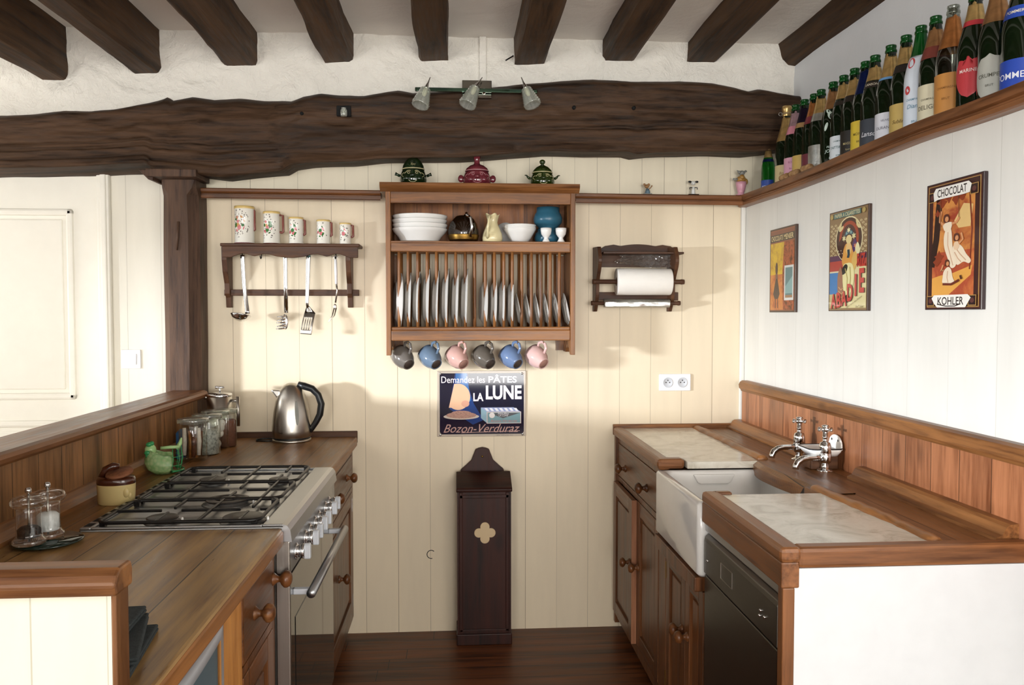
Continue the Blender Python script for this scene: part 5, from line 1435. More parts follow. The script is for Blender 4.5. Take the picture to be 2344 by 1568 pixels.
MB().box(xa + 0.01, D - 0.12, pz_(581), xb - 0.005, D - 0.015, pz_(576), bev=0.002).build('ledge', 'darkX', t)
MB().box(xa, D - 0.016, pz_(688, D), xb, D - 0.001, pz_(669, D), bev=0.002).build('lower_board', 'darkX', t)
for bx in (at(1371, 640, Y=YP).x, at(1546, 640, Y=YP).x):
    z1_, z0_ = pz_(562), pz_(713)
    hh = z1_ - z0_
    pr = [(D - 0.001, z0_), (D - 0.035, z0_)]
    for i in range(25):
        f_ = i / 24
        pr.append((D - 0.050 - 0.085 * (0.5 - 0.5 * math.cos(min(1, f_ * 1.5) * PI)) - 0.018 * math.sin(f_ * 3.2 * PI), z0_ + hh * (0.06 + 0.92 * f_)))
    pr.append((D - 0.001, z1_))
    m = MB(); m.prism(pr, (bx - 0.008, 0, 0), YA, ZA, XA, 0.016, bev=0.002); m.build('side_bracket', 'darkZ', t)
yr = D - 0.10
zr, zf = pz_(645, yr), pz_(694, D - 0.075)
m = MB(); T = basis((0, yr, zr), YA, ZA, XA)
x0, x1 = at(1356, 643, Y=yr).x, at(1566, 643, Y=yr).x
m.lathe([(0, x0), (0.011, x0), (0.012, x0 + 0.012), (0.010, x0 + 0.016), (0.0105, x1 - 0.02), (0.012, x1 - 0.012), (0.011, x1), (0, x1)], T, 18); m.build('roll_rod', 'darkX', t)
T = basis((0, D - 0.075, zf), YA, ZA, XA); x0, x1 = at(1353, 693, Y=D - 0.075).x, at(1557, 693, Y=D - 0.075).x
m = MB(); m.lathe([(0, x0), (0.010, x0), (0.011, x0 + 0.010), (0.009, x0 + 0.014), (0.009, x1 - 0.014), (0.011, x1 - 0.010), (0.010, x1), (0, x1)], T, 18); m.build('foil_rod', 'darkX', t)
x0, x1 = at(1411, 648, Y=yr).x, at(1534, 648, Y=yr).x
t = thing('kitchen_roll', 'white paper kitchen roll on the upper rod of the dark holder', 'paper roll', (x0, yr, zr))
T = basis((0, yr, zr), YA, ZA, XA); rp = 0.059
MB().lathe([(0.019, x0), (rp, x0), (rp + 0.0004, x0 + 0.003), (rp, x1 - 0.003), (rp - 0.001, x1), (0.019, x1)], T, 48).build('paper', 'paper', t)
MB().lathe([(0.0185, x0 - 0.0005), (0.0195, x0 - 0.0005), (0.0195, x1 + 0.0005), (0.0185, x1 + 0.0005), (0.0185, x0 - 0.0005)], T, 32).build('core', M.setdefault('card', plain('grey_card', '8a7a6a', 0.9)), t)
x0, x1 = at(1382, 696, Y=D - 0.075).x, at(1532, 696, Y=D - 0.075).x
t = thing('foil_roll', 'roll of silver foil on the lower rod of the dark holder', 'foil roll', (x0, D - 0.075, zf))
T = basis((0, D - 0.075, zf), YA, ZA, XA)
MB().lathe([(0.0105, x0), (0.019, x0), (0.019, x1), (0.0105, x1)], T, 32).build('foil', 'silverfoil', t)
M['bright_foil'] = plain('bright_foil_sheet', 'd8d8d6', 0.22, 1.0, var=0.05, bump=0.002, bscale=25)
m = MB(); m.grid(lambda u, v: Vector((x0 + 0.004 + (x1 - x0 - 0.006) * u, D - 0.095 - 0.002 * noise.noise((u * 6, v, 2)), zf + 0.004 - (0.020 - 0.004 * u) * v - 0.003 * noise.noise((u * 5, v * 2, 8)))), 30, 4); m.build('loose_end', 'bright_foil', t)
# crumpled clear film
def film(u, v):
    q = at(1412 + 128 * u + 6 * math.sin(v * 5), 582 + v * (20 + 18 * u), Y=D - 0.055)
    n1 = noise.noise((u * 9 + v * 4, v * 3, 1)); n2 = noise.noise((u * 24, v * 9, 5))
    return q + Vector((n1 * 0.006, -abs(n1) * 0.045 - abs(n2) * 0.02, n2 * 0.005))
m = MB(); m.grid(film, 50, 16, smooth=False)
tag(m.build('plastic_film', 'film'), 'crumpled clear plastic film hanging over the kitchen roll', 'plastic film')
# ------------------------------------------------------------------ enamel sign over the wooden box
C_ = {}
def ink(h, r=0.3, coat=0.3):
    key = 'ink_' + h
    if key not in M: M[key] = plain('printed_ink_' + h, h, r, var=0.05, coat=coat)
    return key
YS = D - 0.006
a, b_, c = at(1001, 1000, Y=YS), at(1204, 1000, Y=YS), at(1003, 849, Y=YS)
W_, H_ = b_.x - a.x, c.z - a.z
t = thing('enamel_sign', 'dark blue enamel pasta sign with white lettering under the hanging mugs', 'sign', (a.x + W_ / 2, YS, a.z))
MB().box(a.x, YS, a.z, a.x + W_, D - 0.0005, a.z + H_, bev=0.002).build('plate', ink('b7a896'), t)
B = Board((a.x, YS, a.z), (W_, 0, 0), (0, 0, H_), (0, -1, 0))
NV = ink('15122a', 0.05, 0.0); CR = ink('e6dce0', 0.2); BL = ink('2f6aa8', 0.05, 0.0); RS = ink('b98a80', 0.3)
B.poly([(0.05, 0.035), (0.955, 0.035), (0.975, 0.07), (0.975, 0.93), (0.955, 0.962), (0.05, 0.962), (0.028, 0.93), (0.028, 0.07)], NV)
B.poly([(0.20, 0.962), (0.34, 0.962), (0.36, 0.72), (0.41, 0.50), (0.52, 0.25), (0.40, 0.18), (0.14, 0.42), (0.17, 0.70)], ink('25407c', 0.05, 0.0))
B.poly([(0.21, 0.962), (0.33, 0.962), (0.345, 0.80), (0.38, 0.55), (0.30, 0.44), (0.20, 0.60)], BL)
moon = [(0.19, 0.80), (0.13, 0.44)] + [(0.235 + 0.135 * math.cos(q_), 0.605 + 0.20 * math.sin(q_)) for q_ in [R(235 + i * 11) for i in range(21)]]
B.poly(moon, ink('e6b48c'))
B.oval(0.315, 0.50, 0.045, 0.05, ink('d99a7c'))
B.oval(0.27, 0.305, 0.20, 0.045, ink('c9b8a8')); B.oval(0.27, 0.325, 0.17, 0.05, 'pasta' if 'pasta' in M else M.setdefault('pasta_', speckle('printed_pasta', 'b98a76', '8a5c50', 220)) and 'pasta_')
B.oval(0.27, 0.36, 0.11, 0.035, 'pasta_')
B.poly([(0.49, 0.44), (0.56, 0.37), (0.56, 0.20), (0.49, 0.28)], ink('7fa6b8')); B.poly([(0.49, 0.44), (0.86, 0.44), (0.945, 0.37), (0.56, 0.37)], ink('8d9ac4'))
for k_ in range(7): B.poly([(0.53 + k_ * 0.055, 0.43), (0.56 + k_ * 0.055, 0.43), (0.585 + k_ * 0.055, 0.385), (0.555 + k_ * 0.055, 0.385)], ink('e4e4ea'))
B.poly([(0.555, 0.375), (0.945, 0.375), (0.945, 0.195), (0.555, 0.195)], ink('c9b8b4')); B.rect(0.565, 0.205, 0.935, 0.362, ink('5f8a92'))
B.poly([(0.575, 0.355), (0.93, 0.355), (0.74, 0.275)], ink('1a1820')); B.oval(0.615, 0.32, 0.032, 0.042, ink('e0d8d4'))
B.text('Nouilles', 0.745, 0.345, 0.12, 0.026, CR); B.text('LA LUNE', 0.745, 0.315, 0.105, 0.022, CR); B.text('Bozon-Verduraz', 0.75, 0.235, 0.30, 0.035, ink('a8605c'), shear=0.3)
B.text('Demandez les', 0.292, 0.865, 0.49, 0.10, CR, bold=0.004)
B.text('PÂTES', 0.735, 0.878, 0.32, 0.125, CR, bold=0.02)
B.text('LA', 0.462, 0.60, 0.115, 0.125, CR, bold=0.03)
B.text('LUNE', 0.748, 0.668, 0.405, 0.215, CR, bold=0.035)
B.text('Bozon-Verduraz', 0.50, 0.125, 0.86, 0.125, RS, shear=0.45)
B.line([(0.27, 0.058), (0.5, 0.068), (0.93, 0.082)], 0.004, RS, 1.35)
B.text('EN VENTE ICI', 0.76, 0.016, 0.18, 0.014, ink('6a5a58'))
B.build('printed_face', t)
for u, v in ((0.035, 0.955), (0.955, 0.955), (0.035, 0.03), (0.96, 0.03)): MB().lathe([(0, 0.002), (0.003, 0.0018), (0.005, 0.0003)], basis(B.P(u, v, 0.003), XA, ZA, -YA), 12).build('screw', 'chrome', t)

# ------------------------------------------------------------------ three tin plates on the right wall
XS = XR - 0.012
def poster(px, label, dark='3a2418'):
    """px: pixel corners near-top, near-bottom (right) and far-top, far-bottom (left) on the wall"""
    (lx, lt, lb), (rx, rt_, rb) = px
    p1, p2 = at(lx, lb, X=XS), at(rx, rb, X=XS)
    z0 = (p1.z + p2.z) / 2; z1 = (at(lx, lt, X=XS).z + at(rx, rt_, X=XS).z) / 2
    t = thing('wall_plaque', label, 'poster', (XS, (p1.y + p2.y) / 2, z0))
    MB().box(XS, p2.y, z0, XR - 0.0005, p1.y, z1, bev=0.0015).build('backing', ink(dark), t)
    return t, Board((XS, p1.y, z0), (0, p2.y - p1.y, 0), (0, 0, z1 - z0), (-1, 0, 0))
# narrow chocolate plaque nearest the corner
t, B = poster(((1761, 527, 714), (1819, 514, 716)), 'narrow yellow and orange chocolate plaque, nearest the corner of the right wall')
M['yellow_wall'] = speckle('printed_yellow_wall', 'd9b43c', 'b98a3c', 16, 0.56, 0.4); M['brick'] = speckle('printed_brick', 'b0603c', '5c3a24', 40, 0.55, 0.4)
M['orange_wall'] = speckle('printed_orange_wall', 'd0884a', 'b0643c', 22, 0.55, 0.4)
B.rect(0.03, 0.02, 0.97, 0.98, ink('8a4a2c')); B.rect(0.03, 0.84, 0.97, 0.925, ink('2e1c12')); B.rect(0.03, 0.925, 0.97, 0.965, ink('7a4028'))
B.text('CHOCOLAT', 0.27, 0.883, 0.42, 0.06, ink('e0c890'), bold=0.01); B.text('MENIER', 0.745, 0.883, 0.36, 0.06, ink('e0c890'), bold=0.01)
B.rect(0.50, 0.85, 0.515, 0.915, ink('e0c890'))
B.rect(0.04, 0.45, 0.62, 0.825, 'yellow_wall'); B.rect(0.04, 0.03, 0.62, 0.45, 'orange_wall'); B.rect(0.62, 0.03, 0.96, 0.825, 'brick')
B.poly([(0.55, 0.03), (0.68, 0.03), (0.62, 0.4), (0.66, 0.825), (0.58, 0.825), (0.52, 0.5)], 'brick')
B.poly([(0.27, 0.42), (0.32, 0.42), (0.42, 0.22), (0.36, 0.16), (0.22, 0.16), (0.16, 0.22)], ink('4a382c')); B.oval(0.29, 0.52, 0.05, 0.075, ink('4a2a1c'))
B.rect(0.24, 0.05, 0.27, 0.17, ink('6a4430')); B.rect(0.33, 0.05, 0.36, 0.17, ink('6a4430')); B.poly([(0.25, 0.46), (0.33, 0.46), (0.35, 0.40), (0.24, 0.40)], ink('7a5444'))
B.rect(0.60, 0.14, 0.95, 0.545, ink('d6d8d2')); B.rect(0.64, 0.17, 0.91, 0.52, ink('5f8080')); B.poly([(0.64, 0.30), (0.91, 0.42), (0.91, 0.22), (0.64, 0.22)], ink('86aaa6')); B.rect(0.64, 0.17, 0.91, 0.20, ink('a07c58'))
B.build('printed_face', t)
# cigarette paper plaque
t, B = poster(((1896, 490, 712), (1985, 466, 712)), 'patterned brown plaque with dark oval and red lettering, middle one on the right wall')
B.rect(0.02, 0.01, 0.98, 0.99, ink('8a6f4c'))
for j in range(13):
    for i in range(9):
        xx, yy = 0.07 + i * 0.108 + (j % 2) * 0.05, 0.56 + j * 0.025
        if ((xx - 0.53) / 0.35) ** 2 + ((yy - 0.70) / 0.23) ** 2 > 1.0 and xx < 0.96:
            B.k = 2 + (i + j) % 2; B.oval(xx, yy, 0.03, 0.0105, ink('d2c296'), 10); B.oval(xx, yy, 0.016, 0.0055, ink('8a6f4c'), 8)
B.k = 6
B.rect(0.03, 0.50, 0.97, 0.555, ink('5f3c52')); B.rect(0.03, 0.40, 0.97, 0.50, ink('b0483c')); B.rect(0.03, 0.385, 0.97, 0.40, ink('d8cca8')); B.rect(0.03, 0.03, 0.28, 0.385, ink('3a78b0')); B.rect(0.03, 0.03, 0.28, 0.17, ink('c2b080'))
B.poly([(0.28, 0.03), (0.97, 0.03), (0.97, 0.42), (0.7, 0.44), (0.55, 0.30), (0.35, 0.24)], ink('d9cc96'))
B.oval(0.53, 0.70, 0.345, 0.225, ink('e2d6a8')); B.oval(0.53, 0.70, 0.325, 0.212, ink('3c2018')); B.oval(0.53, 0.71, 0.25, 0.17, ink('9a3c24')); B.oval(0.53, 0.71, 0.19, 0.135, ink('4a2420'))
for (lx, a_) in ((0.31, 0.9), (0.74, -0.9)):
    B.oval(lx, 0.84, 0.06, 0.02, ink('d8c890'), 12, a_); B.oval(lx + 0.03, 0.815, 0.06, 0.018, ink('d8c890'), 12, a_ * 0.4)
B.blob([(0.36, 0.50), (0.42, 0.63), (0.50, 0.665), (0.60, 0.64), (0.70, 0.52), (0.62, 0.42), (0.44, 0.41)], ink('d89a48'))
B.blob([(0.27, 0.58), (0.28, 0.68), (0.38, 0.73), (0.40, 0.62), (0.36, 0.52)], ink('3c1a14')); B.blob([(0.62, 0.62), (0.68, 0.70), (0.74, 0.64), (0.68, 0.56)], ink('4a2a5c'))
B.blob([(0.46, 0.60), (0.50, 0.67), (0.58, 0.66), (0.60, 0.58), (0.53, 0.54)], ink('e2bc7c')); B.oval(0.535, 0.70, 0.075, 0.042, ink('dcc88c'))
B.blob([(0.42, 0.735), (0.46, 0.785), (0.54, 0.80), (0.63, 0.775), (0.66, 0.73), (0.58, 0.745), (0.52, 0.75)], ink('3a5a62'))
for (fx_, fy_, fr_, fc_) in ((0.41, 0.715, 0.055, 'd6cf9a'), (0.66, 0.725, 0.06, 'd6cf9a'), (0.53, 0.79, 0.05, 'e4dca8'), (0.48, 0.76, 0.03, '7ea6a4'), (0.59, 0.765, 0.03, '86b0ac'), (0.70, 0.63, 0.045, 'c87a5c')):
    B.poly([(fx_ + fr_ * (1 if i % 2 else 0.5) * math.cos(PI * i / 6), fy_ + fr_ * 0.6 * (1 if i % 2 else 0.5) * math.sin(PI * i / 6)) for i in range(12)], ink(fc_))
B.blob([(0.74, 0.52), (0.70, 0.60), (0.76, 0.66), (0.82, 0.58)], ink('e0d8a8')); B.blob([(0.62, 0.50), (0.70, 0.58), (0.76, 0.50), (0.70, 0.40), (0.64, 0.42)], ink('d8b060')); B.line([(0.53, 0.60), (0.54, 0.55), (0.52, 0.52)], 0.012, ink('1e3a44'), 0.4)
for i in range(4): B.oval(0.27 + 0.035 * i, 0.60 - 0.03 * (i % 2), 0.010, 0.006, ink('e6dcb8'), 6)
B.blob([(0.40, 0.44), (0.52, 0.47), (0.64, 0.45), (0.69, 0.34), (0.64, 0.22), (0.55, 0.14), (0.46, 0.16), (0.40, 0.26)], ink('e4da9c')); B.blob([(0.38, 0.42), (0.46, 0.46), (0.52, 0.44), (0.48, 0.38), (0.38, 0.36)], ink('1c1c14'))
B.blob([(0.26, 0.34), (0.34, 0.44), (0.39, 0.34), (0.40, 0.22), (0.46, 0.12), (0.38, 0.08), (0.28, 0.12)], ink('9a6a4c')); B.line([(0.29, 0.24), (0.35, 0.21), (0.42, 0.23)], 0.004, ink('d0a870'), 0.4); B.line([(0.29, 0.20), (0.36, 0.17), (0.43, 0.19)], 0.004, ink('d0a870'), 0.4); B.line([(0.30, 0.16), (0.37, 0.135), (0.44, 0.155)], 0.004, ink('d0a870'), 0.4)
B.line([(0.46, 0.42), (0.52, 0.32), (0.50, 0.20)], 0.004, ink('b8a860'), 0.4); B.line([(0.58, 0.43), (0.60, 0.32), (0.57, 0.20)], 0.004, ink('b8a860'), 0.4)
B.blob([(0.44, 0.13), (0.52, 0.16), (0.58, 0.13), (0.52, 0.08)], ink('2a2018'))
B.rect(0.14, 0.925, 0.84, 0.975, ink('3f6a66')); B.oval(0.09, 0.95, 0.045, 0.025, ink('b09858'), 8); B.oval(0.91, 0.95, 0.045, 0.025, ink('b09858'), 8)
B.text('PAPIER A CIGARETTES', 0.49, 0.95, 0.64, 0.038, ink('d8cc9c'), bold=0.01)
B.text('RIZ', 0.86, 0.485, 0.2, 0.125, ink('b8382c'), bold=0.03)
for i, ch in enumerate('ABADIE'):
    lx, ly, hh, ww = [(0.16, 0.10, 0.15, 0.14), (0.305, 0.11, 0.15, 0.12), (0.44, 0.125, 0.15, 0.14), (0.595, 0.18, 0.17, 0.14), (0.735, 0.25, 0.21, 0.045), (0.88, 0.29, 0.23, 0.12)][i]
    B.text(ch, lx + 0.014, ly - 0.004, ww, hh, ink('5a2018'), bold=0.03); B.text(ch, lx, ly, ww, hh, ink('c24438'), bold=0.03)
B.text('pour tous les Débits', 0.70, 0.085, 0.42, 0.02, ink('7a6a3c'), rot=0.35, shear=0.2); B.text('de Tabac', 0.84, 0.045, 0.2, 0.024, ink('7a6a3c'), shear=0.2)
B.build('printed_face', t)
# big chocolate plaque
t, B = poster(((2117, 428, 709), (2246, 392, 709)), 'large orange plaque with white title plates, the biggest on the right wall', '2a1a1c')
M['orange_sky'] = speckle('printed_orange_scene', 'd08a44', '9a3c24', 9, 0.5, 0.35); M['red_ground'] = speckle('printed_red_ground', 'a8482c', 'd07c40', 14, 0.58, 0.35)
GD = ink('b0884c')
B.rect(0.02, 0.01, 0.98, 0.99, ink('4a2420')); B.rect(0.04, 0.02, 0.96, 0.98, GD); B.rect(0.055, 0.026, 0.945, 0.974, ink('3c1e1c'))
B.rect(0.13, 0.10, 0.87, 0.90, 'orange_sky'); B.rect(0.13, 0.10, 0.87, 0.45, 'red_ground')
B.poly([(0.13, 0.10), (0.40, 0.10), (0.82, 0.26), (0.84, 0.33), (0.50, 0.28), (0.30, 0.27), (0.13, 0.25)], ink('e0a24c')); B.poly([(0.52, 0.68), (0.68, 0.80), (0.84, 0.78), (0.80, 0.62), (0.60, 0.62)], ink('dcb878'))
B.line([(0.12, 0.34), (0.20, 0.55), (0.24, 0.80), (0.26, 0.90)], 0.028, ink('2e1a16'), 0.5); B.line([(0.80, 0.30), (0.83, 0.6), (0.78, 0.88)], 0.006, ink('7a3420'), 0.5)
WH = ink('ead8bc'); SK = ink('d09060'); HR = ink('5a2c1c'); SH = ink('cfa888')
for (bx_, by_, br_) in ((0.30, 0.84, 0.10), (0.42, 0.86, 0.08), (0.55, 0.84, 0.09), (0.66, 0.86, 0.08), (0.22, 0.76, 0.06), (0.26, 0.42, 0.09), (0.22, 0.38, 0.08)):
    B.blob([(bx_ + br_ * (0.8 + 0.3 * math.sin(i * 2.7 + bx_ * 9)) * math.cos(i * PI / 4), by_ + br_ * 0.45 * (0.8 + 0.3 * math.cos(i * 3.1)) * math.sin(i * PI / 4)) for i in range(8)], ink('8a3a20'))
B.blob([(0.60, 0.34), (0.70, 0.36), (0.79, 0.345), (0.82, 0.37), (0.74, 0.42), (0.68, 0.47), (0.60, 0.50), (0.52, 0.49), (0.48, 0.42), (0.54, 0.37)], WH)
B.line([(0.56, 0.47), (0.64, 0.42), (0.74, 0.37)], 0.004, SH, 0.5); B.line([(0.54, 0.44), (0.60, 0.39), (0.66, 0.36)], 0.004, SH, 0.5)
B.blob([(0.37, 0.61), (0.43, 0.635), (0.48, 0.61), (0.50, 0.52), (0.52, 0.44), (0.58, 0.38), (0.56, 0.33), (0.48, 0.325), (0.42, 0.40), (0.36, 0.48), (0.345, 0.55)], WH)
B.line([(0.42, 0.60), (0.42, 0.50), (0.48, 0.40), (0.52, 0.34)], 0.004, SH, 0.5)
B.blob([(0.33, 0.66), (0.40, 0.675), (0.49, 0.67), (0.48, 0.63), (0.45, 0.61), (0.37, 0.61), (0.34, 0.63)], WH)
B.blob([(0.53, 0.505), (0.58, 0.52), (0.63, 0.50), (0.60, 0.46), (0.54, 0.46)], ink('e0c09c'))
B.blob([(0.36, 0.30), (0.43, 0.33), (0.49, 0.31), (0.52, 0.25), (0.55, 0.21), (0.44, 0.205), (0.34, 0.21), (0.34, 0.25)], WH); B.line([(0.43, 0.30), (0.42, 0.25), (0.44, 0.21)], 0.004, SH, 0.5)
for (hx, hy, s_) in ((0.39, 0.705, 1.0), (0.575, 0.55, 0.92), (0.42, 0.36, 0.82)):
    B.blob([(hx - 0.055 * s_, hy - 0.012), (hx - 0.04 * s_, hy + 0.028 * s_), (hx + 0.02 * s_, hy + 0.034 * s_), (hx + 0.055 * s_, hy + 0.008), (hx + 0.045 * s_, hy - 0.026 * s_), (hx - 0.03 * s_, hy - 0.03 * s_)], HR); B.oval(hx + 0.008, hy - 0.004, 0.032 * s_, 0.021 * s_, SK, 16)
B.line([(0.34, 0.66), (0.275, 0.69), (0.28, 0.73), (0.30, 0.77)], 0.010, SK, 0.5); B.line([(0.49, 0.66), (0.57, 0.665), (0.62, 0.70)], 0.009, SK, 0.5); B.line([(0.62, 0.50), (0.69, 0.53), (0.66, 0.58)], 0.008, SK, 0.5); B.line([(0.36, 0.31), (0.31, 0.30), (0.35, 0.35)], 0.007, SK, 0.5)
B.line([(0.29, 0.62), (0.28, 0.88)], 0.0025, ink('7a4428'), 0.5); B.line([(0.615, 0.70), (0.60, 0.88)], 0.0025, ink('7a4428'), 0.5)
B.line([(0.35, 0.20), (0.50, 0.195), (0.64, 0.225)], 0.009, ink('6a2a1c'), 0.5); B.line([(0.66, 0.26), (0.68, 0.23)], 0.008, ink('4a241c'), 0.5)
for (x0, y0) in ((0.06, 0.85), (0.80, 0.85), (0.06, 0.03), (0.80, 0.03)):
    B.rect(x0, y0, x0 + 0.14, y0 + 0.08, GD); B.rect(x0 + 0.012, y0 + 0.006, x0 + 0.128, y0 + 0.074, ink('2a1618')); B.oval(x0 + 0.07, y0 + 0.04, 0.035, 0.02, ink('5c3430'), 8)
B.poly([(0.20, 0.955), (0.78, 0.955), (0.83, 0.93), (0.80, 0.87), (0.70, 0.865), (0.24, 0.865), (0.17, 0.855), (0.155, 0.92)], ink('eeeae0')); B.text('CHOCOLAT', 0.49, 0.911, 0.52, 0.062, ink('2c2420'), bold=0.012)
B.poly([(0.20, 0.115), (0.80, 0.115), (0.85, 0.09), (0.80, 0.05), (0.76, 0.018), (0.26, 0.018), (0.20, 0.05), (0.155, 0.09)], ink('eeeae0')); B.text('KOHLER', 0.50, 0.068, 0.46, 0.062, ink('2c2420'), bold=0.012); B.line([(0.26, 0.045), (0.42, 0.028), (0.58, 0.028), (0.68, 0.045)], 0.004, ink('2c2420'), 0.5)
B.build('printed_face', t)

# ------------------------------------------------------------------ champagne bottles on the right ledge
BOT_P = [(0.040, 0.0), (0.0435, 0.005), (0.044, 0.012), (0.044, 0.150), (0.0425, 0.172), (0.0365, 0.200), (0.0275, 0.232), (0.0205, 0.262), (0.0165, 0.290), (0.0160, 0.296)]
LIPP = [(0.0160, 0.294), (0.0178, 0.2955), (0.0178, 0.302), (0.0160, 0.304), (0.0155, 0.311), (0.0165, 0.3125), (0.0160, 0.3175), (0.0125, 0.3175), (0.0110, 0.300), (0.0, 0.290)]
def prof_r(z): return interp([(b, a) for a, b in BOT_P], z)
def band_prof(z0, z1, off, n=14):
    return [(prof_r(z0 + (z1 - z0) * i / n) + off, z0 + (z1 - z0) * i / n) for i in range(n + 1)]
def bottle(label, px, py, glass='bottle_dark', foil_=None, fz=(0.225, 0.292), neck=None, lab_=None, lz=(0.02, 0.10), txt=None, tcol='2a2a2a', lip='bottle_lip', tz=None, tsize=0.016, oval=False, sc=1.0, X=1.385, collar=None, cork=False, ang=None, shear=0.0):
    p = at(px, max(py, -60), X=X)
    z0 = ledge_z(p.y) + 0.0005
    t = thing('champagne_bottle', label, 'bottle', (X, p.y, z0), 'empty bottles along the right ledge')
    s = (p.z - z0) / 0.3175 if sc is None else sc
    th = math.atan2(-p.y, -X)                       # towards the photographer
    if ang is None: ang = (th + PI if False else th) - 0.35   # labels are turned a little away from the corner
    T = Matrix.Translation((X, p.y, z0)) @ Matrix.Diagonal((s, s, s, 1))
    MB().lathe([(0, 0.012), (0.03, 0.004)] + BOT_P, T, 36).build('glass', glass, t)
    if cork:
        MB().lathe([(0.0165, 0.292), (0.0178, 0.296), (0.0175, 0.304), (0.0165, 0.310), (0.0195, 0.318), (0.0205, 0.328), (0.017, 0.335), (0, 0.337)], T, 28).build('wired_cap', 'gold', t)
        MB().tube([T @ Vector((0.0195 * math.cos(q_), 0.0195 * math.sin(q_), 0.303)) for q_ in [2 * PI * i / 20 for i in range(20)]] , 0.001, 6, closed=True).tube([T @ Vector((-0.021 - 0.008 * (1 - math.cos(q_)), -0.006, 0.300 + 0.007 * math.sin(q_))) for q_ in [2 * PI * i / 14 for i in range(14)]], 0.0009, 6, closed=True).build('wire', 'silverfoil', t)
    else:
        MB().lathe(LIPP, T, 28).build('lip', lip, t)
    if foil_:
        rag = (lambda r, z, a: (r, z - 0.012 * abs(math.sin(a * 1.5 + px)) * (1 if z > fz[1] - 0.006 else 0)))
        MB().lathe(band_prof(fz[0], fz[1], 0.0006), T, 36, mod=rag).build('foil', foil_, t)
    if collar:
        MB().lathe(band_prof(collar[1], collar[2], 0.0010, 8), T, 36).build('collar', collar[0], t)
        if len(collar) > 3:
            g = text_bm(collar[3], 0.011, bold=0.01)
            for vv in g.verts:
                zz = (collar[1] + collar[2]) / 2 + vv.co.y; rr_ = prof_r(zz) + 0.0016; an = ang + vv.co.x / rr_
                vv.co = T @ Vector((rr_ * math.cos(an), rr_ * math.sin(an), zz))
            mm = MB(); mm.add(g, 0, None, False); mm.build('collar_lettering', ink('e4dcc8'), t)
    if lab_:
        mm = MB()
        if oval:
            tb = bmesh.new(); ctr = (lz[0] + lz[1]) / 2; hh = (lz[1] - lz[0]) / 2
            vs = []
            for i in range(13):
                row = []
                for j in range(17):
                    q_ = -1 + 2 * i / 12; w_ = math.sqrt(max(0, 1 - q_ * q_)) if oval != 'heart' else math.sqrt(max(0, 1 - q_ * q_)) * (0.9 + 0.25 * q_)
                    an = ang + (-1 + 2 * j / 16) * w_ * 0.95
                    zz = ctr + hh * q_ + (0.008 * abs(math.cos((j / 16 - 0.5) * 2 * PI)) if oval == 'heart' and q_ > 0.8 else 0)
                    row.append(tb.verts.new(T @ Vector((0.0446 * math.cos(an), 0.0446 * math.sin(an), zz))))
                vs.append(row)
            for A_, B_ in zip(vs, vs[1:]):
                for j in range(16): tb.faces.new((A_[j], A_[j + 1], B_[j + 1], B_[j]))
            mm.add(tb)
        else:
            mm.lathe([(0.0446, lz[0]), (0.0446, lz[1])], T, 28, a0=ang - 1.25, a1=ang + 1.25)
        lo_ = mm.build('label', lab_, t)
        if txt:
            mm = MB()
            for (s_, zz0, sz) in (txt if isinstance(txt, list) else [(txt, tz or (lz[0] + lz[1]) / 2, tsize)]):
                g = text_bm(s_, sz, bold=0.006, shear=shear)
                for vv in g.verts:
                    rr_ = 0.0452; an = ang + vv.co.x / rr_
                    vv.co = T @ Vector((rr_ * math.cos(an), rr_ * math.sin(an), zz0 + vv.co.y))
                mm.add(g, 0, None, False)
            mm.build('lettering', ink(tcol), lo_)
    return t
LB = lambda h: ink(h, 0.45, 0.1)
bottle('small green quarter bottle with a blue label, in the corner of the ledge', 1759, 331, 'bottle_green', 'gold', (0.225, 0.292), lab_=LB('2a4a9c'), lz=(0.015, 0.075), txt=[('POMM', 0.03, 0.02)], tcol='e4e4f0', sc=0.66, X=1.375, collar=('bluefoil', 0.196, 0.215))
bottle('unopened bottle with full gold foil and wire, second from the corner', 1801, 241, 'bottle_dark', 'gold', (0.185, 0.292), lab_=LB('cdb888'), lz=(0.015, 0.085), cork=True, txt=[('Brut', 0.05, 0.016)], tcol='8a6a3c', shear=0.3)
bottle('bottle with pink foil and a pink label', 1822, 244, 'bottle_dark', 'pinkfoil', (0.225, 0.292), lab_=LB('d8a0b4'), lz=(0.015, 0.10), collar=(LB('d88c9c'), 0.195, 0.228), txt=[('ROSE', 0.08, 0.012), ('Brut', 0.055, 0.01)], tcol='a05a70')
bottle('bottle with a dark purple neck and a gold label', 1842, 232, 'bottle_dark', 'purple', (0.222, 0.292), lab_=LB('c8a85c'), lz=(0.015, 0.095), collar=(LB('a88458'), 0.204, 0.224))
bottle('bottle with a smooth copper neck, maroon collar and maroon label', 1864, 218, 'bottle_dark', 'copper', (0.228, 0.290), lab_=LB('6a2a34'), lz=(0.015, 0.085), collar=(LB('7a3038'), 0.200, 0.229))
bottle('bottle with gold foil over a silver collar and a silver label', 1880, 205, 'bottle_dark', 'gold', (0.225, 0.292), lab_='silverfoil', lz=(0.015, 0.105), collar=('silverfoil', 0.196, 0.226))
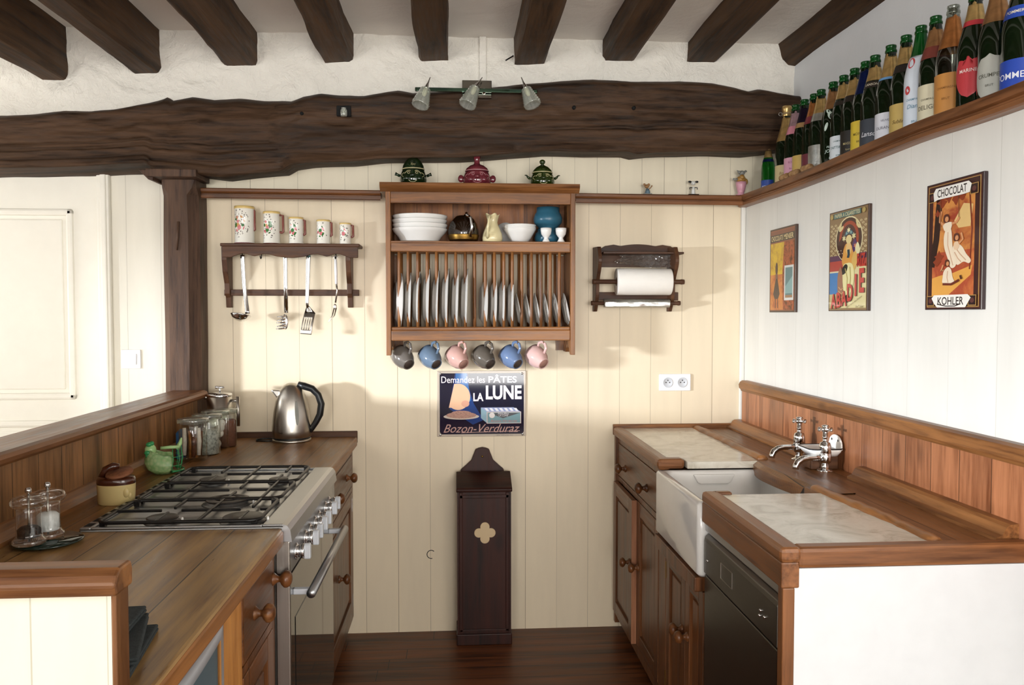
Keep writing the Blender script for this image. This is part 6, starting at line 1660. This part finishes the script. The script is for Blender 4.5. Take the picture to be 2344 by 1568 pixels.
# painted bottle
t = bottle('bottle with tan foil and white flowers painted on the glass', 1908, 190, 'bottle_dark', 'tan', (0.215, 0.292))
p = t.location; T = Matrix.Translation(p); th = math.atan2(-p.y, -p.x) - 0.1
m = MB()
for (da, z_, ra, rz_, ti) in ((-0.1, 0.190, 0.010, 0.017, 0.5), (0.35, 0.150, 0.009, 0.013, 0), (-0.45, 0.150, 0.006, 0.016, -0.3), (-0.35, 0.205, 0.006, 0.013, 0.8)):
    tb = bmesh.new(); vs = []
    for i in range(14):
        q_ = 2 * PI * i / 14; dx, dz = ra * math.cos(q_), rz_ * math.sin(q_); dx, dz = dx * math.cos(ti) - dz * math.sin(ti), dx * math.sin(ti) + dz * math.cos(ti)
        rr_ = prof_r(z_ + dz) + 0.0007; an = th + da + dx / rr_
        vs.append(tb.verts.new(T @ Vector((rr_ * math.cos(an), rr_ * math.sin(an), z_ + dz))))
    tb.faces.new(vs); m.add(tb)
for (s_, z_, sz) in (('PERRIER', 0.075, 0.010), ('JOUET', 0.06, 0.016), ('Brut', 0.035, 0.010)):
    g = text_bm(s_, sz, bold=0.01, shear=0.2)
    for vv in g.verts:
        an = th + vv.co.x / 0.0447; vv.co = T @ Vector((0.0447 * math.cos(an), 0.0447 * math.sin(an), z_ + vv.co.y))
    m.add(g, 0, None, False)
m.build('painted_decoration', LB('cfe0d4'), t)
bottle('bottle with gold foil, dark band and white label, right after the painted one', 1932, 174, 'bottle_dark', 'gold', (0.232, 0.292), lab_=LB('dfe6ea'), lz=(0.015, 0.10), collar=('burner_cap', 0.208, 0.224), txt=[('CHAMPAGNE', 0.08, 0.007), ('TAITTINGER', 0.058, 0.0125), ('REIMS', 0.03, 0.007)], tcol='2c5a58')
bottle('bottle with torn gold foil and a black label edged in gold', 1957, 157, 'bottle_dark', 'gold', (0.222, 0.286), lab_=LB('25211c'), lz=(0.015, 0.10), txt=[('MASSON', 0.055, 0.012), ('Epernay', 0.035, 0.008)], tcol='b8a878', collar=('burner_cap', 0.20, 0.222))
bottle('bottle with a deep blue neck and a bright yellow label', 1982, 138, 'bottle_dark', 'bluefoil', (0.205, 0.290), lab_=LB('d9bc3c'), lz=(0.012, 0.115), txt=[('MONICA', 0.07, 0.013), ('BRUT', 0.045, 0.010)], tcol='6a5a20')
bottle('bottle with torn gold foil, black lettered collar and grey-black label with white script', 2004, 118, 'bottle_dark', 'gold', (0.232, 0.284), lab_=LB('3a3f48'), lz=(0.012, 0.105), collar=('burner_cap', 0.207, 0.229, 'LANSON'), txt=[('Lanson', 0.055, 0.022)], tcol='e4e4e8', shear=0.35)
bottle('bottle with gold foil, small blue patch and white label', 2040, 98, 'bottle_dark', 'gold', (0.212, 0.292), lab_=LB('dcdde4'), lz=(0.012, 0.10), txt=[('VEUVE', 0.075, 0.009), ('DURANCE', 0.052, 0.013)], tcol='7a7a84', collar=(LB('6a9ccc'), 0.205, 0.213))
bottle('bottle with gold foil, dark shoulder band and wide gold label, beside the white-sleeved one', 2075, 77, 'bottle_dark', 'gold', (0.226, 0.288), lab_=LB('c4a860'), lz=(0.012, 0.105), collar=('burner_cap', 0.20, 0.224), txt=[('Sublime', 0.05, 0.016)], tcol='6a5428', shear=0.3)
# white sleeve
t = bottle('green-necked bottle in a white paper sleeve with a red seal', 2109, 53, 'bottle_lip', None)
p = t.location; T = Matrix.Translation(p); th = math.atan2(-p.y, -p.x)
o = MB().lathe(band_prof(0.004, 0.235, 0.0007, 24), T, 40, mod=lambda r, z, a: (r, z + (0.016 * math.sin(a - th - 0.6) if z > 0.23 else 0))).build('sleeve', LB('dde6f0'), t)
m = MB()
for (s_, z_, sz, da) in (('CHAMPAGNE', 0.095, 0.009, -0.35), ('Diamant', 0.075, 0.018, -0.2), ('BRUT', 0.03, 0.009, -0.3)):
    g = text_bm(s_, sz, bold=0.004, shear=0.25)
    for vv in g.verts:
        an = th + da + vv.co.x / 0.0455; vv.co = T @ Vector((0.0455 * math.cos(an), 0.0455 * math.sin(an), z_ + vv.co.y))
    m.add(g, 0, None, False)
m.build('lettering', LB('5a8aa0'), o)
m = MB()
for z_, da, rr0, mt_ in ((0.205, -0.75, 0.012, 0), (0.125, -0.85, 0.010, 0)):
    tb = bmesh.new(); vs = []
    for i in range(16):
        q_ = 2 * PI * i / 16; zz = z_ + rr0 * 1.3 * math.sin(q_); rr_ = prof_r(zz) + 0.0013; an = th + da + rr0 * math.cos(q_) / rr_
        vs.append(tb.verts.new(T @ Vector((rr_ * math.cos(an), rr_ * math.sin(an), zz))))
    tb.faces.new(vs); m.add(tb)
m.build('red_seal', LB('c8484a'), o)
bottle('bottle with gold foil, brick red collar and large cream label, right of the white-sleeved one', 2143, 27, 'bottle_dark', 'tan', (0.226, 0.286), lab_=LB('ded6b8'), lz=(0.012, 0.118), collar=(LB('7a3a30'), 0.192, 0.227), txt=[('CHAMPAGNE', 0.075, 0.008), ('DELIGNY', 0.052, 0.018)], tcol='6a6450')
bottle('clear glass bottle with a copper neck sleeve and orange-gold label', 2183, 2, 'bottle_clear', 'copper', (0.195, 0.290), lab_=LB('c88a44'), lz=(0.012, 0.125), lip='bottle_clear', txt=[('CHAMPAGNE', 0.085, 0.009), ('BRUT', 0.055, 0.009)], tcol='8a5a28')
bottle('bottle with a red-banded gold neck and a red heart-shaped label', 2234, -20, 'bottle_dark', 'gold', (0.238, 0.292), lab_=LB('c23a40'), lz=(0.035, 0.135), oval='heart', collar=(LB('b8343c'), 0.226, 0.24), txt=[('MARINE', 0.105, 0.013)], tcol='f0e0d8')
bottle('bottle with tan foil and a silver oval label, last but one at the near end', 2285, -34, 'bottle_dark', 'tan', (0.205, 0.292), lab_=LB('b4b4aa'), lz=(0.010, 0.125), oval=True, txt=[('CRUMPET', 0.07, 0.014), ('BRUT', 0.045, 0.008)], tcol='5c5c50')
bottle('bottle with a bright blue lettered label at the near end of the row', 2342, -60, 'bottle_dark', 'tan', (0.235, 0.292), lab_=LB('2448b0'), lz=(0.010, 0.085), txt=[('POMMERY', 0.045, 0.022)], tcol='eef0f8', collar=(LB('2a4aa8'), 0.185, 0.215, 'POMMERY'))
for (q, w_, la) in ((1797, 397, 'champagne cork lying in front of the gold foil bottle'), (1819, 388, 'champagne cork lying in front of the pink labelled bottle'), (1847, 376, 'champagne cork lying in front of the gold labelled bottle')):
    p = at(q, w_, X=1.318); z0 = ledge_z(p.y) + 0.0155
    o = MB().lathe([(0, -0.022), (0.013, -0.022), (0.0145, -0.010), (0.012, 0.002), (0.013, 0.008), (0.0155, 0.014), (0.014, 0.022), (0, 0.024)], basis((1.318, p.y, z0), XA, ZA, Vector((0.2, -1, 0)).normalized()), 20).build('cork', 'cork')
    tag(o, la, 'cork', 'corks on the ledge')

# ------------------------------------------------------------------ tall wooden box against the wall
yb = 3.455; x0, x1 = at(1047, 1300, Y=yb).x, at(1170, 1300, Y=yb).x
zt = at(1105, 1122, Y=yb).z
t = thing('wooden_box', 'tall very dark wooden box with a sloping lid and pale quatrefoil, standing on the floor', 'box', ((x0 + x1) / 2, 3.53, 0))
m = MB(); m.box(x0, yb, 0.02, x1, D - 0.004, zt); m.box(x0 - 0.004, yb - 0.008, 0.0, x1 + 0.004, D - 0.003, 0.05, bev=0.004)
m.build('body', 'boxZ', t)
m = MB()
for (a0, c0, b1, d1) in ((x0 + 0.008, 0.06, x0 + 0.024, zt - 0.01), (x1 - 0.024, 0.06, x1 - 0.008, zt - 0.01), (x0 + 0.01, 0.055, x1 - 0.01, 0.07), (x0 + 0.01, zt - 0.035, x1 - 0.01, zt - 0.02)): m.box(a0, yb - 0.005, c0, b1, yb + 0.004, d1, bev=0.002)
m.build('front_beads', 'boxZ', t)
zb1 = at(1105, 1080, Y=3.56).z
m = MB(); m.prism([(yb - 0.016, zt - 0.006), (yb - 0.018, zt + 0.006), (yb - 0.012, zt + 0.012), (3.575, zb1), (3.585, zb1 - 0.004), (3.585, zt - 0.006)], (x0 - 0.004, 0, 0), YA, ZA, XA, x1 - x0 + 0.008, bev=0.003)
m.build('lid', 'boxX', t)
xm = (at(1104, 1060, Y=3.60).x); zp = at(1104, 1024, Y=3.60).z
hp = [(-0.105, zb1 - 0.03), (-0.096, zb1 + 0.004), (-0.075, zb1 + 0.022), (-0.050, zb1 + 0.045), (-0.038, zb1 + 0.075), (-0.030, zb1 + 0.095), (-0.016, zp - 0.003), (0, zp), (0.016, zp - 0.003), (0.030, zb1 + 0.095), (0.038, zb1 + 0.075), (0.050, zb1 + 0.045), (0.075, zb1 + 0.022), (0.096, zb1 + 0.004), (0.105, zb1 - 0.03)]
m = MB(); m.prism([(x_, z_) for x_, z_ in hp], (xm, 3.598, 0), XA, ZA, YA, 0.018, bev=0.002); m.build('back_board', 'boxZ', t)
q = at(1104, 1045, Y=3.597)
MB().lathe([(0, 0.003), (0.004, 0.002), (0.005, 0)], basis(q, XA, ZA, -YA), 12).build('screw', 'brass', t)
q = at(1110, 1220, Y=yb - 0.004)
poly = []
for i in range(64):
    a = 2 * PI * i / 64; k_ = round(a / (PI / 2)); d = a - k_ * PI / 2; dc, rc = 0.026, 0.0205
    poly.append(((dc * math.cos(d) + math.sqrt(max(0, rc * rc - (dc * math.sin(d)) ** 2))) * math.cos(a), (dc * math.cos(d) + math.sqrt(max(0, rc * rc - (dc * math.sin(d)) ** 2))) * math.sin(a)))
m = MB(); m.prism(poly, q, XA, ZA, YA, 0.0045, bev=0.001); m.build('quatrefoil', LB('cdb48c'), t)
m = MB(); q = at(987, 1269, Y=D)
MB().lathe([(0.017, 0.0004), (0.019, 0.0012), (0.0205, 0.0004)], basis(q, XA, ZA, -YA), 28, a0=0.8, a1=5.0).build('knot_hole', 'black_gap', bpy.data.objects['wall_back'])

# ------------------------------------------------------------------ things on the left worktop
# kettle
kx, ky = at(668, 1000, Y=3.50).x, 3.50
t = thing('electric_kettle', 'brushed steel electric kettle with a black handle on the far left worktop', 'kettle', (kx, ky, WZ))
T = Matrix.Translation((kx, ky, WZ))
MB().lathe([(0, 0), (0.080, 0), (0.082, 0.003), (0.082, 0.008), (0.079, 0.012), (0.0, 0.012)], T, 44).build('power_base', 'steel', t)
MB().lathe([(0.078, 0.012), (0.079, 0.014), (0.079, 0.017), (0.076, 0.018)], T, 44).build('seal_ring', 'black', t)
def kmod(r, z, a): return (r, z)
body = [(0.076, 0.017), (0.082, 0.022), (0.083, 0.05), (0.080, 0.09), (0.075, 0.13), (0.067, 0.17), (0.058, 0.20), (0.048, 0.222), (0.034, 0.240), (0.018, 0.250), (0, 0.253)]
MB().lathe(body, T, 48).build('body', 'steel', t)
m = MB(); m.prism([(-0.058, 0.186), (-0.078, 0.214), (-0.086, 0.222), (-0.070, 0.224), (-0.040, 0.222), (-0.05, 0.19)], (kx, ky - 0.018, WZ), XA, ZA, YA, 0.036, bev=0.006); m.build('spout', 'steel', t)
hp = [(0.030, 0.247), (0.055, 0.238), (0.090, 0.226), (0.115, 0.200), (0.128, 0.160), (0.122, 0.115), (0.104, 0.080), (0.088, 0.056), (0.080, 0.040)]
MB().tube([(kx + x_, ky - 0.006, WZ + z_) for x_, z_ in hp], [0.012, 0.016, 0.015, 0.0145, 0.015, 0.0145, 0.013, 0.012, 0.009], 16).build('handle', 'black', t)
m = MB(); an = R(-62)
m.prism([(0.008 * math.cos(q_), 0.052 * math.sin(q_)) for q_ in [2 * PI * i / 28 for i in range(28)]], Vector((kx, ky, WZ + 0.128)) + Vector((math.cos(an), math.sin(an), 0)) * 0.0735, Vector((-math.sin(an), math.cos(an), 0)), (Vector((0, 0, 1)) - Vector((math.cos(an), math.sin(an), 0)) * 0.17).normalized(), Vector((math.cos(an), math.sin(an), 0.17)).normalized(), 0.003, bev=0.001)
m.build('water_gauge', M.setdefault('gauge', plain('grey_gauge', '8a8a82', 0.2, var=0.2, coat=0.5)), t)
g = text_bm('Tefal', 0.010)
for vv in g.verts:
    an = R(-112) + vv.co.x / 0.083; vv.co = Vector((kx + 0.0836 * math.cos(an), ky + 0.0836 * math.sin(an), WZ + 0.045 + vv.co.y))
m = MB(); m.add(g, 0, None, False); m.build('lettering', 'black', t)
pts = [(kx - 0.07, ky + 0.03, WZ + 0.004), (kx - 0.10, ky + 0.045, WZ + 0.004), (kx - 0.135, ky + 0.045, WZ + 0.004), (kx - 0.155, ky + 0.02, WZ + 0.004), (kx - 0.145, ky - 0.01, WZ + 0.004), (kx - 0.11, ky - 0.02, WZ + 0.004), (kx - 0.08, ky - 0.02, WZ + 0.004)]
MB().tube(pts, 0.0035, 8).build('power_cord', 'black', t)
# french press
fx, fy = -1.005, 3.46
t = thing('cafetiere', 'steel cafetiere with a plunger knob standing behind the glass jars', 'coffee press', (fx, fy, WZ)); T = Matrix.Translation((fx, fy, WZ))
MB().lathe([(0, 0), (0.050, 0), (0.051, 0.004), (0.051, 0.205), (0.049, 0.206), (0, 0.206)], T, 40).build('body', 'steel', t)
MB().lathe([(0.052, 0.200), (0.053, 0.206), (0.050, 0.213), (0.02, 0.217), (0, 0.218)], T, 40).build('lid', 'chrome', t)
MB().tube([(fx + 0.003, fy, WZ + 0.216), (fx + 0.003, fy, WZ + 0.236)], 0.0045, 10).tube([(fx - 0.016, fy - 0.002, WZ + 0.238), (fx + 0.022, fy - 0.002, WZ + 0.238)], 0.005, 10).build('plunger_knob', 'chrome', t)
MB().tube([(fx + 0.048, fy - 0.01, WZ + 0.182), (fx + 0.082, fy - 0.02, WZ + 0.182)], 0.006, 10).tube([(fx + 0.082, fy - 0.02, WZ + 0.200), (fx + 0.082, fy - 0.02, WZ + 0.075)], 0.008, 14).build('handle', 'steel', t)
MB().tube([(fx - 0.045, fy, WZ + 0.195), (fx - 0.058, fy - 0.006, WZ + 0.197), (fx - 0.064, fy - 0.008, WZ + 0.199)], [0.012, 0.009, 0.005], 12).build('spout', 'steel', t)
# storage jars
def jar(name, label, px, Y, h, r, lr, fill):
    x = at(px, 1000, Y=Y).x
    t = thing(name, label, 'jar', (x, Y, WZ), 'glass storage jars along the upstand'); T = Matrix.Translation((x, Y, WZ))
    MB().lathe([(0, 0), (r * 0.9, 0), (r, 0.006), (r, h - 0.030), (r * 0.94, h - 0.022), (r * 0.92, h - 0.016)], T, 36).build('glass', 'jar_glass', t)
    MB().lathe([(lr * 0.9, h - 0.018), (lr, h - 0.016), (lr, h - 0.004), (lr * 0.96, h), (lr * 0.5, h + 0.002), (0, h + 0.001)], T, 36).build('lid', M.setdefault('lid_glass', thin_glass('jar_lid_glass', 'dfe6da', 0.9, 0.12, 0.05, 0.12)), t)
    rnd = random.Random(int(px))
    if fill == 'packets':
        pk = [M.setdefault('packet_tan', plain('tan_foil_packet', 'b0733c', 0.3, 0.3, var=0.5, scale=70)), M.setdefault('packet_brown', plain('brown_foil_packet', '5c3420', 0.25, 0.3, var=0.4, scale=70)), M.setdefault('packet_white', plain('white_packet', 'cfc4b8', 0.3, var=0.2, scale=60))]
        for i in range(9):
            a = 2 * PI * i / 9 + 0.2; d = 0.03 if i % 3 else 0.012
            c = Vector((x + d * math.cos(a), Y + d * math.sin(a), WZ + 0.062 + 0.006 * (i % 3)))
            mm = MB(); mm.tube([c - Vector((0.002, 0, 0.052)), c, c + Vector((0.003 * math.sin(a), 0, 0.050))], [0.0075, 0.009, 0.007], 8); mm.build('sugar_stick', pk[i % 3], t)
    elif fill == 'bags':
        cm = M.setdefault('meringue', plain('white_sweets', 'd9d4cc', 0.5, var=0.12, scale=40))
        for i in range(20):
            a = rnd.random() * 2 * PI; d = r * 0.62 * math.sqrt(rnd.random())
            MB().ball((x + d * math.cos(a), Y + d * math.sin(a), WZ + 0.018 + (h - 0.06) * (i / 20)), 0.016 + 0.003 * rnd.random(), seg=12, rings=8).build('wrapped_sweet', cm, t)
    elif fill == 'grey':
        MB().lathe([(0, 0.004), (r * 0.88, 0.004), (r * 0.92, h * 0.5), (r * 0.85, h * 0.62), (0, h * 0.65)], T, 28).build('contents', M.setdefault('herbs', speckle('grey_white_contents', 'b0b2ac', '6c706c', 90, 0.55, 0.5)), t)
    else:
        MB().lathe([(0, 0.004), (r * 0.94, 0.004), (r * 0.95, h * 0.70), (r * 0.8, h * 0.74), (0, h * 0.75)], T, 28).build('contents', M.setdefault('cocoa', plain('brown_powder', '6c4434', 0.9, var=0.15, scale=60)), t)
    return t
jar('storage_jar', 'nearest glass jar of brown and tan foil packets, beside the green hen', 442, 3.06, 0.158, 0.050, 0.057, 'packets')
jar('storage_jar', 'second glass jar from the green hen, with grey contents', 474, 3.19, 0.158, 0.050, 0.057, 'grey')
jar('storage_jar', 'third glass jar from the green hen, full of round white sweets', 494, 3.305, 0.158, 0.050, 0.056, 'bags')
jar('storage_jar', 'glass jar of reddish brown powder, farthest of the four', 515, 3.36, 0.165, 0.045, 0.050, 'cocoa') if False else None
jx = at(519, 1000, Y=3.415).x
t = thing('storage_jar', 'glass jar of reddish brown powder, farthest of the four before the cafetiere', 'jar', (-0.955, 3.372, WZ), 'glass storage jars along the upstand')
T = Matrix.Translation((-0.952, 3.372, WZ))
MB().lathe([(0, 0), (0.036, 0), (0.041, 0.006), (0.041, 0.130), (0.038, 0.140)], T, 32).build('glass', 'jar_glass', t)
MB().lathe([(0.040, 0.138), (0.046, 0.140), (0.046, 0.154), (0.043, 0.158), (0, 0.159)], T, 32).build('lid', 'lid_glass', t)
MB().lathe([(0, 0.004), (0.038, 0.004), (0.0385, 0.106), (0.033, 0.112), (0, 0.113)], T, 28).build('contents', M.setdefault('cocoa', plain('brown_powder', '6c4434', 0.9, var=0.15, scale=60)), t)
q = at(410, 995, Y=3.10)
t = thing('blue_packet', 'small bright blue packet standing between the jars and the upstand', 'packet', (-1.055, 3.09, WZ))
m = MB(); m.prism([(-0.025, 0), (0.025, 0), (0.026, 0.10), (0.0, 0.113), (-0.026, 0.10)], (-1.052, 3.105, WZ), Vector((0.25, 1, 0)).normalized(), ZA, Vector((1, -0.25, 0)).normalized(), 0.012, bev=0.003); m.build('wrapper', LB('2c5f8f'), t)
# green hen
hx, hy = at(376, 1040, Y=2.82).x, 2.82
t = thing('hen_basket', 'pale green ceramic hen with a wire basket back, beside the first jar', 'egg holder', (hx, hy, WZ))
k = NT('pale_green_scaled_glaze'); v = k.coords((1, 1, 1))
vo = k.n('ShaderNodeTexVoronoi'); vo.inputs['Scale'].default_value = 85; k.l(v, vo.inputs['Vector'])
k.col(k.ramp(vo.outputs['Distance'], [(0.2, hexc('e4f8c8')), (0.8, hexc('b4e09c'))])); k.set(Roughness=0.2); k.bump(vo.outputs['Distance'], -0.0012, 0.5)
M['hen'] = k.m; M['hen_plain'] = plain('pale_green_glaze', 'b0d894', 0.2, var=0.08); M['hen_dark'] = plain('deep_green_glaze_trim', '3c9a5c', 0.2, var=0.1)
def hen_fn(u, v):
    a = R(80) + u * R(232); zz = v
    r0 = interp([(0, 0.036), (0.15, 0.052), (0.45, 0.063), (0.75, 0.058), (1, 0.048)], zz)
    front = max(0, math.cos(a - R(200)))
    return Vector((hx + r0 * 1.02 * math.cos(a), hy + r0 * math.sin(a), WZ + 0.004 + zz * (0.062 + 0.020 * front)))
m = MB(); m.grid(hen_fn, 40, 14); m.lathe([(0, 0.002), (0.034, 0.002), (0.036, 0.006)], Matrix.Translation((hx, hy, WZ)), 30)
bmesh.ops.solidify(m.b, geom=list(m.b.faces), thickness=0.004)
m.build('body', 'hen', t)
m = MB(); m.ball((hx - 0.040, hy - 0.016, WZ + 0.084), 0.019, 0.019, 0.020); m.tube([(hx - 0.038, hy - 0.014, WZ + 0.07), (hx - 0.036, hy - 0.012, WZ + 0.055)], [0.019, 0.026], 16); m.build('head', 'hen_plain', t)
MB().ball((hx - 0.040, hy - 0.030, WZ + 0.104), 0.010, 0.008, 0.008).ball((hx - 0.034, hy - 0.02, WZ + 0.106), 0.008).build('comb', 'hen_dark', t)
MB().ball((hx - 0.044, hy - 0.036, WZ + 0.076), 0.010, 0.007, 0.008).ball((hx - 0.042, hy - 0.034, WZ + 0.066), 0.009, 0.006, 0.009).build('wattle', 'hen_dark', t)
MB().tube([(hx + 0.036, hy + 0.020, WZ + 0.080), (hx + 0.046, hy + 0.024, WZ + 0.100), (hx + 0.050, hy + 0.026, WZ + 0.118)], [0.014, 0.012, 0.004], 12, flat=0.6).build('tail', 'hen_plain', t)
MB().tube([(hx + 0.004, hy - 0.044, WZ + 0.094), (hx + 0.035, hy - 0.040, WZ + 0.096), (hx + 0.058, hy - 0.025, WZ + 0.094)], 0.0055, 10).build('rim', 'hen_plain', t)
m = MB()
for i in range(5):
    a = R(-44 + i * 26); m.tube([(hx + 0.05 * math.cos(a), hy + 0.05 * math.sin(a), WZ + 0.006), (hx + 0.060 * math.cos(a), hy + 0.056 * math.sin(a), WZ + 0.05), (hx + 0.055 * math.cos(a), hy + 0.05 * math.sin(a), WZ + 0.094)], 0.0012, 6)
for zz, rr_ in ((0.03, 0.057), (0.06, 0.0595)):
    m.tube([(hx + rr_ * math.cos(a), hy + rr_ * 0.94 * math.sin(a), WZ + zz) for a in [R(-48 + 12 * i) for i in range(11)]], 0.0012, 6)
m.tube([(hx + 0.062 * math.cos(a), hy + 0.058 * math.sin(a), WZ + 0.012) for a in [R(-48 + 12 * i) for i in range(11)]], 0.0035, 8)
m.build('wire_basket', 'hen_dark', t)
# salt pig
sx, sy = at(266, 1100, Y=2.38).x, 2.38
t = thing('salt_box', 'brown and cream stoneware salt box with a cork lid beside the hob', 'salt box', (sx, sy, WZ)); T = Matrix.Translation((sx, sy, WZ)) @ Matrix.Diagonal((1.06, 0.85, 1, 1))
M['cream_stone'] = plain('cream_stoneware', 'd6c084', 0.25, var=0.06, coat=0.3); M['brown_stone'] = plain('brown_stoneware', '4a2212', 0.12, var=0.2, coat=0.5)
MB().lathe([(0, 0), (0.046, 0), (0.048, 0.003), (0.050, 0.058)], T, 40).build('base', 'cream_stone', t)
MB().lathe([(0.050, 0.058), (0.0503, 0.062), (0.050, 0.072), (0.046, 0.078), (0.0, 0.076)], T, 40).build('shoulder', 'brown_stone', t)
MB().tube([(sx - 0.045, sy + 0.01, WZ + 0.07), (sx - 0.034, sy + 0.016, WZ + 0.094), (sx - 0.014, sy + 0.02, WZ + 0.104), (sx + 0.0, sy + 0.024, WZ + 0.102)], [0.012, 0.013, 0.012, 0.008], 14).build('hood', 'brown_stone', t)
MB().lathe([(0, 0), (0.036, 0), (0.038, 0.004), (0.036, 0.008), (0, 0.009)], Matrix.Translation((sx + 0.012, sy - 0.004, WZ + 0.085)) @ Matrix.Rotation(R(-6), 4, 'Y') @ Matrix.Rotation(R(14), 4, 'X'), 32).build('cork_lid', 'corklid', t)
g = MB(); g.ball((sx + 0.038, sy - 0.028, WZ + 0.036), 0.010, 0.006, 0.014, 10, 8); g.ball((sx + 0.044, sy - 0.018, WZ + 0.026), 0.007, 0.006, 0.010, 10, 8); g.build('relief', 'cream_stone', t)
# glass mat and mills
tx, ty = at(109, 1237, Z=WZ + 0.008).x, at(109, 1237, Z=WZ + 0.008).y
t = thing('glass_mat', 'round dark green glass mat on little feet under the pepper and salt mills', 'mat', (tx, ty, WZ))
MB().lathe([(0, 0.006), (0.076, 0.006), (0.079, 0.0085), (0.076, 0.011), (0, 0.011)], Matrix.Translation((tx, ty, WZ)), 52).build('disc', 'trivet', t)
for i in range(3):
    a = R(-80 + 120 * i); MB().lathe([(0, 0), (0.006, 0), (0.005, 0.006), (0, 0.006)], Matrix.Translation((tx + 0.05 * math.cos(a), ty + 0.05 * math.sin(a), WZ)), 12).build('foot', 'black', t)
def mill(label, px, Y, fill, fm):
    x = at(px, 1240, Y=Y).x; z = WZ + 0.0112
    t = thing('spice_mill', label, 'mill', (x, Y, z), 'clear mills on the glass mat'); T = Matrix.Translation((x, Y, z))
    MB().lathe([(0, 0.001), (0.033, 0.001), (0.036, 0.005), (0.035, 0.012), (0.029, 0.018), (0.027, 0.026), (0.026, 0.078), (0.027, 0.086), (0.0, 0.086)], T, 36).build('body', 'clear', t)
    MB().lathe([(0.027, 0.087), (0.036, 0.090), (0.040, 0.100), (0.036, 0.110), (0.020, 0.115), (0, 0.116)], T, 36).build('top', 'clear', t)
    MB().lathe([(0, 0.116), (0.004, 0.116), (0.004, 0.120), (0.007, 0.123), (0.0075, 0.128), (0.005, 0.133), (0, 0.134)], T, 18).build('finial', 'chrome', t)
    MB().lathe([(0, 0.006), (0.0025, 0.006), (0.0025, 0.116), (0, 0.116)], T, 10).build('spindle', 'steel', t)
    MB().lathe([(0.003, 0.014), (0.024, 0.018), (0.0245, fill - 0.006), (0.018, fill), (0.003, fill + 0.002)], T, 28).build('spice', fm, t)
mill('clear acrylic pepper mill with dark peppercorns, at the left edge', 67, 1.925, 0.042, M.setdefault('pepper', speckle('peppercorns', '3a2a22', '150f0c', 200, 0.5, 0.7)))
mill('clear acrylic mill filled with white salt, behind the pepper mill', 111, 1.985, 0.060, M.setdefault('salt', plain('white_salt', 'e6e8e6', 0.8, var=0.06, scale=150)))
# folded cloths at the near end of the worktop
p = at(335, 1490, Z=WZ)
for i, (dx_, dz_, rz, la) in enumerate(((0.012, 0.0, 8, 'bottom'), (0.004, 0.013, 16, 'middle'), (-0.022, 0.026, 4, 'top'))):
    m = MB(); T = Matrix.Translation((-0.60 + dx_, 1.30 + 0.012 * i, WZ + dz_)) @ Matrix.Rotation(R(rz), 4, 'Z')
    m.box(-0.085, -0.10, 0.0003, 0.085, 0.10, 0.0062, bev=0.003, M4=T); m.box(-0.083, -0.10, 0.0064, 0.085, 0.098, 0.0126, bev=0.003, M4=T)
    tag(m.build('felt_cloth', 'felt'), 'folded dark grey felt cloth, %s of three at the near worktop end' % la, 'cloth', 'folded felt cloths')

# ------------------------------------------------------------------ spotlight bar on the beam
YL_ = 3.385
a, b_ = at(950, 206, Y=YL_), at(1230, 208, Y=YL_)
t = thing('spotlight_bar', 'chrome wall bar of three ribbed glass spotlights on the dark beam', 'lamp', (a + b_) / 2)
zl = (a.z + b_.z) / 2
c0, c1 = at(1058, 226, Y=3.425), at(1125, 188, Y=3.425)
MB().box(c0.x, 3.402, c0.z, c1.x, 3.425, c1.z, bev=0.002).build('wall_plate', M.setdefault('mirror_steel', plain('polished_steel_plate', '8a8880', 0.08, 1.0, var=0.03)), t)
MB().box(a.x, YL_ - 0.006, zl - 0.008, b_.x, YL_ + 0.006, zl + 0.008, bev=0.003).build('bar', M.setdefault('green_steel', plain('polished_rail', '5c7a68', 0.12, 1.0, var=0.05)), t)
for xx in (at(1075, 206, Y=YL_).x, at(1108, 206, Y=YL_).x):
    MB().lathe([(0, 0), (0.010, 0), (0.010, 0.03), (0, 0.03)], basis((xx, YL_, zl), XA, ZA, YA), 16).build('bar_mount', 'chrome', t)
for (px, py, tx_, ty_, bx, by) in ((975, 203, 985, 177, 962, 240), (1088, 200, 1104, 177, 1070, 239), (1204, 203, 1193, 177, 1219, 239)):
    top = at(px, py, Y=YL_ - 0.03); tip = at(tx_, ty_, Y=YL_ - 0.02); bot = at(bx, by, Y=YL_ - 0.055)
    d = (bot - top).normalized(); L = (bot - top).length
    u = d.cross(YA).normalized(); v_ = d.cross(u)
    T = basis(top, u, v_, d)
    n_ = 7; pr = []
    for i in range(n_ + 1):
        f_ = i / n_; r_ = 0.016 + 0.017 * f_
        pr += [(r_, L * f_), (r_ + 0.006, L * (f_ + 0.5 / n_))] if i < n_ else [(r_, L), (r_ + 0.002, L + 0.004), (r_ - 0.003, L + 0.003)]
    o = MB().lathe([(0.004, -0.004), (0.012, -0.002)] + pr, T, 40, mod=lambda r, z, a: (r * (1 + 0.05 * math.cos(16 * a)), z)).build('glass_shade', 'shade_glass', t)
    MB().lathe([(0, 0.0), (0.010, 0.0), (0.010, 0.022), (0.007, 0.034), (0, 0.036)], T, 18).build('bulb', M.setdefault('bulb', plain('frosted_bulb', 'f0ead2', 0.4, var=0.03)), o)
    MB().tube([tip, tip.lerp(top, 0.45), top - d * 0.008, top + d * 0.002], [0.002, 0.0035, 0.009, 0.011], 12).build('holder', 'chrome', t)
    MB().tube([top - d * 0.004, Vector((top.x + 0.004, YL_ - 0.004, zl))], 0.005, 10).build('swivel', 'chrome', t)
